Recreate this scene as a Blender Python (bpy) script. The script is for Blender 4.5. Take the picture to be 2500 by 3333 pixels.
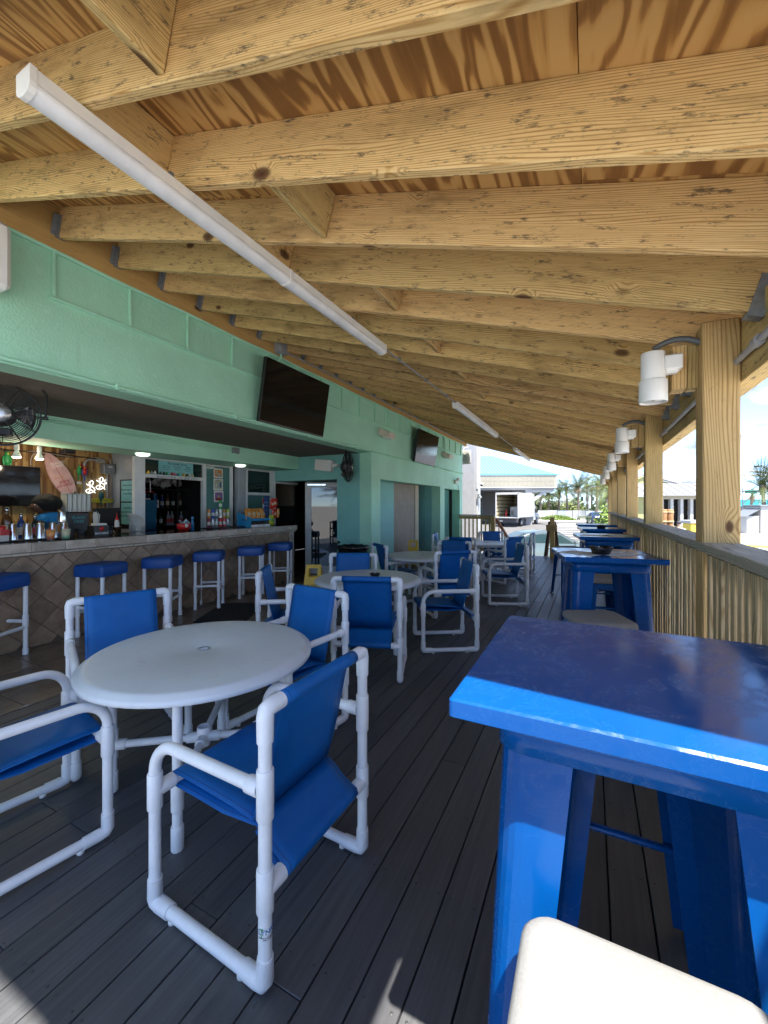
import bpy, bmesh, math, random
from mathutils import Vector, Matrix, Euler, noise
R = math.radians
PI = math.pi
random.seed(7)
scene = bpy.context.scene
for o in list(bpy.data.objects):
    bpy.data.objects.remove(o)

# ------------------------------------------------------------------ camera, sky, sun, exposure
EYE = 1.46
cam_d = bpy.data.cameras.new('camera')
cam = bpy.data.objects.new('camera', cam_d)
scene.collection.objects.link(cam)
cam.location = (0, 0, EYE)
cam.rotation_euler = (R(90), 0, math.atan(670 / 1332.0))
cam_d.sensor_fit = 'HORIZONTAL'
cam_d.sensor_width = 36
cam_d.lens = 36 * 1332 / 2500.0
cam_d.shift_y = -21.5 / 2500.0
cam_d.clip_start = 0.02
cam_d.clip_end = 3000
scene.camera = cam
scene.render.resolution_x = 768
scene.render.resolution_y = 1024

SUN = Vector((0.28, -0.35, 1.0)).normalized()
w = bpy.data.worlds.new('World')
scene.world = w
w.use_nodes = True
nt = w.node_tree
nt.nodes.clear()
def N(nt, typ, **kw):
    n = nt.nodes.new(typ)
    for k, v in kw.items():
        setattr(n, k, v)
    return n
out = N(nt, 'ShaderNodeOutputWorld')
bg = N(nt, 'ShaderNodeBackground')
sky = N(nt, 'ShaderNodeTexSky', sky_type='NISHITA', sun_disc=False)
sky.sun_elevation = math.asin(SUN.z)
sky.sun_rotation = math.atan2(SUN.x, SUN.y)
sky.air_density = 0.45
sky.dust_density = 0.0
sky.ozone_density = 3.0
tc = N(nt, 'ShaderNodeTexCoord')
sep = N(nt, 'ShaderNodeSeparateXYZ')
nt.links.new(tc.outputs['Generated'], sep.inputs[0])
zz = N(nt, 'ShaderNodeMath', operation='ADD'); zz.inputs[1].default_value = 0.22
nt.links.new(sep.outputs['Z'], zz.inputs[0])
zm = N(nt, 'ShaderNodeMath', operation='MAXIMUM'); zm.inputs[1].default_value = 0.05
nt.links.new(zz.outputs[0], zm.inputs[0])
dx = N(nt, 'ShaderNodeMath', operation='DIVIDE'); dy = N(nt, 'ShaderNodeMath', operation='DIVIDE')
nt.links.new(sep.outputs['X'], dx.inputs[0]); nt.links.new(zm.outputs[0], dx.inputs[1])
nt.links.new(sep.outputs['Y'], dy.inputs[0]); nt.links.new(zm.outputs[0], dy.inputs[1])
cmb = N(nt, 'ShaderNodeCombineXYZ')
nt.links.new(dx.outputs[0], cmb.inputs[0]); nt.links.new(dy.outputs[0], cmb.inputs[1])
cn = N(nt, 'ShaderNodeTexNoise'); cn.inputs['Scale'].default_value = 1.5
cn.inputs['Detail'].default_value = 9; cn.inputs['Roughness'].default_value = 0.58
cn.inputs['Distortion'].default_value = 0.25
nt.links.new(cmb.outputs[0], cn.inputs['Vector'])
cr = N(nt, 'ShaderNodeValToRGB')
cr.color_ramp.elements[0].position = 0.49; cr.color_ramp.elements[0].color = (0, 0, 0, 1)
cr.color_ramp.elements[1].position = 0.575; cr.color_ramp.elements[1].color = (1, 1, 1, 1)
nt.links.new(cn.outputs['Fac'], cr.inputs[0])
cn2 = N(nt, 'ShaderNodeTexNoise'); cn2.inputs['Scale'].default_value = 3.4
cn2.inputs['Detail'].default_value = 7
nt.links.new(cmb.outputs[0], cn2.inputs['Vector'])
cc = N(nt, 'ShaderNodeValToRGB')
cc.color_ramp.elements[0].position = 0.44; cc.color_ramp.elements[0].color = (1.0, 1.15, 1.42, 1)
cc.color_ramp.elements[1].position = 0.66; cc.color_ramp.elements[1].color = (2.9, 3.0, 3.15, 1)
nt.links.new(cn2.outputs['Fac'], cc.inputs[0])
mx = N(nt, 'ShaderNodeMixRGB')
nt.links.new(cr.outputs[0], mx.inputs[0]); nt.links.new(sky.outputs[0], mx.inputs[1]); nt.links.new(cc.outputs[0], mx.inputs[2])
nt.links.new(mx.outputs[0], bg.inputs[0])
bg.inputs[1].default_value = 0.12
nt.links.new(bg.outputs[0], out.inputs[0])

sd = bpy.data.lights.new('sun', 'SUN'); sd.energy = 2.8; sd.angle = R(0.6); sd.color = (1.0, 0.95, 0.87)
so = bpy.data.objects.new('sun', sd); scene.collection.objects.link(so)
so.rotation_euler = SUN.to_track_quat('Z', 'Y').to_euler()
so.location = (3, -4, 12)

scene.view_settings.view_transform = 'Standard'
scene.view_settings.look = 'None'
scene.view_settings.exposure = 2.55
scene.view_settings.gamma = 1
scene.view_settings.use_curve_mapping = False
scene.render.engine = 'CYCLES'
scene.cycles.max_bounces = 9
scene.cycles.diffuse_bounces = 6
scene.cycles.glossy_bounces = 4
scene.cycles.transmission_bounces = 6
scene.cycles.transparent_max_bounces = 8
scene.cycles.sample_clamp_indirect = 6

# ------------------------------------------------------------------ materials
MATS = {}
def _new(name):
    m = bpy.data.materials.new(name); m.use_nodes = True
    t = m.node_tree; b = t.nodes['Principled BSDF']
    MATS[name] = m
    return m, t, b
def L(t, a, b): t.links.new(a, b)
def objcoord(t, scale=(1, 1, 1), rnd=True):
    c = N(t, 'ShaderNodeTexCoord'); mp = N(t, 'ShaderNodeMapping')
    mp.inputs['Scale'].default_value = scale
    if rnd:
        oi = N(t, 'ShaderNodeObjectInfo')
        mu = N(t, 'ShaderNodeMath', operation='MULTIPLY'); mu.inputs[1].default_value = 37.0
        L(t, oi.outputs['Random'], mu.inputs[0])
        ad = N(t, 'ShaderNodeVectorMath', operation='ADD')
        L(t, c.outputs['Object'], ad.inputs[0]); L(t, mu.outputs[0], ad.inputs[1])
        L(t, ad.outputs[0], mp.inputs['Vector'])
    else:
        L(t, c.outputs['Object'], mp.inputs['Vector'])
    return mp.outputs[0]
def ramp(t, src, stops):
    r = N(t, 'ShaderNodeValToRGB')
    els = r.color_ramp.elements
    els[0].position = stops[0][0]; els[0].color = (*stops[0][1], 1)
    els[1].position = stops[-1][0]; els[1].color = (*stops[-1][1], 1)
    for p, c in stops[1:-1]:
        e = els.new(p); e.color = (*c, 1)
    L(t, src, r.inputs[0])
    return r.outputs[0]
def bump(t, b, src, strength, dist=0.01):
    n = N(t, 'ShaderNodeBump'); n.inputs['Strength'].default_value = strength; n.inputs['Distance'].default_value = dist
    L(t, src, n.inputs['Height']); L(t, n.outputs[0], b.inputs['Normal'])
def noise_(t, vec, scale, detail=4, rough=0.55, dist=0.0):
    n = N(t, 'ShaderNodeTexNoise'); n.inputs['Scale'].default_value = scale
    n.inputs['Detail'].default_value = detail; n.inputs['Roughness'].default_value = rough
    n.inputs['Distortion'].default_value = dist
    L(t, vec, n.inputs['Vector']); return n.outputs['Fac']
def mix(t, f, a, b, mode='MIX'):
    m = N(t, 'ShaderNodeMixRGB', blend_type=mode)
    for i, v in enumerate((f, a, b)):
        if hasattr(v, 'links'): L(t, v, m.inputs[i])
        elif isinstance(v, (int, float)): m.inputs[i].default_value = v
        else: m.inputs[i].default_value = (*v, 1)
    return m.outputs[0]
def mat(name, col, rough=0.5, metal=0.0, var=0.12, nscale=6.0, bmp=0.0, bscale=60, coat=0.0, spec=0.5):
    """plain surface with slight mottling in colour and gloss"""
    if name in MATS: return MATS[name]
    m, t, b = _new(name)
    v = objcoord(t)
    n = noise_(t, v, nscale, 5)
    lo = tuple(c * (1 - var) for c in col); hi = tuple(min(1, c * (1 + var)) for c in col)
    L(t, ramp(t, n, [(0.3, lo), (0.7, hi)]), b.inputs['Base Color'])
    n2 = noise_(t, v, nscale * 3, 4)
    rr = N(t, 'ShaderNodeMapRange'); rr.inputs[3].default_value = max(0.02, rough - 0.08); rr.inputs[4].default_value = min(1, rough + 0.1)
    L(t, n2, rr.inputs[0]); L(t, rr.outputs[0], b.inputs['Roughness'])
    b.inputs['Metallic'].default_value = metal
    b.inputs['Coat Weight'].default_value = coat
    b.inputs['Coat Roughness'].default_value = 0.08
    b.inputs['Specular IOR Level'].default_value = spec
    if bmp: bump(t, b, noise_(t, v, bscale, 3), bmp, 0.004)
    return m
def emit(name, col, s):
    if name in MATS: return MATS[name]
    m, t, b = _new(name)
    b.inputs['Base Color'].default_value = (*col, 1)
    b.inputs['Emission Color'].default_value = (*col, 1)
    b.inputs['Emission Strength'].default_value = s
    return m
def glassy(name, col, rough=0.03, alpha=0.3):
    """thin tinted pane: reflects, lets part of the light through"""
    if name in MATS: return MATS[name]
    m, t, b = _new(name)
    b.inputs['Base Color'].default_value = (*col, 1)
    b.inputs['Roughness'].default_value = rough
    b.inputs['Alpha'].default_value = alpha
    b.inputs['Specular IOR Level'].default_value = 0.8
    return m
def wood(name, base, dark, light, knots=True, grain=1.0, rough=0.75, stain=0.35, kr=1.0):
    """board running along local X"""
    m, t, b = _new(name)
    v = objcoord(t)
    oi = N(t, 'ShaderNodeObjectInfo')
    # low frequency waviness for the growth rings
    mpw = N(t, 'ShaderNodeMapping'); mpw.inputs['Scale'].default_value = (0.27, 2.2, 2.2); L(t, v, mpw.inputs['Vector'])
    wob = noise_(t, mpw.outputs[0], 1.3, 3, 0.5)
    mpk = N(t, 'ShaderNodeMapping'); mpk.inputs['Scale'].default_value = (2.3, 4.4, 4.4); L(t, v, mpk.inputs['Vector'])
    vo = N(t, 'ShaderNodeTexVoronoi'); vo.inputs['Scale'].default_value = 1.05; L(t, mpk.outputs[0], vo.inputs['Vector'])
    kn = N(t, 'ShaderNodeMapRange'); kn.inputs[1].default_value = 0.0; kn.inputs[2].default_value = 0.22; kn.inputs[3].default_value = 1.0; kn.inputs[4].default_value = 0.0
    L(t, vo.outputs['Distance'], kn.inputs[0])
    sp = N(t, 'ShaderNodeSeparateXYZ'); L(t, v, sp.inputs[0])
    a1 = N(t, 'ShaderNodeMath', operation='MULTIPLY_ADD'); a1.inputs[1].default_value = 0.55
    L(t, sp.outputs['Y'], a1.inputs[0]); L(t, sp.outputs['Z'], a1.inputs[2])
    a2 = N(t, 'ShaderNodeMath', operation='MULTIPLY_ADD'); a2.inputs[1].default_value = 0.26; L(t, wob, a2.inputs[0]); L(t, a1.outputs[0], a2.inputs[2])
    a3 = N(t, 'ShaderNodeMath', operation='MULTIPLY_ADD'); a3.inputs[1].default_value = 0.045 if knots else 0.01; L(t, kn.outputs[0], a3.inputs[0]); L(t, a2.outputs[0], a3.inputs[2])
    a4 = N(t, 'ShaderNodeMath', operation='MULTIPLY'); a4.inputs[1].default_value = 820 * grain; L(t, a3.outputs[0], a4.inputs[0])
    a5 = N(t, 'ShaderNodeMath', operation='SINE'); L(t, a4.outputs[0], a5.inputs[0])
    ring = ramp(t, a5.outputs[0], [(0.0, light), (0.4, base), (0.7, tuple(.6 * p + .4 * q for p, q in zip(base, dark))), (1.0, dark)])
    # fine fibre
    mpf = N(t, 'ShaderNodeMapping'); mpf.inputs['Scale'].default_value = (6, 170, 170); L(t, v, mpf.inputs['Vector'])
    fib = noise_(t, mpf.outputs[0], 1.0, 3, 0.6)
    c1 = mix(t, 0.34, ring, ramp(t, fib, [(0.3, dark), (0.7, light)]))
    # stains, broad tone differences
    mps = N(t, 'ShaderNodeMapping'); mps.inputs['Scale'].default_value = (1.1, 5, 5); L(t, v, mps.inputs['Vector'])
    stn = noise_(t, mps.outputs[0], 1.6, 6, 0.65)
    c2 = mix(t, ramp(t, stn, [(0.5, (0, 0, 0)), (0.75, (stain,) * 3)]), c1, tuple(x * 0.35 for x in dark))
    mpd = N(t, 'ShaderNodeMapping'); mpd.inputs['Scale'].default_value = (3.5, 14, 14); L(t, v, mpd.inputs['Vector'])
    md = noise_(t, mpd.outputs[0], 3.0, 8, 0.8)
    c2 = mix(t, ramp(t, md, [(0.55, (0, 0, 0)), (0.63, (stain * 1.3,) * 3)]), c2, (0.10, 0.075, 0.05))
    hs = N(t, 'ShaderNodeHueSaturation'); L(t, c2, hs.inputs['Color'])
    mr = N(t, 'ShaderNodeMapRange'); mr.inputs[3].default_value = 0.78; mr.inputs[4].default_value = 1.14; L(t, oi.outputs['Random'], mr.inputs[0]); L(t, mr.outputs[0], hs.inputs['Value'])
    fr1 = N(t, 'ShaderNodeMath', operation='MULTIPLY'); fr1.inputs[1].default_value = 7.31; L(t, oi.outputs['Random'], fr1.inputs[0])
    fr2 = N(t, 'ShaderNodeMath', operation='FRACT'); L(t, fr1.outputs[0], fr2.inputs[0])
    mh = N(t, 'ShaderNodeMapRange'); mh.inputs[3].default_value = 0.492; mh.inputs[4].default_value = 0.507; L(t, fr2.outputs[0], mh.inputs[0]); L(t, mh.outputs[0], hs.inputs['Hue'])
    col = hs.outputs[0]
    if knots:
        kd = ramp(t, vo.outputs['Distance'], [(0.0, (1, 1, 1)), (0.09 * kr, (0.85, 0.85, 0.85)), (0.14 * kr, (0, 0, 0))])
        sel = N(t, 'ShaderNodeSeparateColor'); L(t, vo.outputs['Color'], sel.inputs[0])
        gt = N(t, 'ShaderNodeMath', operation='GREATER_THAN'); gt.inputs[1].default_value = 0.35; L(t, sel.outputs[0], gt.inputs[0])
        km = N(t, 'ShaderNodeMath', operation='MULTIPLY'); L(t, kd, km.inputs[0]); L(t, gt.outputs[0], km.inputs[1])
        col = mix(t, km.outputs[0], col, (0.07, 0.025, 0.01))
    L(t, col, b.inputs['Base Color'])
    b.inputs['Roughness'].default_value = rough
    b.inputs['Specular IOR Level'].default_value = 0.3
    bump(t, b, fib, 0.25, 0.002)
    return m
WOOD = wood('pine_lumber', (0.66, 0.45, 0.175), (0.37, 0.20, 0.055), (0.78, 0.58, 0.27), stain=0.68)
WPOST = wood('post_lumber', (0.50, 0.345, 0.13), (0.30, 0.18, 0.06), (0.60, 0.44, 0.19), grain=0.62, stain=0.2, kr=0.6)
WRAIL = wood('rail_lumber', (0.50, 0.38, 0.20), (0.31, 0.21, 0.095), (0.60, 0.48, 0.29), knots=False, stain=0.3)
WCAP = wood('cap_lumber', (0.30, 0.275, 0.21), (0.17, 0.15, 0.11), (0.40, 0.37, 0.30), knots=False, stain=0.3)
WLEDG = wood('ledger_lumber', (0.68, 0.42, 0.14), (0.45, 0.24, 0.06), (0.78, 0.52, 0.2), stain=0.15)
def m_ply():
    m, t, b = _new('plywood')
    v = objcoord(t)
    mp = N(t, 'ShaderNodeMapping'); mp.inputs['Scale'].default_value = (2.6, 0.62, 1); L(t, v, mp.inputs['Vector'])
    n1 = noise_(t, mp.outputs[0], 1.0, 3.5, 0.55, 0.7)
    m1 = N(t, 'ShaderNodeMath', operation='MULTIPLY'); m1.inputs[1].default_value = 74; L(t, n1, m1.inputs[0])
    s1 = N(t, 'ShaderNodeMath', operation='SINE'); L(t, m1.outputs[0], s1.inputs[0])
    mpf = N(t, 'ShaderNodeMapping'); mpf.inputs['Scale'].default_value = (120, 4, 1); L(t, v, mpf.inputs['Vector'])
    fib = noise_(t, mpf.outputs[0], 1.0, 4, 0.65)
    br = noise_(t, v, 1.3, 2)
    ad = N(t, 'ShaderNodeMath', operation='MULTIPLY_ADD'); ad.inputs[1].default_value = 1.1; L(t, fib, ad.inputs[0]); L(t, s1.outputs[0], ad.inputs[2])
    a2 = N(t, 'ShaderNodeMath', operation='MULTIPLY_ADD'); a2.inputs[1].default_value = 2.2; L(t, br, a2.inputs[0]); L(t, ad.outputs[0], a2.inputs[2])
    sc_ = N(t, 'ShaderNodeMath', operation='MULTIPLY'); sc_.inputs[1].default_value = 0.36; L(t, a2.outputs[0], sc_.inputs[0])
    col = ramp(t, sc_.outputs[0], [(0.30, (0.66, 0.40, 0.145)), (0.60, (0.58, 0.325, 0.10)), (0.72, (0.40, 0.20, 0.058)), (0.95, (0.27, 0.125, 0.035))])
    big = noise_(t, v, 1.7, 3)
    col = mix(t, ramp(t, big, [(0.45, (0, 0, 0)), (0.8, (0.3, 0.3, 0.3))]), col, (0.30, 0.15, 0.05))
    vo = N(t, 'ShaderNodeTexVoronoi'); vo.inputs['Scale'].default_value = 1.9; L(t, v, vo.inputs['Vector'])
    kd = ramp(t, vo.outputs['Distance'], [(0.0, (1, 1, 1)), (0.028, (1, 1, 1)), (0.042, (0, 0, 0))])
    col = mix(t, kd, col, (0.07, 0.03, 0.012))
    L(t, col, b.inputs['Base Color']); b.inputs['Roughness'].default_value = 0.7
    return m
PLY = m_ply()
def m_deck():
    m, t, b = _new('composite_deck')
    v = objcoord(t); oi = N(t, 'ShaderNodeObjectInfo')
    mp = N(t, 'ShaderNodeMapping'); mp.inputs['Scale'].default_value = (2.2, 60, 60); L(t, v, mp.inputs['Vector'])
    g = noise_(t, mp.outputs[0], 1.0, 5, 0.6, 0.4)
    col = ramp(t, g, [(0.25, (0.056, 0.057, 0.062)), (0.5, (0.078, 0.080, 0.086)), (0.75, (0.104, 0.106, 0.113))])
    d = noise_(t, v, 2.3, 6, 0.65)
    col = mix(t, ramp(t, d, [(0.5, (0, 0, 0)), (0.8, (0.45, 0.45, 0.45))]), col, (0.12, 0.115, 0.112))
    sc = noise_(t, v, 26, 2)
    col = mix(t, ramp(t, sc, [(0.74, (0, 0, 0)), (0.78, (0.6, 0.6, 0.6))]), col, (0.02, 0.02, 0.02))
    hs = N(t, 'ShaderNodeHueSaturation'); L(t, col, hs.inputs['Color'])
    mr = N(t, 'ShaderNodeMapRange'); mr.inputs[3].default_value = 0.82; mr.inputs[4].default_value = 1.15; L(t, oi.outputs['Random'], mr.inputs[0]); L(t, mr.outputs[0], hs.inputs['Value'])
    L(t, hs.outputs[0], b.inputs['Base Color'])
    rr = N(t, 'ShaderNodeMapRange'); rr.inputs[3].default_value = 0.33; rr.inputs[4].default_value = 0.62; L(t, d, rr.inputs[0]); L(t, rr.outputs[0], b.inputs['Roughness'])
    bump(t, b, g, 0.5, 0.003)
    return m
DECK = m_deck()
def m_stucco(name, col, dirt=0.25):
    m, t, b = _new(name)
    c = N(t, 'ShaderNodeTexCoord'); v = c.outputs['Object']
    n = noise_(t, v, 45, 5, 0.6)
    big = noise_(t, v, 1.4, 5, 0.6)
    lo = tuple(x * 0.86 for x in col)
    cc = ramp(t, big, [(0.3, lo), (0.7, col)])
    spk = noise_(t, v, 16, 6, 0.7)
    cc = mix(t, ramp(t, spk, [(0.56, (0, 0, 0)), (0.72, (dirt,) * 3)]), cc, tuple(min(1, x * 1.5 + 0.05) for x in col))
    mps = N(t, 'ShaderNodeMapping'); mps.inputs['Scale'].default_value = (9, 9, 0.9); L(t, v, mps.inputs['Vector'])
    stk = noise_(t, mps.outputs[0], 1.6, 6, 0.7)
    cc = mix(t, ramp(t, stk, [(0.60, (0, 0, 0)), (0.78, (dirt * 1.1,) * 3)]), cc, tuple(x * 0.55 for x in col))
    L(t, cc, b.inputs['Base Color']); b.inputs['Roughness'].default_value = 0.62
    vo = N(t, 'ShaderNodeTexVoronoi'); vo.inputs['Scale'].default_value = 60; L(t, v, vo.inputs['Vector'])
    mm = N(t, 'ShaderNodeMath', operation='ADD'); L(t, n, mm.inputs[0]); L(t, vo.outputs['Distance'], mm.inputs[1])
    bump(t, b, mm.outputs[0], 0.35, 0.006)
    return m
TEAL = m_stucco('teal_stucco', (0.43, 0.82, 0.62))
TEAL2 = m_stucco('teal_shaded', (0.24, 0.58, 0.54), 0.1)  # darker, bluer teal: shade of the side walls put into the colour
SOFFIT = mat('soffit_brown', (0.15, 0.125, 0.10), 0.8, bmp=0.2)
def m_tile(name, a, b_, c_, rough):
    m, t, b = _new(name)
    v = objcoord(t); n = noise_(t, v, 9, 7, 0.65, 0.4)
    col = ramp(t, n, [(0.25, a), (0.5, b_), (0.78, c_)])
    oi = N(t, 'ShaderNodeObjectInfo'); hs = N(t, 'ShaderNodeHueSaturation'); L(t, col, hs.inputs['Color'])
    mr = N(t, 'ShaderNodeMapRange'); mr.inputs[3].default_value = 0.78; mr.inputs[4].default_value = 1.2; L(t, oi.outputs['Random'], mr.inputs[0]); L(t, mr.outputs[0], hs.inputs['Value'])
    L(t, hs.outputs[0], b.inputs['Base Color']); b.inputs['Roughness'].default_value = rough
    bump(t, b, n, 0.3, 0.003)
    return m
TILE = m_tile('bar_tile', (0.15, 0.098, 0.062), (0.25, 0.172, 0.112), (0.34, 0.25, 0.172), 0.45)
FTILE = m_tile('floor_tile', (0.10, 0.072, 0.05), (0.17, 0.125, 0.09), (0.23, 0.18, 0.135), 0.3)
CTILE = m_tile('counter_tile', (0.32, 0.27, 0.215), (0.45, 0.39, 0.32), (0.55, 0.49, 0.42), 0.1)
GROUT = mat('grout', (0.10, 0.075, 0.055), 0.85)
PVC = mat('white_pvc', (0.76, 0.77, 0.78), 0.32, var=0.05, nscale=5, bmp=0.05, bscale=90)
def m_pvc_old():
    m, t, b = _new('scuffed_pvc')
    v = objcoord(t)
    n = noise_(t, v, 7, 6, 0.7)
    mp = N(t, 'ShaderNodeMapping'); mp.inputs['Scale'].default_value = (1, 1, 0.25); L(t, v, mp.inputs['Vector'])
    s = noise_(t, mp.outputs[0], 60, 4, 0.7)
    col = ramp(t, n, [(0.3, (0.70, 0.72, 0.75)), (0.65, (0.82, 0.84, 0.87))])
    col = mix(t, ramp(t, s, [(0.68, (0, 0, 0)), (0.74, (0.6, 0.6, 0.6))]), col, (0.34, 0.31, 0.27))
    L(t, col, b.inputs['Base Color']); b.inputs['Roughness'].default_value = 0.34
    return m
PVC = m_pvc_old()
def m_sling():
    m, t, b = _new('blue_sling')
    v = objcoord(t)
    n = noise_(t, v, 3, 4)
    col = ramp(t, n, [(0.3, (0.001, 0.095, 0.34)), (0.7, (0.002, 0.125, 0.42))])
    # stitched hem along both side edges of the sling
    tcx = N(t, 'ShaderNodeTexCoord'); sx = N(t, 'ShaderNodeSeparateXYZ'); L(t, tcx.outputs['Object'], sx.inputs[0])
    ab = N(t, 'ShaderNodeMath', operation='ABSOLUTE'); L(t, sx.outputs['X'], ab.inputs[0])
    d1 = N(t, 'ShaderNodeMath', operation='SUBTRACT'); d1.inputs[1].default_value = 0.1885; L(t, ab.outputs[0], d1.inputs[0])
    d2 = N(t, 'ShaderNodeMath', operation='ABSOLUTE'); L(t, d1.outputs[0], d2.inputs[0])
    hem = ramp(t, d2.outputs[0], [(0.0, (0.75,) * 3), (0.0012, (0.75,) * 3), (0.0022, (0, 0, 0))])
    wr = noise_(t, v, 9, 5, 0.6, 0.8)
    col = mix(t, ramp(t, wr, [(0.45, (0, 0, 0)), (0.75, (0.35,) * 3)]), col, (0.02, 0.16, 0.44))
    col = mix(t, hem, col, (0.0, 0.03, 0.13))
    L(t, col, b.inputs['Base Color']); b.inputs['Roughness'].default_value = 0.5
    b.inputs['Specular IOR Level'].default_value = 0.3
    w1 = N(t, 'ShaderNodeTexChecker'); w1.inputs['Scale'].default_value = 700; L(t, v, w1.inputs['Vector'])
    bump(t, b, w1.outputs['Fac'], 0.1, 0.0006)
    return m
SLING = m_sling()
VINYL = mat('blue_vinyl', (0.002, 0.06, 0.27), 0.45, var=0.15)
def m_bluemetal():
    m, t, b = _new('blue_metal')
    v = objcoord(t)
    n = noise_(t, v, 2.5, 4)
    col = ramp(t, n, [(0.3, (0.001, 0.062, 0.255)), (0.7, (0.0015, 0.078, 0.30))])
    L(t, col, b.inputs['Base Color'])
    r1 = noise_(t, v, 9, 6, 0.7, 1.2)
    rr = ramp(t, r1, [(0.42, (0.10,) * 3), (0.5, (0.16,) * 3), (0.53, (0.30,) * 3), (0.62, (0.13,) * 3)])
    L(t, rr, b.inputs['Roughness'])
    b.inputs['Specular IOR Level'].default_value = 0.34
    bump(t, b, noise_(t, v, 420, 2), 0.03, 0.001)
    return m
BLUE = m_bluemetal()
def m_cushion():
    m, t, b = _new('cushion_cloth')
    v = objcoord(t)
    sp = noise_(t, v, 240, 3, 0.8); n = noise_(t, v, 7, 5)
    col = ramp(t, sp, [(0.3, (0.20, 0.20, 0.198)), (0.7, (0.25, 0.25, 0.247))])
    col = mix(t, ramp(t, n, [(0.45, (0, 0, 0)), (0.8, (0.35, 0.35, 0.35))]), col, (0.20, 0.19, 0.175))
    L(t, col, b.inputs['Base Color']); b.inputs['Roughness'].default_value = 0.9
    bump(t, b, sp, 0.25, 0.002)
    return m
CUSH = m_cushion()
def m_ttop():
    m, t, b = _new('resin_tabletop')
    v = objcoord(t)
    n = noise_(t, v, 2.2, 6, 0.65)
    col = ramp(t, n, [(0.3, (0.60, 0.645, 0.69)), (0.7, (0.69, 0.73, 0.77))])
    sp = noise_(t, v, 55, 3, 0.7)
    col = mix(t, ramp(t, sp, [(0.70, (0, 0, 0)), (0.76, (0.5, 0.5, 0.5))]), col, (0.36, 0.35, 0.33))
    st = noise_(t, v, 5.5, 8, 0.75, 1.5)
    col = mix(t, ramp(t, st, [(0.60, (0, 0, 0)), (0.68, (0.30, 0.30, 0.30))]), col, (0.42, 0.42, 0.40))
    L(t, col, b.inputs['Base Color'])
    L(t, ramp(t, st, [(0.35, (0.28,) * 3), (0.6, (0.45,) * 3)]), b.inputs['Roughness'])
    bump(t, b, noise_(t, v, 240, 2), 0.12, 0.003)
    return m
TTOP = m_ttop()
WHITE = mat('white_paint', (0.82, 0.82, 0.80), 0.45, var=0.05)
WHITEO = mat('white_dimmed_for_sun', (0.42, 0.42, 0.41), 0.5, var=0.06)  # outdoor copy of the white, darkened in colour against the sun's glare
WFRAME = mat('white_frame', (0.62, 0.64, 0.65), 0.5, var=0.08)
GREYP = mat('grey_panel', (0.34, 0.38, 0.42), 0.55, var=0.08)
BLACK = mat('black_plastic', (0.012, 0.012, 0.013), 0.35, var=0.3)
SCREEN = mat('tv_glass', (0.006, 0.006, 0.007), 0.06, var=0.1)
RUBBER = mat('black_rubber', (0.012, 0.012, 0.013), 0.7)
STEEL = mat('steel', (0.62, 0.62, 0.62), 0.16, metal=1.0, var=0.05)
GALV = mat('galvanised', (0.23, 0.25, 0.27), 0.5, metal=0.4, var=0.2, nscale=30)
CONDUIT = mat('grey_conduit', (0.30, 0.31, 0.33), 0.45)
YELLOW = mat('yellow_plastic', (0.78, 0.50, 0.02), 0.4)
RED = mat('red_plastic', (0.45, 0.01, 0.012), 0.35)
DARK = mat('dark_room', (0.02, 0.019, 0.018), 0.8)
GLASSD = glassy('dark_glass', (0.015, 0.04, 0.04), 0.02, 0.82)
GLASST = glassy('teal_glass', (0.10, 0.24, 0.23), 0.03, 0.75)
GLASS = glassy('clear_glass', (0.5, 0.55, 0.55), 0.02, 0.25)
INK = mat('ink', (0.015, 0.015, 0.018), 0.6)

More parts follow.
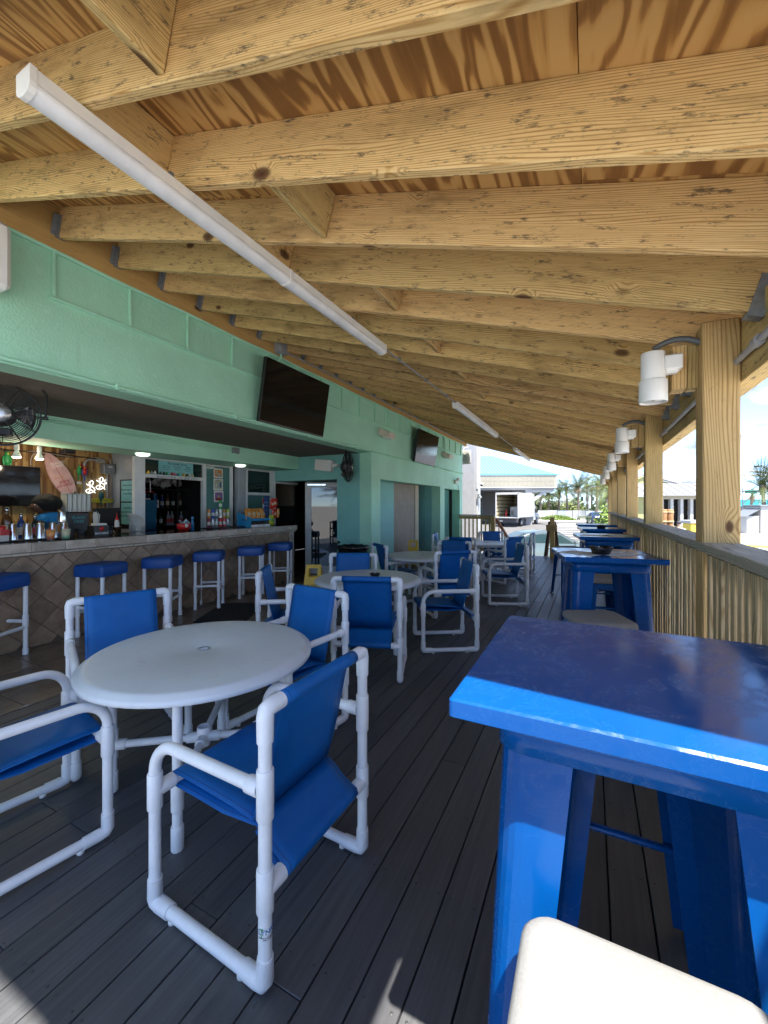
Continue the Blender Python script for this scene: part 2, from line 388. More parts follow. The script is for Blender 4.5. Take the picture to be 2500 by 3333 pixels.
# ------------------------------------------------------------------ mesh helpers
class MB:
    def __init__(s): s.v = []; s.f = []; s.sm = []
    def add(s, vs, fs, smooth=False):
        k = len(s.v); s.v += [tuple(p) for p in vs]
        for f in fs: s.f.append(tuple(i + k for i in f)); s.sm.append(smooth)
        return s
    def box(s, x0, x1, y0, y1, z0, z1, M=None):
        vs = [Vector(p) for p in ((x0, y0, z0), (x1, y0, z0), (x1, y1, z0), (x0, y1, z0), (x0, y0, z1), (x1, y0, z1), (x1, y1, z1), (x0, y1, z1))]
        if M is not None: vs = [M @ p for p in vs]
        return s.add(vs, [(0, 3, 2, 1), (4, 5, 6, 7), (0, 1, 5, 4), (1, 2, 6, 5), (2, 3, 7, 6), (3, 0, 4, 7)])
    def bbox(s, x0, x1, y0, y1, z0, z1, c=0.004, M=None):
        """box with chamfered vertical and horizontal edges"""
        bm = bmesh.new()
        bmesh.ops.create_cube(bm, size=1)
        for v in bm.verts:
            v.co = Vector(((x0 + x1) / 2 + v.co.x * (x1 - x0), (y0 + y1) / 2 + v.co.y * (y1 - y0), (z0 + z1) / 2 + v.co.z * (z1 - z0)))
        bmesh.ops.bevel(bm, geom=bm.edges[:], offset=c, segments=1, affect='EDGES')
        s.frombm(bm, M); return s
    def frombm(s, bm, M=None, smooth=False):
        bm.verts.index_update()
        vs = [(M @ v.co) if M is not None else v.co.copy() for v in bm.verts]
        s.add(vs, [[v.index for v in f.verts] for f in bm.faces], smooth); bm.free(); return s
    def tube(s, pts, r, seg=12, caps=True, smooth=True):
        pts = [Vector(p) for p in pts]; n = len(pts)
        rs = r if isinstance(r, (list, tuple)) else [r] * n
        t0 = (pts[1] - pts[0]).normalized()
        up = Vector((0, 0, 1)) if abs(t0.z) < 0.9 else Vector((1, 0, 0))
        a = t0.cross(up).normalized(); vs = []
        for i, p in enumerate(pts):
            if i == 0: t = pts[1] - pts[0]
            elif i == n - 1: t = pts[-1] - pts[-2]
            else: t = (pts[i + 1] - p).normalized() + (p - pts[i - 1]).normalized()
            t.normalize()
            a = (a - t * a.dot(t)); a.normalize(); b = t.cross(a)
            for k in range(seg):
                an = 2 * PI * k / seg
                vs.append(p + (a * math.cos(an) + b * math.sin(an)) * rs[i])
        fs = []
        for i in range(n - 1):
            for k in range(seg):
                k2 = (k + 1) % seg
                fs.append((i * seg + k, i * seg + k2, (i + 1) * seg + k2, (i + 1) * seg + k))
        s.add(vs, fs, smooth)
        if caps:
            s.add(vs[:seg], [tuple(reversed(range(seg)))]); s.add(vs[-seg:], [tuple(range(seg))])
        return s
    def lathe(s, prof, c=(0, 0, 0), seg=24, axis='Z', smooth=True, M=None, sx=1, sy=1):
        vs = []
        for (r, z) in prof:
            for k in range(seg):
                an = 2 * PI * k / seg
                p = Vector((r * math.cos(an) * sx, r * math.sin(an) * sy, z))
                if axis == 'X': p = Vector((p.z, p.x, p.y))
                if axis == 'Y': p = Vector((p.x, p.z, p.y))
                p += Vector(c)
                vs.append(M @ p if M is not None else p)
        fs = []
        for i in range(len(prof) - 1):
            for k in range(seg):
                k2 = (k + 1) % seg
                fs.append((i * seg + k, i * seg + k2, (i + 1) * seg + k2, (i + 1) * seg + k))
        return s.add(vs, fs, smooth)
    def prism(s, poly, z0, z1, M=None, smooth=False):
        n = len(poly)
        vs = [Vector((x, y, z0)) for x, y in poly] + [Vector((x, y, z1)) for x, y in poly]
        if M is not None: vs = [M @ p for p in vs]
        fs = [tuple(reversed(range(n))), tuple(range(n, 2 * n))]
        s.add(vs, fs); s.add(vs, [(i, (i + 1) % n, n + (i + 1) % n, n + i) for i in range(n)], smooth)
        return s
    def sheet(s, grid, thick=0.003, smooth=True):
        """grid of rows of points -> closed thin cloth"""
        nr, nc = len(grid), len(grid[0])
        P = [[Vector(p) for p in row] for row in grid]
        def nrm(i, j):
            a = P[min(i + 1, nr - 1)][j] - P[max(i - 1, 0)][j]; b = P[i][min(j + 1, nc - 1)] - P[i][max(j - 1, 0)]
            n = a.cross(b); return n.normalized() if n.length > 1e-9 else Vector((0, 0, 1))
        top = []; bot = []
        for i in range(nr):
            for j in range(nc):
                n = nrm(i, j) * thick * 0.5; top.append(P[i][j] + n); bot.append(P[i][j] - n)
        fs = []
        q = nr * nc
        for i in range(nr - 1):
            for j in range(nc - 1):
                a, b, c, d = i * nc + j, i * nc + j + 1, (i + 1) * nc + j + 1, (i + 1) * nc + j
                fs.append((a, b, c, d)); fs.append((q + d, q + c, q + b, q + a))
        for i in range(nr - 1):
            fs.append((i * nc, (i + 1) * nc, q + (i + 1) * nc, q + i * nc)); a = i * nc + nc - 1
            fs.append((a + nc, a, q + a, q + a + nc))
        for j in range(nc - 1):
            fs.append((j + 1, j, q + j, q + j + 1)); a = (nr - 1) * nc + j
            fs.append((a, a + 1, q + a + 1, q + a))
        return s.add(top + bot, fs, smooth)
    def mesh(s, name, m):
        me = bpy.data.meshes.new(name); me.from_pydata(s.v, [], s.f)
        me.polygons.foreach_set('use_smooth', s.sm); me.update()
        if m: me.materials.append(m)
        return me
def arc(c, r, a0, a1, n, plane='YZ', x=0.0):
    o = []
    for i in range(n + 1):
        a = a0 + (a1 - a0) * i / n
        p, q = c[0] + r * math.cos(a), c[1] + r * math.sin(a)
        o.append((x, p, q) if plane == 'YZ' else (p, x, q) if plane == 'XZ' else (p, q, x))
    return o
COL = scene.collection
def link(o, parent=None):
    COL.objects.link(o)
    if parent is not None: o.parent = parent
    return o
def mk(name, mb, m, parent=None, loc=None, rot=None, label=None):
    me = mb.mesh(name, m) if isinstance(mb, MB) else mb
    o = bpy.data.objects.new(name, me); link(o, parent)
    if loc is not None: o.location = loc
    elif parent is not None and parent.get('_w'): o.location = -parent.location
    if rot is not None: o.rotation_euler = rot
    if label: o['label'] = label
    return o
def tag(o, label, cat, group=None):
    o['label'] = label; o['category'] = cat
    if group: o['group'] = group
    return o
def thing(name, label, cat, loc=(0, 0, 0), rz=0, group=None, world=False):
    o = bpy.data.objects.new(name, None); COL.objects.link(o); o.empty_display_size = 0.1
    o.location = loc; o.rotation_euler = (0, 0, R(rz))
    if world: o['_w'] = 1
    return tag(o, label, cat, group)
def struct(o, kind='structure'):
    o['kind'] = kind; return o
KIDS = {}
def copy_tree(root, loc, rz, label, name=None):
    kids = {}
    for o in COL.objects:
        if o.parent is not None: kids.setdefault(o.parent.name, []).append(o)
    def rec(o, p):
        c = o.copy(); COL.objects.link(c)
        if p is not None: c.parent = p
        for k in kids.get(o.name, []): rec(k, c)
        return c
    r = rec(root, None); r.location = loc; r.rotation_euler = (0, 0, R(rz)); r['label'] = label
    return r
def board(name, p0, p1, w_, d_, m, parent, up=(0, 0, 1), c=0.003, label=None):
    """lumber from p0 to p1, local X along it, w_ across (local Y), d_ along up (local Z)"""
    p0, p1 = Vector(p0), Vector(p1)
    x = (p1 - p0); ln = x.length; x.normalize()
    y = Vector(up).cross(x).normalized(); z = x.cross(y)
    mb = MB().bbox(-ln / 2, ln / 2, -w_ / 2, w_ / 2, -d_ / 2, d_ / 2, c)
    o = mk(name, mb, m, parent)
    M = Matrix((x, y, z)).transposed().to_4x4(); M.translation = (p0 + p1) / 2
    if parent is not None: M = Matrix.Translation(-parent.location) @ M
    o.matrix_local = M
    if label: o['label'] = label
    return o
def text_mesh(body, size, depth=0.001, font_shear=0.0, align='CENTER', spacing=1.0):
    c = bpy.data.curves.new('lettering', 'FONT'); c.body = body; c.size = size; c.extrude = depth
    c.align_x = align; c.align_y = 'CENTER'; c.shear = font_shear; c.space_character = spacing
    c.resolution_u = 2
    o = bpy.data.objects.new('lettering', c); COL.objects.link(o)
    dg = bpy.context.evaluated_depsgraph_get(); dg.update()
    me = bpy.data.meshes.new_from_object(o.evaluated_get(dg)); bpy.data.objects.remove(o)
    return me
def letters(name, body, size, m, parent, loc, rot, depth=0.001, shear=0.0, align='CENTER', spacing=1.0):
    me = text_mesh(body, size, depth, shear, align, spacing)
    me.materials.clear(); me.materials.append(m)
    return mk(name, me, None, parent, loc, rot)
FACE_X = (PI / 2, 0, PI / 2)      # lettering upright, facing +X
FACE_MY = (PI / 2, 0, 0)          # lettering upright, facing -Y

# ------------------------------------------------------------------ the setting: ground, deck, tile floor
GZ = -0.95
def m_ground():
    m, t, b = _new('pale_concrete')
    c = N(t, 'ShaderNodeTexCoord'); v = c.outputs['Object']
    n = noise_(t, v, 0.35, 8, 0.6); n2 = noise_(t, v, 14, 4)
    col = ramp(t, n, [(0.3, (0.40, 0.38, 0.35)), (0.7, (0.52, 0.50, 0.46))])
    col = mix(t, 0.2, col, ramp(t, n2, [(0.3, (0.22, 0.21, 0.19)), (0.7, (0.52, 0.50, 0.46))]))
    L(t, col, b.inputs['Base Color']); b.inputs['Roughness'].default_value = 0.85
    return m
GROUND = m_ground()
g = struct(mk('ground', MB().add([(-900, -900, GZ), (900, -900, GZ), (900, 900, GZ), (-900, 900, GZ)], [(0, 1, 2, 3)]), GROUND))
ASPH = mat('asphalt', (0.10, 0.10, 0.105), 0.85, var=0.25, nscale=0.6)
struct(mk('road', MB().add([(5, 44, GZ + .006), (60, 62, GZ + .006), (60, 80, GZ + .006), (6, 58, GZ + .006)], [(0, 1, 2, 3)]), ASPH))
pk = struct(mk('parking_lot', MB().add([(-26, 15, GZ + .004), (5, 15, GZ + .004), (5, 66, GZ + .004), (-26, 66, GZ + .004)], [(0, 1, 2, 3)]),
               mat('parking_asphalt', (0.12, 0.115, 0.11), 0.85, var=0.2, nscale=0.5)))
stripe = MB()
for i in range(9):
    y = 27 + i * 2.9
    stripe.box(-3.8, 2.2, y, y + .16, GZ + .006, GZ + .011)
for i in range(5):
    stripe.box(-3.6 + i * .001, 3, 52.5 + i * 1.6, 52.8 + i * 1.6, GZ + .006, GZ + .011)
mk('parking_line', stripe, WHITE, pk)
kb = struct(mk('kerb', MB().bbox(-9, 14, 66, 66.4, GZ - .1, GZ + .14, .02).bbox(5, 5.3, 20, 44, GZ - .1, GZ + .13, .02), mat('kerb_concrete', (0.5, 0.48, 0.44), 0.8)))

deck = struct(mk('deck', MB().box(-3.64, .47, -1.6, 12.52, -.30, -.06), DARK))
X0 = -3.645; NB = 30; BW = (0.476 - X0) / NB
db = 0
random.seed(11)
for i in range(NB):
    y = -1.6; first = True
    while y < 12.55:
        ln = random.uniform(1.6, 4.2) if first else 4.3
        y2 = min(12.55, y + ln); first = False
        if 12.55 - y2 < .5: y2 = 12.55
        mb = MB().bbox(-(y2 - y) / 2 + .0015, (y2 - y) / 2 - .0015, -BW / 2 + .0028, BW / 2 - .0028, -.025, 0, .002)
        o = mk('deck_board', mb, DECK, deck, (X0 + BW * (i + .5), (y + y2) / 2, random.uniform(-.0008, .0008)), (0, 0, PI / 2))
        y = y2
    # screw heads along the joists
scr = MB()
for i in range(NB):
    for j in range(34):
        for q in (-.045, .045):
            x = X0 + BW * (i + .5) + q; yy = -1.4 + .41 * j
            if yy < 7: scr.lathe([(0, .0016), (.0045, .0013), (.0052, .0006)], (x, yy, 0), 6)
so_ = mk('screw_heads', scr, mat('screw', (0.05, 0.05, 0.05), .5), deck); so_['kind'] = 'stuff'
struct(mk('deck_skirt', MB().box(-3.6, .47, 12.53, 12.56, GZ, -.03), CTILE), 'structure')
struct(mk('kerb_wall', MB().bbox(.482, .66, -1.6, 12.9, GZ, .26, .008), mat('greygreen_concrete', (0.26, 0.30, 0.27), 0.8, var=.15, bmp=.3)))

tf = struct(mk('tile_floor', MB().box(-8.6, -3.645, -1.6, 12.8, -.3, -.006), GROUT))
TS = .43
tile_me = MB().bbox(-TS / 2 + .004, TS / 2 - .004, -TS / 2 + .004, TS / 2 - .004, -.012, 0, .003).mesh('floor_tile', FTILE)
for i in range(4):
    for j in range(18):
        x = -3.65 - TS * (i + .5); y = .2 + TS * (j + .5)
        if x < -5.35 and y < 6: continue
        mk('floor_tile', tile_me, None, tf, (x, y, 0))
struct(mk('floor_mat_none', MB().box(-3.67, -3.645, -1.6, 6.7, -.01, .004), STEEL)).name = 'floor_trim_strip'

# ------------------------------------------------------------------ bar building
bld = thing('bar_building', 'teal stucco beach bar building with an open bar front along the deck', 'building', (-4.5, 6, 0), world=True)
WX = -3.65
def wpart(name, m, *boxes, c=None, label=None):
    for b in boxes:
        o = mk(name, MB().bbox(*b, c) if c else MB().box(*b), m, bld, label=label)
    return o
wpart('fascia_wall', TEAL, (-3.90, WX, -1.6, 6.732, 2.452, 3.74))
wpart('front_wall', TEAL, (-3.90, WX, 6.732, 7.10, 0, 3.74), (-3.90, WX, 7.10, 10.67, 1.97, 3.74), (-3.90, WX, 10.67, 11.05, 0, 3.74),
      (-3.90, WX, 11.05, 12.55, 1.94, 3.74), (-3.90, WX, 12.55, 12.85, 0, 3.74))
# raised relief: one band and its dividers
wpart('relief_band', TEAL, (WX, WX + .030, 1.62, 12.85, 3.020, 3.044), c=.006)
for k in range(20):
    y = 1.65 + k * .578
    wpart('relief_rib', TEAL, (WX + .0005, WX + .028, y - .013, y + .013, 3.045, 3.40), c=.006)
wpart('side_wall', TEAL2, (-4.41, -3.901, 6.73, 7.0, 0, 2.452), (-5.99, -4.411, 6.732, 7.0, 1.97, 2.452))
wpart('side_wall', TEAL2, (-6.0, -4.15, 7.86, 7.98, 0, 2.45))
wpart('ceiling_soffit', SOFFIT, (-5.34, -3.902, -1.6, 6.73, 2.453, 2.50))
wpart('inner_beam', TEAL, (-6.0, -5.34, -1.6, 6.731, 2.19, 2.52))
wpart('upper_slab', TEAL2, (-8.8, -3.905, -1.6, 12.8, 3.745, 3.95), (-8.8, -3.91, -1.6, 12.8, 2.55, 2.60))
# recesses of the front wall
wpart('recess_wall', TEAL2, (-4.11, -4.05, 7.0, 8.56, 0, 2.3), (-4.11, -3.905, 10.675, 10.75, 0, 2.3), (-4.6, -4.12, 10.68, 10.75, 0, 2.3))
wpart('recess_door', mat('taupe_door', (0.26, 0.225, 0.18), .6), (-4.10, -4.06, 8.565, 9.84, 0, 2.1), label='taupe flush door in the recess')
wpart('door_jamb', mat('cream_jamb', (0.45, 0.40, 0.28), .5), (-4.12, -4.045, 9.842, 10.08, 0, 2.1))
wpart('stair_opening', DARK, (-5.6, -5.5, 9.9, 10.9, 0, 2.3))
wpart('recess_door', mat('green_door', (0.06, 0.26, 0.22), .5), (-4.02, -3.98, 11.1, 12.5, 0, 1.93), label='dark green door in the far recess')
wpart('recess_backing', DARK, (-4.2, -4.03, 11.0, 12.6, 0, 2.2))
gr = MB()
for k in range(5): gr.tube([(-4.4, 10.1, .45 + k * .22), (-4.4, 10.6, .22 + k * .22)], .012, 6)
gr.tube([(-4.4, 10.6, .1), (-4.4, 10.6, 1.3)], .015, 6); gr.tube([(-4.4, 10.1, 1.5), (-4.4, 10.6, 1.28)], .015, 6)
mk('stair_rail', gr, STEEL, bld)
# back rooms
wpart('back_wall', mat('back_wall', (0.16, 0.15, 0.13), .8), (-8.7, -8.6, -1.6, 12.8, 0, 2.6), (-8.6, -3.95, 12.7, 12.8, 0, 3.74), (-8.6, -6.76, -1.6, -1.5, 0, 2.6), (-6.7, -3.91, -1.62, -1.52, 0, 3.7))
wpart('brick_wall', mat('brown_brick', (0.22, 0.17, 0.12), .8, bmp=.3), (-8.5, -6.4, 7.76, 7.9, 1.45, 2.5))
wpart('room_partition', DARK, (-8.6, -6.4, 7.78, 7.92, 0, 1.45), (-8.6, -6.1, 5.55, 5.65, 0, 2.5))
wpart('room_ceiling', mat('room_ceiling', (0.4, 0.4, 0.38), .8), (-8.6, -6.02, 3.95, 7.7, 2.31, 2.35), (-6.75, -6.02, -1.5, 3.72, 2.29, 2.33))
# bamboo wall with its strips
wpart('bamboo_backing', mat('bamboo_backing', (0.09, 0.045, 0.015), .8), (-6.86, -6.78, -1.5, 3.86, 0, 2.3))
BAM = wood('bamboo_slat', (0.36, 0.185, 0.06), (0.19, 0.085, 0.022), (0.45, 0.26, 0.10), knots=False, rough=.4)
random.seed(5)
bam = [MB() for _ in range(3)]
y = 1.2
while y < 3.84:
    wd = random.uniform(.022, .034); z = .9 - random.uniform(0, .3)
    while z < 2.29:
        h = random.uniform(.16, .36); z2 = min(2.29, z + h)
        bam[random.randrange(3)].box(-6.78, -6.772 + random.uniform(0, .008), y, min(3.855, y + wd - .002), max(.8, z), z2 - .003)
        z = z2
    y += wd
bmats = [BAM, wood('bamboo_slat_dark', (0.22, 0.10, 0.03), (0.11, 0.05, 0.012), (0.30, 0.16, 0.06), knots=False, rough=.4),
         wood('bamboo_slat_pale', (0.44, 0.26, 0.10), (0.26, 0.13, 0.04), (0.52, 0.34, 0.15), knots=False, rough=.4)]
for k in range(3):
    o = mk('bamboo_slats', bam[k], bmats[k], bld); o['kind'] = 'stuff'
wpart('perpendicular_panel', GREYP, (-6.78, -6.04, 3.862, 3.90, 0, 2.3))
menu = wpart('service_panel', BLACK, (-6.55, -6.12, 3.851, 3.861, 1.1, 1.86))
wpart('blank_sheet', mat('grey_sheet', (0.42, 0.43, 0.44), .6), (-6.42, -6.15, 3.848, 3.861, 1.95, 2.17))
MINT = mat('mint_board', (0.20, 0.50, 0.52), .5)
mb_ = MB().box(-6.5, -6.16, 3.842, 3.850, 1.52, 1.84).box(-6.5, -6.16, 3.842, 3.850, 1.17, 1.50)
mk('menu_sheet', mb_, MINT, bld)
for zz_, tx in ((1.77, 'Frozen Drinks'), (1.70, 'Island Frozen Slush'), (1.64, 'Frozen Mango'), (1.42, 'Drink Menu'), (1.36, 'Rum Punch Special'), (1.30, 'Ask for Daily Specials')):
    letters('menu_lettering', tx, .042, INK, bld, (-6.33 + 4.5, 3.8405 - 6, zz_), FACE_MY, .0005)
# window wall frames at x = -6
fr = lambda a, b, z0, z1, t=.0, m=WFRAME, n='window_frame': wpart(n, m, (-6.05, -5.992 + t, a, b, z0, z1), c=.003)
fr(3.73, 3.895, 0, 2.188, .004); fr(4.925, 5.0, 1.0, 2.186); fr(3.896, 4.924, 1.885, 1.94); fr(3.896, 4.924, 2.165, 2.187)
fr(5.53, 5.60, 1.0, 2.186); fr(5.01, 5.52, 2.16, 2.185); fr(5.68, 5.87, 0, 2.187, .05, GREYP, 'pier'); fr(5.875, 5.92, 0, 2.186, .055)
fr(5.921, 6.60, 1.665, 1.72); fr(5.921, 6.60, 2.15, 2.185); fr(6.605, 6.70, 0, 2.186, .002); fr(6.701, 6.76, 0, 2.186, .006)
fr(6.765, 7.5, 1.93, 1.975, .01); fr(6.765, 7.0, 2.14, 2.165, .01); fr(6.93, 6.97, 1.976, 2.139, .009)
fr(6.765, 6.785, 1.976, 2.139, .009)
wpart('dado_wall', GREYP, (-6.04, -6.0, 3.9, 6.6, 0, .99))
wpart('window_pane', GLASSD, (-6.02, -6.014, 3.9, 4.92, 1.945, 2.16)); wpart('window_pane', GLASST, (-6.02, -6.014, 5.0, 5.53, 1.0, 2.17))
wpart('window_pane', GLASSD, (-6.02, -6.014, 5.925, 6.6, 1.722, 2.15)); wpart('window_pane', GLASST, (-6.02, -6.014, 5.925, 6.6, 1.0, 1.664))
wpart('window_pane', GLASSD, (-6.02, -6.014, 6.79, 6.93, 1.98, 2.14))
wpart('teal_backing', TEAL2, (-6.12, -6.06, 5.005, 5.52, .9, 2.18), (-6.12, -6.06, 5.93, 6.6, .9, 1.664), (-6.12, -6.06, 3.9, 4.92, 1.945, 2.18))
letters('handwriting', 'welcome to BB\'s!!', .075, mat('pen_ink', (0.12, 0.25, 0.25), .6), bld, (-5.9885 + 4.5, 4.42 - 6, 1.912), FACE_X, .0005, .3, spacing=1.25)
wpart('shop_board', MINT, (-6.012, -6.004, 4.12, 4.74, 1.945, 2.162), label='pale teal drinks board above the serving hatch')
letters('menu_lettering', 'Shoreside Shots', .055, INK, bld, (-6.003 + 4.5, 4.44 - 6, 2.13), FACE_X, .0005, .35)
for q, lines in enumerate((('GREEN TEA', 'jameson, peach', 'sour, lime'), ('KEY LIME PIE', 'vodka, cream', 'lime juice'), ('SURFER', 'rum, pineapple', 'coconut'))):
    for r_, tx in enumerate(lines):
        letters('menu_lettering', tx, .022 if r_ else .025, INK, bld, (-6.003 + 4.5, 4.25 + q * .19 - 6, 2.085 - r_ * .027), FACE_X, .0005)
# lower ceiling edge with a white tube
mk('cove_trim', MB().bbox(-6.09, -6.02, -.5, 3.72, 2.20, 2.225, .004), WFRAME, bld)
# door leaf, open and facing the deck
dl = MB().bbox(0, .13, 0, .04, 0, 1.95, .004).bbox(1.0, 1.06, 0, .04, 0, 1.95, .004).bbox(.131, .999, 0, .04, 1.85, 1.95, .004).bbox(.131, .999, 0, .04, 0, .16, .004)
door = mk('glass_door', dl, WFRAME, bld, Vector((-5.44, 7.06, 0)) - bld.location, (0, 0, R(26.7)), label='white framed glass door standing open beside the bar end')
mk('door_pane', MB().box(.13, 1.0, .017, .023, .16, 1.85), glassy('door_glass', (0.01, 0.02, 0.025), .015, .94), door)
mk('door_closer', MB().bbox(.05, .45, -.04, -.001, 1.88, 1.92, .005), STEEL, door)
# conduits on the fascia
pipe = MB()
def run(y0, y1, z, x=WX + .03, n=24, wav=.004):
    return [(x, y0 + (y1 - y0) * i / n, z + wav * math.sin(i * 1.7)) for i in range(n + 1)]
pipe.tube(run(-1.5, 12.8, 2.475), .018, 8); pipe.tube(run(-1.5, 12.8, 3.385, n=40, wav=.006), .016, 8)
for y in (0.8, 2.1, 3.4, 4.75, 6.1, 7.4, 8.8, 10.2): pipe.bbox(WX, WX + .055, y - .012, y + .012, 2.45, 2.50, .003)
mk('painted_conduit', pipe, TEAL, bld)
mk('ceiling_conduit', MB().tube([(-5.325, -1, 2.40), (-5.325, 4.95, 2.40)], .009, 8).tube([(-5.325, -1, 2.37), (-5.325, 4.95, 2.37)], .009, 8), TEAL, bld)
mk('outlet_box', MB().bbox(-5.335, -5.28, 4.95, 5.08, 2.335, 2.425, .006), GALV, bld)
for y in (3.62, 5.42):
    tag(mk('puck_light', MB().lathe([(0, 0), (.06, 0), (.085, .012), (.09, .035)], (-5.62, y, 2.152), 24), emit('lamp_cover', (1, .97, .9), .35)),
        'round white ceiling puck light ' + ('over the middle of the bar' if y < 4 else 'over the far end of the bar'), 'light', 'puck lights under the beam')

# ------------------------------------------------------------------ porch roof
roof = thing('porch_roof', 'open timber porch roof of pine rafters and plywood sheltering the deck', 'roof', (-1.5, 6, 0), world=True)
SL = .304; ANG = math.atan(SL); CA = math.cos(ANG)
zb = lambda X: 3.50 - SL * (X + 3.65)
RD = .222; RT = .038; YE = 13.25
def slopeboard(name, xa, xb, y, th, dep, m, off=0.0, parent=roof):
    """board along the slope; off = height of its underside above the rafter underside (perpendicular)"""
    nv = Vector((SL, 0, 1)).normalized()
    a = Vector((xa, y, zb(xa))) + nv * (off + dep / 2); b = Vector((xb, y, zb(xb))) + nv * (off + dep / 2)
    return board(name, a, b, th, dep, m, parent, up=nv)
ys = [.44] + [.825 + .4225 * k for k in range(30)]
random.seed(3)
for i, y in enumerate(ys):
    slopeboard('rafter', -3.61, .60, y + random.uniform(-.006, .006), RT, RD, WOOD)
for i in range(len(ys) - 1):
    X = -1.17 if i % 2 == 0 else -1.76
    ym0 = ys[i] + RT / 2 + .001; ym1 = ys[i + 1] - RT / 2 - .001
    nv = Vector((SL, 0, 1)).normalized(); c0 = Vector((X, 0, zb(X))) + nv * (.02 + .1)
    o = board('blocking', (c0.x, ym0, c0.z), (c0.x, ym1, c0.z), RT, .20, WOOD, roof, up=nv)
# plywood sheets
xs = [-3.64, -2.43, -1.262, -.092, .80]
random.seed(9)
for a in range(4):
    y = .42; k = 0
    while y < YE:
        ln = 2.44 if (k or a % 2 == 0) else 1.22
        y2 = min(YE, y + ln)
        xa, xb = xs[a] + .0015, xs[a + 1] - .0015
        nv = Vector((SL, 0, 1)).normalized()
        ctr = Vector(((xa + xb) / 2, (y + y2) / 2, zb((xa + xb) / 2))) + nv * (RD + .0085)
        lx = (xb - xa) / CA; ly = y2 - y - .003
        o = mk('plywood_sheet', MB().box(-lx / 2, lx / 2, -ly / 2, ly / 2, -.0075, .0075), PLY, roof)
        o.location = ctr - roof.location; o.rotation_euler = (0, ANG, 0)
        y = y2; k += 1
slopeboard('roofing', -3.98, .84, (.40 + YE) / 2, YE - .40 + .06, .02, WHITE, off=RD + .018)
# ledger, outer beam, fascia, end boards
board('ledger', (WX + .022, -1.2, 3.563), (WX + .022, 13.2, 3.563), .042, .35, WLEDG, roof)
for (a, b) in ((.36, 4.57), (4.572, 8.9), (8.902, 13.28)):
    board('beam', (.645, a, 2.155), (.645, b, 2.155), .085, .29, WOOD, roof)
board('eave_board', (.775, .37, 2.21), (.775, 13.28, 2.21), .03, .20, WHITE, roof)
board('eave_board', (.72, .37, 2.135), (.72, 13.28, 2.135), .06, .02, WLEDG, roof)
slopeboard('end_board', -3.62, .76, .385, .03, .24, WHITE)
slopeboard('end_board', -3.62, .76, 13.29, .03, .24, WHITE)
# joist hangers at both ends
hm = MB().bbox(-.004, .05, -.026, -.0205, -.01, .15, .001).bbox(-.004, .05, .0205, .026, -.01, .15, .001).bbox(-.002, .055, -.026, .026, -.012, -.004, .001).bbox(-.004, .0, -.055, -.02, .0, .15, .001).bbox(-.004, .0, .02, .055, .0, .15, .001).mesh('joist_hanger', GALV)
for y in ys:
    for X, r_ in ((-3.607, 0), (.60, PI)):
        o = mk('joist_hanger', hm, None, roof, (X + 1.5, y - 6, zb(X) + .012 - (.02 if r_ else 0)), (0, ANG if not r_ else -ANG, r_))
# posts and conduit under the beam
PY = [2.40, 4.56, 6.72, 8.88, 11.04, 13.12]
for y in PY:
    board('post', (.53, y, GZ + .02), (.53, y, 2.30), .138, .138, WPOST, roof, up=(1, 0, 0), c=.006)
    board('post_block', (.44, y + .05, 2.02), (.44, y + .05, 2.23), .07, .045, WPOST, roof, up=(1, 0, 0))
    board('post_block', (.385, y + .05, 2.02), (.385, y + .05, 2.23), .10, .06, WPOST, roof, up=(1, 0, 0))
cd = MB().tube([(.585, -.5, 2.10), (.585, 13, 2.10)], .014, 10)
for y in PY:
    cd.tube([(.585, y + .32, 2.10), (.585, y + .36, 2.10)], .022, 10)
    cd.tube([(.585, y - .35, 2.10), (.585, y - .30, 2.10)], .022, 10)
mk('conduit', cd, CONDUIT, roof)
fx = MB()
for y in PY:
    pts = []
    for i in range(15):
        a = i / 14; pts.append((.56 - .28 * a, y - .02 + .02 * a, 2.14 + .10 * math.sin(a * PI * .8) + .03 * a))
    fx.tube(pts, .014, 8)
mk('flexible_conduit', fx, mat('flex_grey', (.10, .11, .12), .5, bmp=.6, bscale=30), roof)
# added panel out of view, shaped to keep sun off the near deck
tag(mk('added_shade_panel', MB().prism([(.295, .37), (.295, -1.15), (-.34, -1.0), (-.52, -.45), (-3.5, -.45), (-3.5, .72), (-2.35, .72), (-2.3, .37)], 2.985, 3.0), WHITE),
    'white panel added out of view to cast shade on the near deck', 'shade blocker')

# ------------------------------------------------------------------ deck railing
rail = thing('deck_railing', 'long weathered wooden railing with close vertical balusters along the right side of the deck', 'railing', (.53, 6, 0), world=True)
bal_me = MB().bbox(-.52, .52, -.022, .022, -.0195, .0195, .002).mesh('baluster', WRAIL)
random.seed(21)
yy = -.6
while yy < 12.4:
    if min(abs(yy - p) for p in PY) > .085:
        o = mk('baluster', bal_me, None, rail, (.488 - .53 + random.uniform(-.003, .003), yy - 6, .72), (random.choice((0, PI / 2, PI)), -PI / 2 + random.uniform(-.004, .004), 0))
    yy += .079
for (a, b) in ((-.6, 1.83), (1.833, 4.56), (4.563, 7.8), (7.803, 10.6), (10.603, 12.5)):
    board('rail_cap', (.525, a, 1.271), (.525, b, 1.271), .155, .038, WCAP, rail)
    board('top_rail', (.527, a, 1.205), (.527, b, 1.205), .036, .088, WRAIL, rail)
    board('bottom_rail', (.529, a, .32), (.529, b, .32), .036, .088, WRAIL, rail)
er = thing('end_railing', 'short dark weathered wooden railing across the far end of the deck beside the teal wall', 'railing', (-3.1, 12.45, 0), world=True)
board('rail_cap', (-3.64, 12.45, 1.16), (-2.55, 12.45, 1.16), .12, .038, WCAP, er)
board('top_rail', (-3.64, 12.47, 1.09), (-2.62, 12.47, 1.09), .036, .088, WPOST, er)
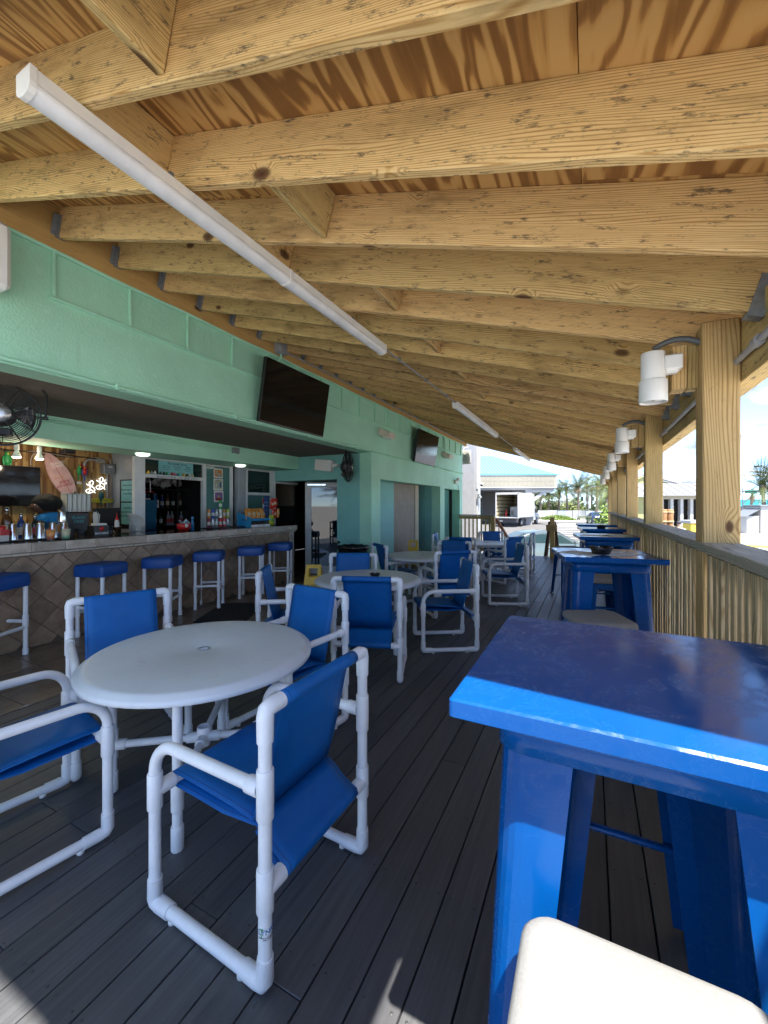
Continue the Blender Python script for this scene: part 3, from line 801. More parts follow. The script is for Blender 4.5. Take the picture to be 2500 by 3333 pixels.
board('bottom_rail', (-3.64, 12.47, .12), (-2.62, 12.47, .12), .036, .088, WPOST, er)
board('post', (-2.60, 12.45, GZ + .02), (-2.60, 12.45, 1.14), .12, .12, WPOST, er, up=(1, 0, 0))
for k in range(8): board('baluster', (-3.57 + k * .125, 12.43, .06), (-3.57 + k * .125, 12.43, 1.135), .038, .038, WPOST, er, up=(1, 0, 0))
sr = thing('stair_handrail', 'reddish brown wooden handrail sloping down from the far end of the deck', 'handrail', (-2.6, 13.3, GZ), world=True)
RB = wood('red_brown_lumber', (0.30, 0.13, 0.06), (0.18, 0.07, 0.03), (0.36, 0.18, 0.09), knots=False)
board('rail', (-2.52, 12.55, 1.05), (-2.30, 14.3, .05), .09, .038, RB, sr)
board('post', (-2.30, 14.3, GZ + .02), (-2.30, 14.3, .08), .09, .09, RB, sr, up=(1, 0, 0))
for k in range(6): board('baluster', (-2.49 + k * .033, 12.8 + k * .26, GZ + .1), (-2.49 + k * .033, 12.8 + k * .26, .88 - k * .149), .03, .03, RB, sr, up=(1, 0, 0))
stp = struct(mk('steps', MB().bbox(-2.5, -.7, 12.56, 12.95, GZ, -.2, .01).bbox(-2.5, -.7, 12.95, 13.3, GZ, -.45, .01).bbox(-2.5, -.7, 13.3, 13.65, GZ, -.7, .01), DECK))
nw = thing('newel_post', 'lone square wooden newel post at the head of the deck steps with short cross block', 'post', (-.93, 12.2, 0), world=True)
board('post', (-.93, 12.2, -.3), (-.93, 12.2, 1.13), .115, .115, WPOST, nw, up=(1, 0, 0))
board('cross_block', (-1.08, 12.14, .84), (-.80, 12.14, .84), .09, .17, WPOST, nw)
af = thing('folding_sign', 'dark brown folding A-frame board leaning shut against the newel post', 'sign', (-.95, 12.5, 0), world=True)
BRN = mat('dark_brown', (0.06, 0.03, 0.018), .6)
for s_ in (-1, 1):
    board('leg', (-.95 + s_ * .07, 12.42, 1.0), (-.95 + s_ * .19, 12.42, .01), .03, .06, BRN, af, up=(1, 0, 0))
    board('leg', (-.95 + s_ * .06, 12.47, .98), (-.95 + s_ * .15, 12.52, .01), .03, .06, RB, af, up=(1, 0, 0))
board('panel', (-.93, 12.44, .96), (-.86, 12.48, .1), .02, .16, mat('sand_panel', (.35, .28, .18), .7), af, up=(1, 0, 0))

# ------------------------------------------------------------------ patio chair of white pipe with blue sling
TR = .0205; FR_ = .0262
def fitting(mb, p, axis, ln, r=FR_):
    p = Vector(p); a = Vector(axis).normalized()
    mb.tube([p - a * ln / 2, p - a * (ln / 2 - .004), p + a * (ln / 2 - .004), p + a * ln / 2], [r * .93, r, r, r * .93], 14)
HW = .275; HD = .27
def patio_chair(label, loc, rz):
    t = thing('patio_chair', label, 'chair', loc, rz, 'white pipe patio chairs with blue slings')
    for sx in (-1, 1):
        x = sx * HW
        f = MB()
        z0 = .034
        # base runner, elbows, front post with rounded arm, back post
        path = [(x, HD, .05)] + [(x, HD, z) for z in (.2, .4, .50)]
        path += arc((HD - .11, .50), .11, 0, PI / 2, 8, 'YZ', x)[1:] + [(x, -HD + .02, .61)]
        f.tube(path, TR, 14)
        f.tube([(x, -HD, .04), (x, -HD, .845)], TR, 14)
        f.tube([(x, -HD, z0), (x, HD, z0)], TR, 14)
        for yy_ in (-HD, HD):
            s_ = 1 if yy_ < 0 else -1
            f.tube([(x, yy_, .115), (x, yy_, .05), (x, yy_ + s_ * .008, .036), (x, yy_ + s_ * .03, z0), (x, yy_ + s_ * .09, z0)], [FR_ * .95, FR_, FR_ * .98, FR_, FR_ * .95], 14)
        fitting(f, (x, HD, .43), (0, 0, 1), .13); fitting(f, (x, -HD, .60), (0, 0, 1), .15); fitting(f, (x, -HD, .315), (0, 0, 1), .13)
        fitting(f, (x, -HD + .045, .61), (0, 1, 0), .05)
        f.tube([(x, -HD, .755), (x, -HD, .83), (x - sx * .004, -HD, .848), (x - sx * .022, -HD, .853), (x - sx * .070, -HD, .853)], [FR_ * .95, FR_, FR_, FR_, FR_ * .95], 14)
        f.tube([(x, HD, .43), (x - sx * .07, HD, .43)], FR_, 14); f.tube([(x, -HD, .315), (x - sx * .07, -HD, .315)], FR_, 14)
        so_ = mk('side_frame', f, PVC, t)
        gl = MB()
        for yy_ in (-.17, .17): gl.lathe([(0, 0), (.014, 0), (.014, .014), (.008, .018)], (x, yy_, .0), 10)
        mk('foot_glide', gl, WHITE, t)
    for nm, y, z in (('top_bar', -HD, .853), ('seat_bar', HD, .43), ('rear_bar', -HD, .315)):
        mk(nm, MB().tube([(-HW + .06, y, z), (HW - .06, y, z)], TR, 12), PVC, t)
    W = .2035
    def cloth(path, nm, wscale=1.0):
        rows = []
        for (y, z) in path:
            rows.append([(xx * W, y, z) for xx in (-1, -.75, -.4, 0, .4, .75, 1)])
        return mk(nm, MB().sheet(rows, .0035), SLING, t)
    r_ = TR + .003
    cz = .425; cy = -HD + .125
    # back: loops over the top bar, runs to the crease
    top = [(-HD + .004, .853 - r_ + 0.0)] + arc((-HD, .853), r_, -PI / 2, -PI - PI / 2 + 2 * PI * 0 - .0, 1)[:0]
    lp = []
    for i in range(9):
        a = -.45 * PI - (1.42 * PI) * i / 8
        lp.append((-HD + r_ * math.cos(a), .853 + r_ * math.sin(a)))
    # lp goes from below, round the rear, over the top, to the front
    bp = lp + [(-HD + .032, .80), (-HD + .05, .72), (-HD + .072, .62), (-HD + .096, .52), (cy, cz)]
    cloth(bp, 'back_sling')
    cloth([(cy - .002, cz - .004), (-HD + .085, .40), (-HD + .045, .365), (-HD + .005, .343), (-HD - .018, .334), (-HD - .0245, .315), (-HD - .014, .296), (-HD + .01, .291), (-HD + .05, .335), (cy - .01, cz - .03)], 'lower_sling')
    cloth([(cy, cz - .001), (-.05, .438), (.08, .447), (.2, .4535), (HD, .4535), (HD + .018, .446), (HD + .0235, .43), (HD + .015, .413), (HD - .01, .408), (.15, .405), (0, .398), (-.1, .408), (cy - .005, cz - .012)], 'seat_sling')
    return t
chA = patio_chair('nearest blue sling patio chair, back to the camera, maker sticker on one post', (-1.125, 1.215, 0), 88)
CH = [('blue sling patio chair cut off at the left edge, facing the near table', (-2.21, .845, 0), -10.7),
 ('blue sling patio chair pushed in between the near round table and the bar stools', (-2.55, 1.55, 0), -113),
 ('blue sling patio chair at the far side of the near round table, facing the camera', (-1.785, 2.12, 0), 172),
 ('blue sling patio chair, back to the camera, before the round table with the ashtray', (-1.73, 3.19, 0), 20),
 ('blue sling patio chair seen from its front behind the round table holding the ashtray', (-2.48, 4.08, 0), 206),
 ('blue sling patio chair in profile right of the round table with the ashtray', (-1.374, 4.143, 0), 121),
 ('blue sling patio chair in profile left of the round table with the ashtray', (-2.52, 3.09, 0), -58),
 ('blue sling patio chair tucked under the left side of the middle distance table', (-2.68, 5.72, 0), -40),
 ('blue sling patio chair in profile standing on the aisle before the far round table', (-1.16, 6.35, 0), 113),
 ('blue sling patio chair angled to the right side of the farthest round table', (-1.47, 8.06, 0), 58),
 ('blue sling patio chair beyond the farthest round table, facing the camera', (-1.84, 9.1, 0), 215),
 ('blue sling patio chair standing alone farthest down the aisle near the steps', (-1.36, 9.2, 0), 90),
 ('blue sling patio chair, back to the camera, right of the middle distance table', (-1.73, 5.34, 0), 42),
 ('blue sling patio chair behind the middle distance table, facing the camera', (-2.03, 6.31, 0), 176),
 ('blue sling patio chair, back to the camera, before the farthest round table', (-2.15, 7.62, 0), 5),
 ('blue sling patio chair draped with a pale blue towel by the teal wall', (-2.62, 8.15, 0), -80)]
for lb, lc, rz in CH: copy_tree(chA, lc, rz, lb)
tw = MB().sheet([[(x, -.31 + .0 * x, .66) for x in (-.15, 0, .15)], [(x, -.312, .80) for x in (-.15, 0, .15)], [(x, -.275, .892) for x in (-.15, 0, .15)], [(x, -.228, .80) for x in (-.15, 0, .15)], [(x, -.20, .62) for x in (-.15, 0, .15)]], .006)
o = tag(mk('towel', tw, mat('pale_blue_towel', (.25, .42, .62), .9, bmp=.4)), 'pale blue towel hung over the back of the chair by the teal wall', 'towel')
o.location = (-2.62, 8.15, 0); o.rotation_euler = (0, 0, R(-80))
# maker's sticker on the near chair: left rear post (seen from behind)
def wraptext(body, size, c, r, z, a0, m, name, parent, depth=.0004):
    me = text_mesh(body, size, depth)
    for v in me.vertices:
        a = a0 + v.co.x / r; rr = r + v.co.z + .0006
        v.co = Vector((c[0] + rr * math.cos(a), c[1] + rr * math.sin(a), z + v.co.y))
    me.materials.clear(); me.materials.append(m)
    return mk(name, me, None, parent)
BLUINK = mat('blue_ink', (.05, .15, .4), .5); GRNINK = mat('green_ink', (.02, .3, .06), .5)
ca = -PI / 2 - .42
for sx in (-1,):
    c_ = (sx * HW, -HD)
    wraptext('LYNKS', .020, c_, TR, .205, ca, BLUINK, 'sticker_lettering', chA)
    for k, tx in enumerate(('Manufacturer of PVC Furniture', 'made in Florida')):
        wraptext(tx, .0045, c_, TR, .190 - k * .006, ca, INK, 'sticker_lettering', chA)
    pm = MB()
    for k in range(6):
        a = ca - .9 + .0; an = R(20 + k * 28)
        x_ = .009 * math.cos(an); z_ = .007 * math.sin(an)
        def pt(u, v_, rr=TR + .0012): return (c_[0] + rr * math.cos(a + u / TR), c_[1] + rr * math.sin(a + u / TR), .213 + v_)
        pm.add([pt(0, 0), pt(x_ * .5 - z_ * .15, z_ * .5 + .002), pt(x_, z_ * .6), pt(x_ * .5, z_ * .3)], [(0, 1, 2, 3)])
    pm.add([pt(-.0012, -.022), pt(.0012, -.022), pt(.0008, 0), pt(-.0008, 0)], [(0, 1, 2, 3)])
    mk('sticker_palm', pm, GRNINK, chA)

# ------------------------------------------------------------------ round tables
def round_table(label, loc, rz):
    t = thing('round_table', label, 'table', loc, rz, 'round white patio tables')
    R_ = .56
    prof = [(.022, .672), (R_ - .05, .672), (R_ - .006, .655), (R_, .658), (R_ + .001, .676), (R_ - .006, .684), (R_ - .018, .688), (R_ - .024, .697), (R_ - .05, .700), (.03, .700), (.022, .697), (.022, .672)]
    mk('tabletop', MB().lathe(prof, (0, 0, 0), 72), TTOP, t)
    mk('umbrella_hole', MB().lathe([(.021, .69), (.021, .60), (.0215, .60)], (0, 0, 0), 20).lathe([(.022, .702), (.034, .7015), (.034, .699), (.022, .699)], (0, 0, 0), 24), mat('grey_plastic', (.35, .36, .37), .4), t)
    ro = .44
    for k in range(4):
        a = R(-53 + 90 * k); x, y = ro * math.cos(a), ro * math.sin(a)
        lg = MB().tube([(x, y, .0), (x, y, .665)], TR * 1.02, 14)
        fitting(lg, (x, y, .05), (0, 0, 1), .10); fitting(lg, (x, y, .24), (0, 0, 1), .15)
        mk('leg', lg, PVC, t)
        br = MB().tube([(x, y, .235), (x * .08, y * .08, .235)], TR * .9, 12); fitting(br, (x * .92, y * .92, .235), (x, y, 0), .06); fitting(br, (x * .12, y * .12, .235), (x, y, 0), .06)
        mk('stretcher', br, PVC, t)
        a2 = a + PI / 2; x2, y2 = ro * math.cos(a2), ro * math.sin(a2)
        mk('apron_pipe', MB().tube([(x, y, .645), (x2, y2, .645)], TR * .85, 10), PVC, t)
    mk('hub', MB().lathe([(.03, .19), (.034, .195), (.034, .285), (.031, .29), (.026, .29), (.026, .2)], (0, 0, 0), 18), PVC, t)
    return t
rt = round_table('empty white round patio table nearest to the camera, with an umbrella hole', (-1.83, 1.51, 0), 0)
for lb, lc, rz in [('white round patio table with a black ashtray, beside the bar end', (-2.10, 3.80, 0), 30),
                   ('white round patio table in the middle distance in front of the taupe door', (-2.31, 5.90, 0), 12),
                   ('farthest white round patio table, before the end railing', (-1.88, 8.4, 0), 40)]:
    copy_tree(rt, lc, rz, lb)

# ------------------------------------------------------------------ blue metal bar tables and stools
def corner_leg(p_top, p_bot, qx, qy, w0, w1, th=.004, splits=8):
    """folded sheet leg, open to the inside; (qx,qy) = outward diagonal signs"""
    def section(c, wd):
        r = wd * .42; o = []
        o.append((0 - wd, 0))
        for i in range(7):
            a = PI / 2 - (PI / 2) * i / 6
            o.append((-r + r * math.cos(a), -r + r * math.sin(a)))
        o.append((0, -wd))
        # rolled rib edges
        inn = [(x - th if x > -wd + 1e-6 else x, y - th if y > -wd + 1e-6 else y) for (x, y) in o]
        loop = o + list(reversed(inn))
        return [(c[0] + qx * x, c[1] + qy * y, c[2]) for x, y in loop]
    mb = MB(); rows = []
    for i in range(splits + 1):
        f = i / splits; c = [p_top[k] * (1 - f) + p_bot[k] * f for k in range(3)]
        rows.append(section(c, w0 * (1 - f) + w1 * f))
    n = len(rows[0]); vs = [p for r in rows for p in r]; fs = []
    for i in range(splits):
        for k in range(n):
            a, b = i * n + k, i * n + (k + 1) % n
            q = (a, b, b + n, a + n); fs.append(q if qx * qy > 0 else tuple(reversed(q)))
    mb.add(vs, fs, False)
    mb.add(rows[0], [tuple(range(n))]); mb.add(rows[-1], [tuple(range(n))])
    # pressed centre rib
    cm = lambda z, wd, c: (c[0] + qx * (-wd * .16), c[1] + qy * (-wd * .16), z)
    mb.tube([cm(p_top[2] - .03, w0, p_top), cm(p_bot[2] + .03, w1, p_bot)], .004, 6)
    return mb
def rounded(hx, hy, r, n=5):
    o = []
    for cx, cy, a0 in ((hx - r, hy - r, 0), (-hx + r, hy - r, PI / 2), (-hx + r, -hy + r, PI), (hx - r, -hy + r, 1.5 * PI)):
        for i in range(n + 1):
            a = a0 + PI / 2 * i / n; o.append((cx + r * math.cos(a), cy + r * math.sin(a)))
    return o
TH = 1.12
def bar_table(label, loc, rz):
    t = thing('bar_table', label, 'table', loc, rz, 'blue metal bar tables along the railing')
    h = .307
    bm = MB()
    lv = [(h - .006, TH - .036), (h, TH - .032), (h, TH - .004), (h - .004, TH)]
    rows = [[(x, y, z) for x, y in rounded(hh, hh, .008, 3)] for hh, z in lv]
    n = len(rows[0]); vs = [p for r in rows for p in r]
    fs = [(i * n + k, i * n + (k + 1) % n, (i + 1) * n + (k + 1) % n, (i + 1) * n + k) for i in range(3) for k in range(n)]
    bm.add(vs, fs); bm.add(rows[-1], [tuple(range(n))]); bm.add(rows[0], [tuple(reversed(range(n)))])
    mk('tabletop', bm, BLUE, t)
    ap = MB(); ha = h - .072
    P_ = rounded(ha, ha, .05, 6); Q_ = rounded(ha - .004, ha - .004, .046, 6)
    n = len(P_); z0, z1 = TH - .105, TH - .036
    P2 = rounded(ha + .006, ha + .006, .052, 6)
    vs = [(x, y, z0) for x, y in P2] + [(x, y, z1) for x, y in P_] + [(x, y, z1) for x, y in Q_] + [(x, y, z0) for x, y in Q_]
    fs = []
    for a in range(4):
        b = (a + 1) % 4
        for k in range(n):
            k2 = (k + 1) % n; fs.append((a * n + k, a * n + k2, b * n + k2, b * n + k))
    ap.add(vs, fs, True); mk('apron', ap, BLUE, t)
    for qx in (-1, 1):
        for qy in (-1, 1):
            mk('leg', corner_leg((qx * (ha - .002), qy * (ha - .002), TH - .10), (qx * (h - .03), qy * (h - .03), .012), qx, qy, .125, .07), BLUE, t)
            mk('foot', MB().bbox(qx * (h - .035) - .02, qx * (h - .035) + .02, qy * (h - .035) - .02, qy * (h - .035) + .02, 0, .014, .003), RUBBER, t)
    return t
SH = .742
def metal_stool(label, loc, rz, cushion=True):
    t = thing('metal_stool', label, 'stool', loc, rz, 'blue metal bar stools with grey pads')
    hs = .155
    pan = MB()
    lv = [(hs + .012, SH - .055), (hs + .008, SH - .012), (hs, SH - .002), (hs - .006, SH)]
    rows = [[(x, y, z) for x, y in rounded(hh, hh, .045, 5)] for hh, z in lv]
    n = len(rows[0]); vs = [p for r in rows for p in r]
    pan.add(vs, [(i * n + k, i * n + (k + 1) % n, (i + 1) * n + (k + 1) % n, (i + 1) * n + k) for i in range(3) for k in range(n)], True)
    pan.add(rows[-1], [tuple(range(n))])
    mk('seat_pan', pan, BLUE, t)
    hb = .205
    for qx in (-1, 1):
        for qy in (-1, 1):
            mk('leg', corner_leg((qx * (hs + .010), qy * (hs + .010), SH - .02), (qx * hb, qy * hb, .012), qx, qy, .085, .05), BLUE, t)
            mk('foot', MB().bbox(qx * (hb - .006) - .015, qx * (hb - .006) + .015, qy * (hb - .006) - .015, qy * (hb - .006) + .015, 0, .014, .003), RUBBER, t)
    for yy_, zb_ in ((-1, .52), (1, .30)):
        hh = .155 + .045 * (1 - zb_ / SH) - .012
        mk('footrest', MB().tube([(-hh, yy_ * hh, zb_), (hh, yy_ * hh, zb_)], .0085, 8), BLUE, t)
    cb = MB()
    cb.tube([(-.15, -.15, SH - .09), (.15, .15, SH - .09)], .006, 6); cb.tube([(-.15, .15, SH - .09), (.15, -.15, SH - .09)], .006, 6)
    mk('cross_brace', cb, BLUE, t)
    if cushion:
        cu = MB(); hc = .165
        prof = [(hc - .012, 0), (hc, .005), (hc + .002, .016), (hc + .001, .030), (hc - .006, .040), (hc - .018, .045), (hc - .06, .048), (hc - .12, .049)]
        rows = [[(x, y, SH + .002 + z) for x, y in rounded(hh, hh, max(.012, .045 - (hc - hh) * .2), 5)] for hh, z in prof]
        n = len(rows[0]); vs = [p for r in rows for p in r]
        cu.add(vs, [(i * n + k, i * n + (k + 1) % n, (i + 1) * n + (k + 1) % n, (i + 1) * n + k) for i in range(len(rows) - 1) for k in range(n)], True)
        cu.add(rows[-1], [tuple(range(n))], True); cu.add(rows[0], [tuple(reversed(range(n)))])
        mk('cushion', cu, CUSH, t)
    return t
bt = bar_table('glossy blue bar table nearest to the camera, sunlit along its front edge', (.083, 1.004, 0), 0)
for lb, lc, rz in [('blue bar table behind the nearest one, holding a black ashtray on paper menus', (.085, 3.32, 0), 12),
                   ('third blue bar table along the railing, with papers lying across it', (.16, 5.30, 0), 8),
                   ('fourth blue bar table along the railing, with an ashtray', (.165, 6.95, 0), 8),
                   ('farthest blue bar table along the railing, bare', (.09, 8.35, 0), 5)]:
    copy_tree(bt, lc, rz, lb)
ms = metal_stool('blue metal stool with sunlit pale grey pad cut by the bottom right of the picture', (.068, .565, 0), 0)
for lb, lc, rz in [('blue metal stool standing under the nearest bar table behind its front leg', (.10, 1.50, 0), 0),
                   ('blue metal stool with grey pad just beyond the nearest bar table', (.045, 2.80, 0), 22),
                   ('blue metal stool with grey pad pushed under the second bar table', (.115, 4.40, 0), 10),
                   ('blue metal stool with grey pad in front of the third bar table', (.09, 5.10, 0), 14),
                   ('blue metal stool with grey pad seen under the fourth bar table', (.14, 7.1, 0), 10),
                   ('blue metal stool standing out in the aisle left of the fourth bar table', (-.31, 7.3, 0), 30)]:
    copy_tree(ms, lc, rz, lb)
# ashtrays, papers
def ashtray(label, loc):
    t = thing('ashtray', label, 'ashtray', loc, random.uniform(0, 40), 'black plastic ashtrays')
    n = 48; mb = MB(); prof = [(.036, 0), (.042, .002), (.048, .02), (.058, .034), (.052, .036), (.044, .022), (.038, .008), (0, .006)]
    vs = []
    for (r, z) in prof:
        for k in range(n):
            a = 2 * PI * k / n; zz_ = z - (.008 if (k % 12) < 3 and z > .03 else 0)
            vs.append((r * math.cos(a), r * math.sin(a), zz_))
    mb.add(vs, [(i * n + k, i * n + (k + 1) % n, (i + 1) * n + (k + 1) % n, (i + 1) * n + k) for i in range(len(prof) - 1) for k in range(n)], True)
    mk('bowl', mb, BLACK, t)
    mk('base_ring', MB().lathe([(.03, 0), (.037, 0), (.037, .004)], (0, 0, 0), 24), BLACK, t)
    return t
a1 = ashtray('black ashtray on the white round table beside the bar end', (-2.05, 3.86, .7005))
copy_tree(a1, (.07, 3.22, TH + .003), 10, 'black ashtray on paper menus on the second blue bar table').scale = (1.35, 1.35, 1.5)
copy_tree(a1, (.15, 6.85, TH + .001), 30, 'black ashtray on the fourth blue bar table').scale = (1.3, 1.3, 1.4)
PAPER = mat('paper', (.62, .62, .58), .7)
def paper(label, loc, rz, m=PAPER):
    t = thing('menu_paper', label, 'menu', loc, rz)
    mk('sheet', MB().box(-.107, .107, -.14, .14, 0, .0012), m, t)
    for k, (s_, tx) in enumerate(((.03, 'MENU'), (.012, 'burgers  wings  tacos'), (.012, 'frozen drinks'), (.012, 'happy hour daily'))):
        letters('lettering', tx, s_, INK, t, (0, .09 - k * .04, .0016), (0, 0, 0), .0002)
paper('printed paper menu lying left of the ashtray on the second blue bar table', (-.05, 3.24, TH + .0005), 60)
paper('printed paper menu lying right of the ashtray on the second blue bar table', (.17, 3.30, TH + .0005), -50)
paper('paper menu lying on the left half of the third blue bar table', (.05, 5.2, TH + .0005), 75, mat('paper_warm', (.6, .52, .4), .7))
paper('paper menu lying on the right half of the third blue bar table', (.27, 5.28, TH + .0005), 100, mat('paper_green', (.4, .55, .45), .7))

# ------------------------------------------------------------------ bar counter
bar = thing('bar_counter', 'long bar counter faced with diagonal brown stone tiles under a polished tile top', 'bar', (-5.3, 4, 0), world=True)
Y0B, Y1B, ZT = .6, 6.26, .948
mk('counter_body', MB().box(-5.62, -5.108, Y0B, Y1B - .01, 0, .975), GROUT, bar)
def clip(poly, ax, lim, sgn):
    o = []
    for i in range(len(poly)):
        a, b = poly[i], poly[(i + 1) % len(poly)]
        ina = sgn * (a[ax] - lim) <= 0; inb = sgn * (b[ax] - lim) <= 0
        if ina: o.append(a)
        if ina != inb:
            f = (lim - a[ax]) / (b[ax] - a[ax]); o.append((a[0] + f * (b[0] - a[0]), a[1] + f * (b[1] - a[1])))
    return o
Dg = .30; hdg = Dg / 2 - .0045
cnt = 0
Mx = Matrix(((0, 0, 1, 0), (1, 0, 0, 0), (0, 1, 0, 0), (0, 0, 0, 1)))   # (y,z,depth) -> (x=depth, y, z)
for i in range(40):
    for j in range(9):
        cy = 1.0 + i * Dg / 2; cz = .07 + j * Dg / 2
        if (i + j) % 2: continue
        if cy > 6.2: continue
        p = [(cy + hdg, cz), (cy, cz + hdg), (cy - hdg, cz), (cy, cz - hdg)]
        for ax, lim, sg in ((0, 6.135, 1), (1, ZT - .004, 1), (1, .012, -1)):
            p = clip(p, ax, lim, sg)
            if len(p) < 3: break
        if len(p) < 3: continue
        c0 = (sum(q[0] for q in p) / len(p), sum(q[1] for q in p) / len(p))
        pr = [(q[0] - c0[0], q[1] - c0[1]) for q in p]; pin = [(q[0] * .965, q[1] * .965) for q in pr]
        n = len(pr)
        vs = [Mx @ Vector((a, b, -.004)) for a, b in pr] + [Mx @ Vector((a, b, .0035)) for a, b in pr] + [Mx @ Vector((a, b, .0055)) for a, b in pin]
        fs = [(k, (k + 1) % n, n + (k + 1) % n, n + k) for k in range(n)] + [(n + k, n + (k + 1) % n, 2 * n + (k + 1) % n, 2 * n + k) for k in range(n)] + [tuple(range(2 * n, 3 * n))]
        mk('tile', MB().add(vs, fs), TILE, bar, (-5.105 + 5.3, c0[0] - 4, c0[1]))
# edge tiles, trim row, end column, dark top
random.seed(2)
y = Y0B
k = 0
em = MB().bbox(-.02, .02, -.1485, .1485, -.045, .05, .006).mesh('edge_tile', CTILE)
tm = MB().bbox(-.012, .012, -.0735, .0735, -.0125, .0125, .004).mesh('trim_tile', CTILE)
while y < Y1B - .1:
    mk('edge_tile', em, None, bar, (-5.06 + 5.3, y + .15 - 4, 1.03)); y += .3
y = Y0B
while y < Y1B - .1:
    mk('trim_tile', tm, None, bar, (-5.088 + 5.3, y + .075 - 4, .966)); y += .15
for k in range(4):
    mk('end_tile', MB().bbox(-.01, .01, -.055, .055, -.117, .117, .003), CTILE, bar, (-5.1 + 5.3, 6.198 - 4, .118 + k * .237))
mk('end_panel', MB().box(-5.62, -5.09, 6.254, 6.262, 0, 1.0), CTILE, bar)
mk('counter_top', MB().bbox(-5.78, -5.081, Y0B, Y1B, .985, 1.082, .004), mat('dark_granite', (0.055, 0.03, 0.02), .05, var=.6, nscale=40), bar)
for lb, y in (('10', 5.05), ('11', 5.36), ('12', 6.08)):
    letters('seat_number', lb, .05, WHITE, bar, (-5.0385 + 5.3, y - 4, 1.035), FACE_X, .0006, spacing=1.3)

# ------------------------------------------------------------------ bar stools
def bar_stool(label, loc, rz):
    t = thing('bar_stool', label, 'stool', loc, rz, 'white pipe bar stools with blue covers along the bar')
    h = .155
    for sx in (-1, 1):
        for sy in (-1, 1):
            x, y = sx * h, sy * h
            lg = MB().tube([(x, y, 0), (x, y, .70)], TR, 12)
            fitting(lg, (x, y, .03), (0, 0, 1), .06, .0245); fitting(lg, (x, y, .285 if sx < 0 else .325), (0, 0, 1), .12, .0255)
            mk('leg', lg, PVC, t)
    for a, b, z in (((-1, -1), (1, -1), .325), ((-1, 1), (1, 1), .325), ((-1, -1), (-1, 1), .27), ((1, -1), (1, 1), .27)):
        mk('footrest', MB().tube([(a[0] * h, a[1] * h, z), (b[0] * h, b[1] * h, z)], .018, 10), PVC, t)
    cu = MB(); H_ = .19
    prof = [(H_ - .004, .672), (H_ + .002, .70), (H_, .765), (H_ - .004, .79), (H_ - .018, .803), (H_ - .06, .81), (H_ - .12, .812)]
    rows = [[(x, y, z + .003 * math.sin(9 * x + 7 * y)) for x, y in rounded(hh, hh, max(.01, .035 - (H_ - hh) * .15), 4)] for hh, z in prof]
    n = len(rows[0]); vs = [p for r in rows for p in r]
    cu.add(vs, [(i * n + k, i * n + (k + 1) % n, (i + 1) * n + (k + 1) % n, (i + 1) * n + k) for i in range(len(rows) - 1) for k in range(n)], True)
    cu.add(rows[-1], [tuple(range(n))], True); cu.add(rows[0], [tuple(reversed(range(n)))])
    mk('seat_cover', cu, VINYL, t)
    return t
bs = bar_stool('white pipe bar stool with blue seat at the left edge of the picture, cut off', (-5.02, 1.80, 0), 25)
for lb, lc, rz in [('white pipe bar stool turned cornerwise, second along the bar from the left edge', (-4.97, 2.72, 0), 18),
                   ('white pipe bar stool in the middle of the bar, third from the left edge', (-4.93, 3.44, 0), 32),
                   ('white pipe bar stool third from the far end of the bar', (-4.90, 4.14, 0), 38),
                   ('white pipe bar stool second from the far end of the bar', (-4.86, 4.92, 0), 36),
                   ('white pipe bar stool nearest the far end of the bar, beside the end column', (-4.90, 5.66, 0), 30)]:
    copy_tree(bs, lc, rz, lb)

# ------------------------------------------------------------------ wall fittings
def tv(label, y0, y1, z0, z1, tilt):
    t = thing('television', label, 'television', (WX + .16, (y0 + y1) / 2, (z0 + z1) / 2), 0, 'flat televisions on the teal wall')
    w_, h_ = (y1 - y0), (z1 - z0)
    rt_ = (0, R(tilt), 0)
    mk('body', MB().bbox(-.05, -.002, -w_ / 2, w_ / 2, -h_ / 2, h_ / 2, .004), BLACK, t, (0, 0, 0), rt_)
    mk('screen', MB().box(-.001, .001, -w_ / 2 + .006, w_ / 2 - .006, -h_ / 2 + .018, h_ / 2 - .006), SCREEN, t, (0, 0, 0), rt_)
    mk('bottom_bezel', MB().bbox(-.002, .003, -w_ / 2 + .002, w_ / 2 - .002, -h_ / 2 + .002, -h_ / 2 + .017, .0015), mat('bezel_grey', (.08, .08, .085), .3), t, (0, 0, 0), rt_)
    mk('wall_bracket', MB().bbox(-.158, -.04, -.2, -.14, -.25, .25, .004).bbox(-.158, -.04, .14, .2, -.25, .25, .004).bbox(-.158, -.14, -.25, .25, -.2, .2, .004), GALV, t)
    return t
t1 = tv('large black wall television above the bar opening, tilted downwards', 3.72, 5.04, 2.47, 3.24, 9)
tv('smaller black wall television near the far end of the teal wall, mirroring bright sky', 8.60, 9.95, 2.45, 3.20, 9)
def wall_light(label, y, z):
    t = thing('wall_light', label, 'light', (WX + .001, y, z), 0, 'cream wedge wall lights')
    mk('housing', MB().add([(0, -.17, .06), (0, .17, .06), (.02, -.17, .10), (.02, .17, .10), (.22, -.14, .0), (.22, .14, .0), (.20, -.14, -.09), (.20, .14, -.09), (0, -.15, -.04), (0, .15, -.04)],
       [(0, 2, 3, 1), (2, 4, 5, 3), (4, 6, 7, 5), (6, 8, 9, 7), (8, 0, 1, 9), (0, 8, 6, 4, 2), (1, 3, 5, 7, 9)]), mat('cream_metal', (.62, .55, .46), .5), t)
    mk('lens', MB().box(.03, .19, -.12, .12, -.083, -.065), mat('frosted_lens', (.7, .7, .66), .3), t, (0, 0, 0), (0, R(4), 0))
    return t
wl = wall_light('cream wedge shaped wall light between the two wall televisions', 7.18, 2.86)
copy_tree(wl, (WX + .001, 11.0, 2.86), 0, 'cream wedge shaped wall light beyond the smaller television')
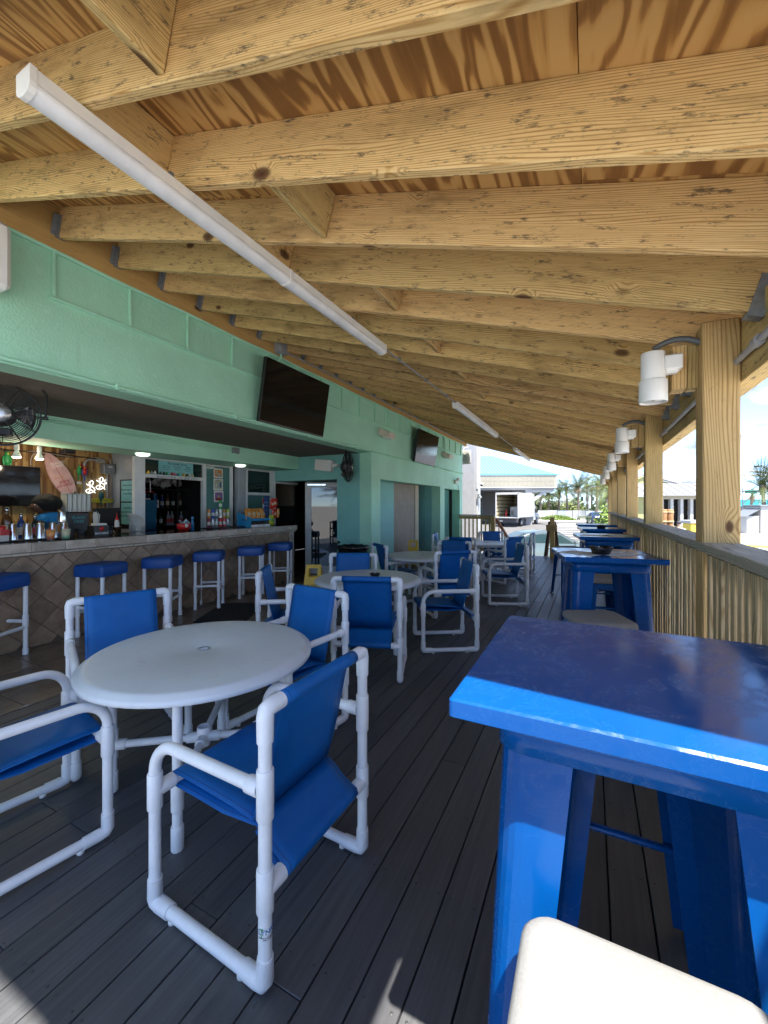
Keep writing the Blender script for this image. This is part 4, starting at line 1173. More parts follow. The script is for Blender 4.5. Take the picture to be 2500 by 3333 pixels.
cb = thing('cable_drop', 'teal painted cable running down the wall to the wedge light', 'cable', (WX, 7.4, 2.9), world=True)
mk('cable', MB().tube([(WX + .01, 7.25, 2.95), (WX + .012, 7.28, 3.1), (WX + .012, 7.27, 3.38)], .006, 6), TEAL, cb)
cb = thing('cable_drop', 'dark cable hanging down to the far wedge light', 'cable', (WX, 11.1, 2.9), world=True)
mk('cable', MB().tube([(WX + .01, 11.0, 2.95), (WX + .03, 11.0, 3.15), (WX + .012, 10.95, 3.38)], .006, 6), BLACK, cb)
em_ = thing('emergency_light', 'twin headed emergency light box over the far door with a dangling cable', 'light', (WX, 12.05, 2.17))
mk('box', MB().bbox(.001, .06, -.13, .10, -.06, .05, .008), mat('cream_box', (.55, .52, .42), .5), em_)
for q in (-.06, .03):
    mk('lamp_head', MB().lathe([(0, 0), (.035, .0), (.048, .05), (.046, .06), (0, .055)], (.07, q, .075), 16, axis='X'), mat('cream_box', (.5, .5, .5)), em_)
mk('cable', MB().tube([(.03, .10, -.03), (.03, .2, -.08), (.03, .3, -.22), (.02, .34, -.33)], .008, 6), mat('grey_cable', (.2, .22, .24), .5), em_)
jb = thing('junction_box', 'pale grey junction box on the ledger above the television with conduit running away from it', 'box', (WX + .04, 4.12, 3.50))
mk('box', MB().bbox(0, .10, -.08, .08, -.09, .07, .012), CONDUIT, jb)
mk('conduit', MB().tube([(.05, .08, -.03), (.05, 8.6, -.03)], .012, 8), CONDUIT, jb)
mk('conduit', MB().tube([(.05, 0, -.09), (.05, 0, -.14), (.03, -.07, -.23), (-.02, -.1, -.28)], .013, 8), TEAL, jb)
wb = thing('wall_speaker', 'white boxy speaker on the teal wall at the left edge of the picture', 'speaker', (WX + .12, 1.17, 3.12))
mk('cabinet', MB().bbox(-.11, .11, -.15, .15, -.24, .20, .03), WHITE, wb)
mk('bracket', MB().bbox(-.118, -.10, -.05, .05, -.08, .08, .004), WHITE, wb)

def fan(label, loc, rot, r):
    t = thing('wall_fan', label, 'fan', loc, 0, 'black industrial wall fans')
    t.rotation_euler = rot
    # fan axis = local Y ; front toward -Y
    cage = MB()
    def ring(rr, y, th=.0022): cage.lathe([(rr - th, y), (rr, y - th), (rr + th, y), (rr, y + th), (rr - th, y)], (0, 0, 0), 40, axis='Y')
    for k in range(15):
        f = k / 14; rr = r * (.24 + .76 * f); ring(rr, -.085 * math.sqrt(max(0, 1 - (f * .98) ** 2.6)))
        if k % 1 == 0: ring(rr, .085 * math.sqrt(max(0, 1 - (f * .98) ** 2.6)))
    mk('guard_rings', cage, BLACK, t)['kind'] = 'stuff'
    sp = MB()
    for k in range(12):
        a = 2 * PI * k / 12
        for s_ in (-1, 1):
            pts = [(math.cos(a) * r * (.2 + .8 * f), s_ * .087 * math.sqrt(max(0, 1 - (f * .98) ** 2.6)), math.sin(a) * r * (.2 + .8 * f)) for f in (0, .25, .5, .75, .9, 1)]
            sp.tube(pts, .003, 5)
    mk('guard_spokes', sp, BLACK, t)['kind'] = 'stuff'
    mk('rim', MB().lathe([(r - .006, -.012), (r + .006, -.012), (r + .006, .012), (r - .006, .012), (r - .006, -.012)], (0, 0, 0), 48, axis='Y', smooth=False), BLACK, t)
    mk('motor', MB().lathe([(0, .13), (.06, .13), (.085, .11), (.09, .02), (.05, .01), (0, .01)], (0, 0, 0), 24, axis='Y'), mat('motor_black', (.03, .03, .035), .3), t)
    mk('hub_badge', MB().lathe([(0, -.097), (.03, -.096), (.075, -.09), (.08, -.08), (0, -.08)], (0, 0, 0), 24, axis='Y'), mat('badge_steel', (.4, .4, .42), .25, metal=.8), t)
    mk('control_box', MB().bbox(-.06, .06, .02, .12, -.17, -.11, .006), BLACK, t)
    bl = MB()
    for k in range(3):
        a0 = 2 * PI * k / 3
        rows = []
        for f in (.25, .5, .75, .95):
            rows.append([(math.cos(a0 + d) * r * f * .92, .02 * q, math.sin(a0 + d) * r * f * .92) for d, q in ((-.42 * (f + .2), 1.6), (-.1, .4), (.25, -.6), (.42 * (f + .2), -1.6))])
        bl.sheet(rows, .003)
        mk('blade', bl, mat('blade_metal', (.12, .12, .125), .3, metal=.7), t); bl = MB()
    yk = MB().tube([(-r - .03, 0, 0), (-r - .035, .0, .2), (-.16, .0, r + .13), (0, 0, r + .16), (.16, 0, r + .13), (r + .035, 0, .2), (r + .03, 0, 0)], .009, 8)
    yk.tube([(-r - .04, 0, 0), (-r + .0, 0, 0)], .014, 8); yk.tube([(r + .05, 0, 0), (r - .0, 0, 0)], .014, 8)
    mk('yoke', yk, BLACK, t)
    return t
fan('large black caged fan hanging at the left edge over the bar', (-4.35, 1.60, 2.215), (0, 0, R(62)), .255)
fan('black caged fan seen edge on, hanging by the column at the bar end', (-3.97, 6.42, 2.165), (R(0), 0, R(112)), .27)
sp_ = thing('wall_speaker', 'white outdoor speaker on the teal wall left of the edge-on fan', 'speaker', (-4.6, 6.62, 2.23), 0)
mk('cabinet', MB().prism([(-.2, -.09), (.12, -.12), (.17, -.06), (.17, .04), (.12, .08), (-.2, .05)], -.10, .11), WHITE, sp_, (0, 0, 0), (0, R(6), 0))
mk('bracket', MB().bbox(.15, .27, -.02, .09, -.03, .03, .01), WHITE, sp_)

# LED strips
def led(label, y0, y1, joint):
    t = thing('strip_light', label, 'light', (-1.63, (y0 + y1) / 2, 2.826), 0, 'white strip lights under the rafters')
    h = (y1 - y0) / 2
    sec = [(-.042, .036), (-.042, -.008), (-.043, -.012), (-.040, -.028), (-.026, -.040), (0, -.045), (.026, -.040), (.040, -.028), (.043, -.012), (.042, -.008), (.042, .036)]
    Mr = Matrix(((1, 0, 0, 0), (0, 0, 1, 0), (0, 1, 0, 0), (0, 0, 0, 1)))
    hs_ = [(x, z) for x, z in sec if z > -.02]
    mk('housing', MB().prism([(-.042, -.008), (.042, -.008), (.042, .036), (-.042, .036)], -h, h, Mr), WHITE, t)
    mk('lens', MB().prism([p for p in sec if p[1] < -.009] + [(.040, -.0085), (-.040, -.0085)], -h + .006, h - .006, Mr, True), mat('opal_lens', (.80, .82, .85), .35), t)
    for y in ([-h + .004, h - .004] + ([0] if joint else [])):
        mk('end_cap', MB().prism([(x * 1.06, z * 1.06) for x, z in sec], y - .01, y + .01, Mr), WHITE, t)
    for y in (-h * .6, h * .6): mk('hanger', MB().bbox(-.02, .02, y - .01, y + .01, 0.036, .075, .002), GALV, t)
    return t
led('long white strip light crossing the upper left of the picture under the rafters', .66, 3.20, True)
led('white strip light in the middle distance under the rafters', 5.40, 8.1, False)
led('small far white strip light near the end of the roof', 10.3, 12.9, False)
for lb, a, b in (('thin grey conduit linking the long strip light to the next one', 3.2, 5.4), ('thin grey conduit linking the two far strip lights', 8.1, 10.3)):
    c_ = thing('conduit_run', lb, 'conduit', (-1.63, (a + b) / 2, 2.86), 0, world=True)
    mk('conduit', MB().tube([(-1.63, a, 2.855), (-1.63, b, 2.855)], .008, 8), CONDUIT, c_)
    for k in range(3):
        y = a + (b - a) * (k + .5) / 3; mk('clip', MB().bbox(-1.645, -1.615, y - .006, y + .006, 2.845, 2.88, .002), GALV, c_)
# PVC down lights on the post blocks
def pvc(label, y):
    t = thing('pipe_downlight', label, 'light', (.275, y, 2.0), 0, 'white pipe downlights on the posts')
    mk('tube', MB().lathe([(0, .20), (.050, .20), (.0515, .195), (.0515, .055), (.049, .05)], (0, 0, 0), 32), WHITE, t)
    mk('collar', MB().lathe([(.0515, .068), (.058, .066), (.060, .06), (.0605, -.035), (.058, -.04), (.054, -.038), (.054, .03), (0, .032)], (0, 0, 0), 32), WHITE, t)
    mk('diffuser', MB().lathe([(0, -.026), (.053, -.026), (.053, -.030), (0, -.030)], (0, 0, 0), 28), mat('opal_lens', (.6, .6, .6)), t)
    mk('slot', MB().bbox(-.008, .008, -.003, .003, -.0315, -.0302, .0003), BLACK, t)
    mk('bracket', MB().bbox(.045, .115, -.035, .035, .105, .175, .006).bbox(.05, .10, -.022, .022, .09, .11, .004), WHITE, t)
    return t
p1 = pvc('white pipe downlight on the nearest visible post', PY[0] - .03)
for i, lb in ((1, 'white pipe downlight on the second post'), (2, 'white pipe downlight on the third post'), (3, 'white pipe downlight on the fourth post'), (4, 'white pipe downlight on the fifth post')):
    copy_tree(p1, (.275, PY[i] - .03, 2.0), 0, lb)

# ------------------------------------------------------------------ caution signs, bin, mat
def caution(label, loc, rz):
    t = thing('caution_sign', label, 'sign', loc, rz, 'yellow folding wet floor signs')
    for s_ in (-1, 1):
        # panel leaning, hinge on top
        def P_(x, z): return Vector((x, s_ * (.13 * (1 - z / .62) + .006), z))
        pts = [(-.15, 0), (-.05, 0), (-.045, .05), (.045, .05), (.05, 0), (.15, 0), (.105, .62), (-.105, .62)]
        outer = [P_(x, z) for x, z in pts]; n = len(pts); off = Vector((0, s_ * .008, 0))
        mb = MB()
        # handle hole made from strips
        def quad(a, b, c, d):
            vs = [P_(*a), P_(*b), P_(*c), P_(*d)]; vs += [v + off for v in vs]
            mb.add(vs, [(0, 1, 2, 3), (7, 6, 5, 4), (0, 4, 5, 1), (1, 5, 6, 2), (2, 6, 7, 3), (3, 7, 4, 0)])
        quad((-.15, 0), (-.05, 0), (-.045, .05), (-.1462, .05)); quad((.05, 0), (.15, 0), (.1462, .05), (.045, .05))
        quad((-.1462, .05), (.1462, .05), (.117, .455), (-.117, .455))
        quad((-.117, .455), (-.065, .455), (-.065, .57), (-.1086, .57)); quad((.065, .455), (.117, .455), (.1086, .57), (.065, .57))
        quad((-.1086, .57), (.1086, .57), (.105, .62), (-.105, .62))
        pn = mk('panel', mb, YELLOW, t)
        if s_ < 0:
            th = math.atan(.13 / .62)
            for z, sz, tx, m in ((.33, .055, 'CAUTION', INK), (.265, .045, 'WET FLOOR', INK)):
                p = P_(0, z) + Vector((0, -.0015 - .008, 0))
                letters('lettering', tx, sz, m, pn, p, (PI / 2 - th, 0, 0), .0006)
    return t
c1 = caution('yellow wet floor sign standing between the bar end and the ashtray table', (-3.50, 4.74, 0), 20)
copy_tree(c1, (-3.80, 9.12, 0), 25, 'yellow wet floor sign by the taupe door behind the middle table')
bn = thing('rubbish_bin', 'black rubbish bin lined with a black bag beside the teal column', 'bin', (-3.80, 6.30, 0), 0)
mk('bin_body', MB().lathe([(.19, 0), (.20, .02), (.24, .70), (.25, .72), (.235, .72), (.19, .05)], (0, 0, 0), 28, sx=1.15), BLACK, bn)
bg_ = MB(); rows = []
for r_, z in ((.238, .66), (.255, .69), (.262, .735), (.245, .745), (.22, .73), (.19, .55)):
    rows.append([((r_ + .012 * math.sin(7 * a * 2 * PI / 30 * 1.0 + z * 30)) * 1.15 * math.cos(2 * PI * a / 30), (r_ + .012 * math.sin(5 * a * 2 * PI / 30)) * math.sin(2 * PI * a / 30), z + .008 * math.sin(a * 2.1)) for a in range(31)])
bg_.sheet(rows, .002); mk('liner', bg_, mat('bin_bag', (.012, .012, .014), .2), bn)
bg2 = MB().lathe([(0, -.03), (.025, -.02), (.03, 0), (.02, .025), (0, .03)], (-.26, -.05, .79), 12); mk('bag_knot', bg2, mat('bin_bag', (0, 0, 0)), bn)
tag(mk('floor_mat', MB().bbox(-.32, .32, -.5, .5, .0005, .012, .003), RUBBER, None, (-4.35, 4.05, 0), (0, 0, R(28))), 'black rubber floor mat lying on the tiles in front of the bar', 'mat')
bb = thing('blue_bin', 'dark blue bin standing in the doorway past the bar end', 'bin', (-5.75, 6.85, 0), 0)
mk('bin_body', MB().lathe([(.12, 0), (.13, .02), (.15, .62), (.14, .65), (0, .66)], (0, 0, 0), 20), VINYL, bb)

# ------------------------------------------------------------------ things on and behind the bar
CTZ = 1.083
def lathe_thing(name, label, cat, loc, parts, group=None):
    t = thing(name, label, cat, loc, 0, group)
    for nm, prof, m in parts: mk(nm, MB().lathe(prof, (0, 0, 0), 20), m, t)
    return t
SHK = [(.0, 0), (.033, 0), (.034, .004), (.045, .165), (.0455, .17), (.043, .168), (.032, .006), (0, .006)]
SHKI = [(.0, .172), (.034, .172), (.0355, .168), (.046, .004), (.0465, 0), (.044, 0)]
lab = ['leftmost', 'second', 'third', 'fourth', 'fifth']
btray = thing('bar_tray', 'black rubber bar runner under the steel shaker cups', 'bar mat', (-5.42, 2.28, CTZ), 0)
mk('runner', MB().bbox(-.12, .12, -.36, .32, 0, .012, .003), RUBBER, btray)
for k, y in enumerate((2.09, 2.215, 2.33, 2.45, 2.56)):
    lathe_thing('shaker_cup', lab[k] + ' upturned steel shaker cup in the row on the bar', 'cup', (-5.42, y, CTZ + .012), [('cup', SHKI, STEEL)], 'steel shaker cups on the bar')
lathe_thing('shaker_cup', 'steel shaker cup standing on top of the row on the bar', 'cup', (-5.40, 2.53, CTZ + .186), [('cup', [(0, 0), (.045, 0), (.046, .006), (.035, .115), (.034, .12), (0, .12)], STEEL)])
GL = [(0, 0), (.034, 0), (.036, .004), (.045, .125), (.0435, .125), (.033, .008), (0, .008)]
def drink(label, loc, low, high, extra=None):
    m, t_, b = _new('drink_' + label.split()[0])
    c = N(t_, 'ShaderNodeTexCoord'); s = N(t_, 'ShaderNodeSeparateXYZ'); L(t_, c.outputs['Object'], s.inputs[0])
    q = N(t_, 'ShaderNodeMath', operation='MULTIPLY'); q.inputs[1].default_value = 9; L(t_, s.outputs['Z'], q.inputs[0])
    L(t_, ramp(t_, q.outputs[0], [(0.05, low), (0.55, high), (1.0, high)]), b.inputs['Base Color']); b.inputs['Roughness'].default_value = .15
    d = thing('cocktail', label, 'drink', loc, 0)
    mk('glass', MB().lathe(GL, (0, 0, 0), 20), glassy('thin_glass', (.5, .55, .55), .03, .10), d)
    mk('liquid', MB().lathe([(0, .009), (.032, .009), (.042, .115), (0, .116)], (0, 0, 0), 20), m, d)
    mk('straw', MB().tube([(.02, .01, .03), (-.012, -.03, .17)], .003, 6), extra or BLACK, d)
    mk('cherry', MB().lathe([(0, -.01), (.008, -.006), (.01, 0), (.008, .006), (0, .01)], (.012, -.01, .125), 10), RED, d)
drink('orange and red layered cocktail with a dark straw on the bar edge', (-5.20, 2.33, CTZ), (.5, .02, .02), (.8, .30, .03))
drink('green and cream layered cocktail on the bar edge', (-5.20, 2.475, CTZ), (.01, .42, .20), (.65, .62, .40))
# bottles
BOT = [(0, 0), (.036, 0), (.038, .01), (.038, .17), (.034, .195), (.016, .225), (.014, .28), (.016, .282), (.016, .295), (0, .297)]
bcol = [mat('bottle_dark', (.02, .025, .02), .08), mat('bottle_clear', (.25, .27, .28), .06), mat('bottle_brown', (.12, .05, .015), .08), mat('bottle_blue', (.02, .05, .2), .08)]
LAB = [mat('label_white', (.55, .54, .5), .6), mat('label_red', (.42, .04, .04), .6), mat('label_cream', (.5, .42, .28), .6)]
bot_me = [MB().lathe(BOT, (0, 0, 0), 14).mesh('bottle', m) for m in bcol]
lab_me = [MB().lathe([(.0383, .05), (.0386, .052), (.0386, .135), (.0383, .137)], (0, 0, 0), 14).mesh('label', m) for m in LAB]
cap_me = MB().lathe([(.017, .27), (.0175, .298), (0, .30)], (0, 0, 0), 12).mesh('cap', STEEL)
random.seed(4)
def bottle(label, x, y, z, k=0, s=1.0, grp='liquor bottles'):
    b = thing('bottle', label, 'bottle', (x, y, z), random.uniform(0, 360), grp)
    b.scale = (s, s, s)
    mk('glass', bot_me[k % 4], None, b); mk('label', lab_me[k % 3], None, b); mk('cap', cap_me, None, b)
for k, (x, y, s) in enumerate(((-5.62, 2.02, 1.05), (-5.66, 2.13, 1.2), (-5.72, 2.28, .95), (-5.75, 2.42, .9))):
    bottle(['clear liquor bottle at the left edge behind the shaker cups', 'tallest liquor bottle behind the leftmost shaker cup', 'dark slim liquor bottle behind the third shaker cup', 'small liquor bottle next to the bartender\'s arm'][k], x, y, CTZ, k + 1, s)
bx = thing('juice_carton', 'red and white carton at the left edge of the bar', 'carton', (-5.35, 1.985, CTZ), 10)
mk('carton', MB().bbox(-.04, .04, -.045, .03, 0, .13, .004), LAB[0], bx); mk('lid', MB().lathe([(.028, .13), (.03, .17), (0, .172)], (0, -.01, 0), 14).bbox(-.042, .042, -.046, .032, .07, .132, .004), RED, bx)
# napkin caddy, steel sauce bucket
nc = thing('napkin_caddy', 'black bar caddy printed BACARDI holding white straws and napkins', 'caddy', (-5.42, 2.93, CTZ), 0)
mk('box', MB().bbox(-.09, .07, -.085, .085, 0, .13, .004), BLACK, nc)
letters('lettering', 'BACARDÍ', .036, WHITE, nc, (.0708, 0, .035), FACE_X, .0004)
mk('emblem', MB().lathe([(0, 0), (.028, 0), (.028, .001), (0, .001)], (.0705, 0, .09), 20, axis='X'), RED, nc)
mk('napkins', MB().bbox(-.07, .05, -.05, .07, .131, .155, .002), PAPER, nc)
st = MB(); random.seed(8)
for k in range(34):
    a, r_ = random.uniform(0, 6.28), random.uniform(0, .035); st.tube([(-.03 + r_ * math.cos(a), -.02 + r_ * math.sin(a), .13), (-.03 + 1.5 * r_ * math.cos(a), -.02 + 1.5 * r_ * math.sin(a), .28 + random.uniform(-.02, .02))], .003, 5)
o = mk('straws', st, PAPER, nc); o['kind'] = 'stuff'
bk = thing('sauce_bucket', 'small steel bucket holding a red squeeze bottle on the bar', 'bucket', (-5.42, 3.15, CTZ), 0)
mk('bucket', MB().lathe([(0, 0), (.045, 0), (.052, .10), (.055, .105), (.05, .105), (.043, .005)], (0, 0, 0), 20), STEEL, bk)
rb = thing('squeeze_bottle', 'red topped squeeze bottle standing in the small steel bucket', 'bottle', (-5.42, 3.15, CTZ + .01), 0)
mk('bottle', MB().lathe([(0, 0), (.025, 0), (.027, .15), (.02, .18), (0, .185)], (0, 0, 0), 16), LAB[0], rb); mk('nozzle', MB().lathe([(.022, .18), (.02, .20), (.006, .22), (.003, .27), (0, .27)], (0, 0, 0), 14), RED, rb)
# frozen drink machine
fm = thing('drink_machine', 'frozen drink machine with clear ribbed tank above a black body', 'drink machine', (-6.05, 2.965, .9), 0)
fm.scale = (.85, .85, 1)
mk('body', MB().bbox(-.18, .14, -.15, .15, .0, .47, .01), BLACK, fm)
TANK = glassy('tank_plastic', (.38, .39, .36), .15, .7)
tk = MB()
sec = [(.16 + .006 * math.cos(k * 2.1), -.17 + .34 * k / 16) for k in range(17)]
tk.prism(sec + [(.0, .17), (.0, -.17)], .48, .70); mk('tank', tk, TANK, fm)
mk('tank_slush', MB().bbox(.01, .14, -.155, .155, .482, .56, .02), mat('slush', (.5, .5, .45), .6), fm)
mk('tank_rim', MB().bbox(-.0, .175, -.178, .178, .70, .712, .004).tube([(.1, -.05, .715), (.1, -.05, .74), (.1, .05, .74), (.1, .05, .715)], .006, 6), TANK, fm)
TL = mat('teal_ink', (.05, .35, .38), .4)
letters('lettering', 'ISLAND', .055, TL, fm, (.1415, 0, .40), FACE_X, .0005); letters('lettering', 'OASIS', .055, TL, fm, (.1415, 0, .35), FACE_X, .0005)
mk('tap', MB().bbox(.14, .20, -.03, .03, .18, .26, .006), BLACK, fm)
# till monitor and papers
ps = thing('till_monitor', 'black till monitor seen from behind at the right of the bamboo wall', 'monitor', (-6.15, 3.40, .98), 0)
mk('screen_back', MB().bbox(-.03, .03, -.2, .2, .12, .45, .02), BLACK, ps, (0, 0, 0), (0, R(8), R(8))); mk('stand', MB().bbox(-.1, .08, -.1, .1, 0, .15, .02), BLACK, ps)
rc = thing('receipt_printer', 'small black receipt printer beside the till', 'printer', (-5.95, 3.12, CTZ - .1), 0)
mk('body', MB().bbox(-.08, .08, -.07, .07, 0, .15, .015), BLACK, rc); mk('receipt', MB().box(.075, .083, -.03, .03, .1, .15), PAPER, rc)
pp = thing('paper_bundle', 'loose white papers clipped beside the till', 'papers', (-5.98, 3.64, 1.10), 0)
for k in range(3): mk('sheet', MB().sheet([[(0, 0, 0), (0, .16, 0)], [(.02, .01, .12), (.02, .17, .10)], [(-.01, .0, .25), (.03, .15, .22)]], .001), PAPER, pp, (k * .015, k * .012, -k * .02), (0, R(-6 + 5 * k), R(-12 * k)))
bc_ = struct(mk('back_counter', MB().bbox(-6.7, -5.85, .8, 3.7, .84, .90, .005).box(-6.65, -6.2, .8, 3.7, 0, .84), mat('dark_laminate', (.03, .028, .025), .3)))
# television over the bar, surf boards, neon
tb = thing('television', 'black television on the bamboo wall behind the bar, cut by the left edge', 'television', (-6.62, 2.40, 1.715))
mk('body', MB().bbox(-.10, -.02, -.46, .46, -.26, .26, .006), BLACK, tb); mk('screen', MB().box(-.019, -.015, -.45, .45, -.25, .25), SCREEN, tb)
def surf(label, loc, L_, W_, roll, m, name='surfboard'):
    t = thing(name, label, 'surfboard', loc); n = 28; top = []
    for i in range(n + 1):
        u = i / n; top.append((W_ / 2 * (math.sin(PI * min(1, u * 1.0)) ** .62) * (1 - .12 * u), -L_ / 2 + L_ * u))
    poly = [(x, z) for x, z in top] + [(-x, z) for x, z in reversed(top[1:-1])]
    if name == 'surfboard':    # square tail
        poly = [p for p in poly if p[1] > -L_ / 2 + .10]
    Ms = Matrix(((0, 0, 1, 0), (1, 0, 0, 0), (0, 1, 0, 0), (0, 0, 0, 1)))
    b = MB().prism(poly, -.012, .012, Ms)
    b.prism([(x * .96, z * .985) for x, z in poly], .012, .020, Ms)
    o = mk('board', b, m, t); o.rotation_euler = (R(roll), 0, 0); return t, o
SRF = mat('faded_pink', (.62, .38, .36), .4, var=.18, nscale=9)
sfb, ob = surf('faded pink surfboard hung slanting on the bamboo wall with painted lettering', (-6.72, 3.13, 1.865), .74, .275, -148 + 180, SRF)
ob.rotation_euler = (R(28), 0, 0)
REDI = mat('red_paint', (.42, .03, .03), .5); ORI = mat('orange_paint', (.6, .25, .05), .5)
for tx, sz, m, y, z, sh in (('ISLAND', .05, WHITE, -.055, .19, 0), ('OASIS', .055, WHITE, -.04, .15, 0), ('Sun in', .045, ORI, -.03, -.01, .3), ('pure', .07, REDI, .035, -.06, .3), ('paradise', .06, REDI, .04, -.115, .3)):
    letters('lettering', tx, sz, m, sfb, (.0215, y, z), FACE_X, .0006, sh).rotation_euler = (Matrix.Rotation(R(17), 3, 'X') @ Euler(FACE_X).to_matrix()).to_euler()
mk('stringer', MB().bbox(.0205, .0215, -.003, .003, -.3, .3, .0002), REDI, sfb, (0, 0, 0), (R(28), 0, 0))
ysf, oy = surf('small yellow surfboard sign lying level below the neon letters', (-6.70, 3.66, 1.535), .37, .085, 90, mat('yellow_board', (.55, .48, .03), .4), 'surfboard_sign')
letters('lettering', 'LES 5 HANG 10', .042, mat('teal_paint_dark', (.01, .10, .07), .5), ysf, (.022, 0, 0), FACE_X, .0006, spacing=1.1)
neon = thing('neon_sign', 'white lit neon sign reading BBs on the bamboo wall', 'neon sign', (-6.70, 3.58, 1.77))
NE = emit('neon_white', (1, .98, .95), .55)
def bee(dy, dz, s):
    stem = [(0, dy - .02 * s, dz + .10 * s), (0, dy + .0 * s, dz + .02 * s), (0, dy - .01 * s, dz - .10 * s), (0, dy - .05 * s, dz - .12 * s)]
    lob = [(0, dy - .07 * s, dz + .06 * s), (0, dy - .03 * s, dz + .03 * s), (0, dy + .0, dz + .10 * s), (0, dy + .03 * s, dz + .13 * s), (0, dy + .06 * s, dz + .10 * s), (0, dy + .05 * s, dz + .05 * s), (0, dy + .01 * s, dz + .01 * s),
           (0, dy + .06 * s, dz - .01 * s), (0, dy + .09 * s, dz - .07 * s), (0, dy + .03 * s, dz - .12 * s), (0, dy - .04 * s, dz - .13 * s), (0, dy - .08 * s, dz - .09 * s), (0, dy - .04 * s, dz - .05 * s), (0, dy + .03 * s, dz - .07 * s), (0, dy + .10 * s, dz - .13 * s)]
    return [stem, lob]
def smooth_pts(p, n=4):
    P = [Vector(q) for q in p]; o = []
    for i in range(len(P) - 1):
        a, b, c, d = P[max(i - 1, 0)], P[i], P[i + 1], P[min(i + 2, len(P) - 1)]
        for k in range(n):
            t = k / n; o.append(.5 * ((2 * b) + (c - a) * t + (2 * a - 5 * b + 4 * c - d) * t * t + (3 * b - a - 3 * c + d) * t ** 3))
    o.append(P[-1]); return o
for dy, dz, s in ((-.075, -.03, .72), (.065, .03, .72)):
    mb = MB()
    for st_ in bee(dy, dz, s): mb.tube(smooth_pts(st_), .0038, 8)
    mk('letter', mb, NE, neon)
mk('letter', MB().tube(smooth_pts([(0, .15, .085), (0, .125, .075), (0, .125, .055), (0, .15, .045), (0, .15, .025), (0, .12, .02)]), .0036, 8), NE, neon)
mk('backing', MB().prism(rounded(.18, .12, .03), -.02, -.014, Matrix(((0, 0, 1, 0), (1, 0, 0, 0), (0, 1, 0, 0), (0, 0, 0, 1)))), glassy('acrylic', (.3, .25, .15), .1, .25), neon)
def parrot(label, loc, rz, body, wing, s=1.0):
    t = thing('parrot_figure', label, 'ornament', loc, rz); t.scale = (s, s, s)
    mk('body', MB().lathe([(0, -.11), (.02, -.10), (.042, -.05), (.048, .0), (.035, .05), (.03, .065), (.034, .085), (.025, .11), (0, .12)], (0, 0, 0), 14, sx=.8), body, t)
    mk('beak', MB().lathe([(0, .0), (.012, .01), (.01, .03), (0, .04)], (.03, 0, .06), 8), YELLOW, t)
    for q in (-1, 1): mk('wing', MB().lathe([(0, -.13), (.012, -.10), (.026, -.03), (.022, .03), (0, .05)], (-.005, q * .04, 0), 10, sx=.5), wing, t)
    mk('tail', MB().bbox(-.02, -.008, -.018, .018, -.24, -.09, .004), wing, t)
GRN = mat('parrot_green', (.02, .28, .08), .5); BLU = mat('parrot_blue', (.02, .08, .32), .5); TEALP = mat('parrot_teal', (.015, .10, .12), .5)
parrot('small green parrot figure with red parrot on the bamboo wall above the label', (-6.70, 3.36, 1.98), 20, GRN, GRN, .62)
parrot('small red and blue parrot figure hung next to the green one', (-6.70, 3.43, 1.97), -10, RED, BLU, .6)
parrot('dark teal parrot figure hanging before the yellow surfboard sign', (-6.62, 3.62, 1.62), 0, TEALP, TEALP, .62)
parrot('green plush parrot at the upper left corner above the bar television', (-6.68, 2.52, 2.06), 0, GRN, GRN, .8)
wr = thing('wreath_hoop', 'small red hoop hung behind the parrot figures', 'hoop', (-6.75, 3.44, 2.02))
mk('hoop', MB().tube([(0, .05 * math.cos(a * PI / 12), .05 * math.sin(a * PI / 12)) for a in range(25)], .006, 6), RED, wr)
lb_ = tag(mk('white_label', MB().box(-6.772 + .008, -6.758, 3.35, 3.42, 1.775, 1.81), PAPER), 'small white label stuck on the bamboo wall beside the surfboard', 'label')
eb = thing('electrical_box', 'grey electrical box with pipe below it on the bamboo wall', 'box', (-6.70, 3.76, 2.02))
mk('box', MB().bbox(-.06, .06, -.09, .08, -.07, .08, .008), GALV, eb); mk('pipe', MB().tube([(0, -.01, -.07), (0, -.01, -.9)], .014, 8), CONDUIT, eb); mk('sticker', MB().box(.0605, .0615, -.03, .03, .02, .05), PAPER, eb)
cp = thing('bent_conduit', 'grey pipe bending from the bamboo wall into a clear junction cover', 'conduit', (-6.73, 3.44, 2.1), world=True)
mk('pipe', MB().tube([(-6.73, 3.44, .95), (-6.73, 3.44, 2.06)] + [(-6.73, 3.44 + .09 * (1 - math.cos(a)), 2.06 + .09 * math.sin(a)) for a in (.4, .8, 1.2, 1.57)] + [(-6.73, 3.6, 2.15)], .014, 8), CONDUIT, cp)
mk('cover', MB().bbox(-6.76, -6.69, 3.6, 3.72, 2.11, 2.18, .01), TANK, cp)
wr2 = thing('wiring', 'brown and white wires looping along the top of the bamboo wall', 'wires', (-6.72, 3, 2.2), world=True)
random.seed(12)
for k, m in enumerate((BLACK, mat('white_wire', (.5, .45, .38), .5), BLACK)):
    pts = [(-6.74 + .01 * k, 2.0 + i * .165, 2.19 - .012 * k + .012 * math.sin(i * 1.3 + k)) for i in range(11)]
    mk('wire', MB().tube(smooth_pts(pts), .005, 5), m, wr2)
mk('wire', MB().tube(smooth_pts([(-6.72, 2.78, 2.0), (-6.72, 2.79, 2.1), (-6.72, 2.83, 2.165), (-6.72, 2.95, 2.18)]), .006, 5), MATS['white_wire'], wr2)
for k in range(4): mk('wire', MB().tube(smooth_pts([(-6.74, 3.70, 2.16), (-6.73, 3.78, 2.2), (-6.74, 3.83 - k * .006, 2.1), (-6.74, 3.84 - k * .012, 1.6), (-6.74, 3.83 - k * .01, 1.0)]), .0035, 5), MATS['white_wire'], wr2)
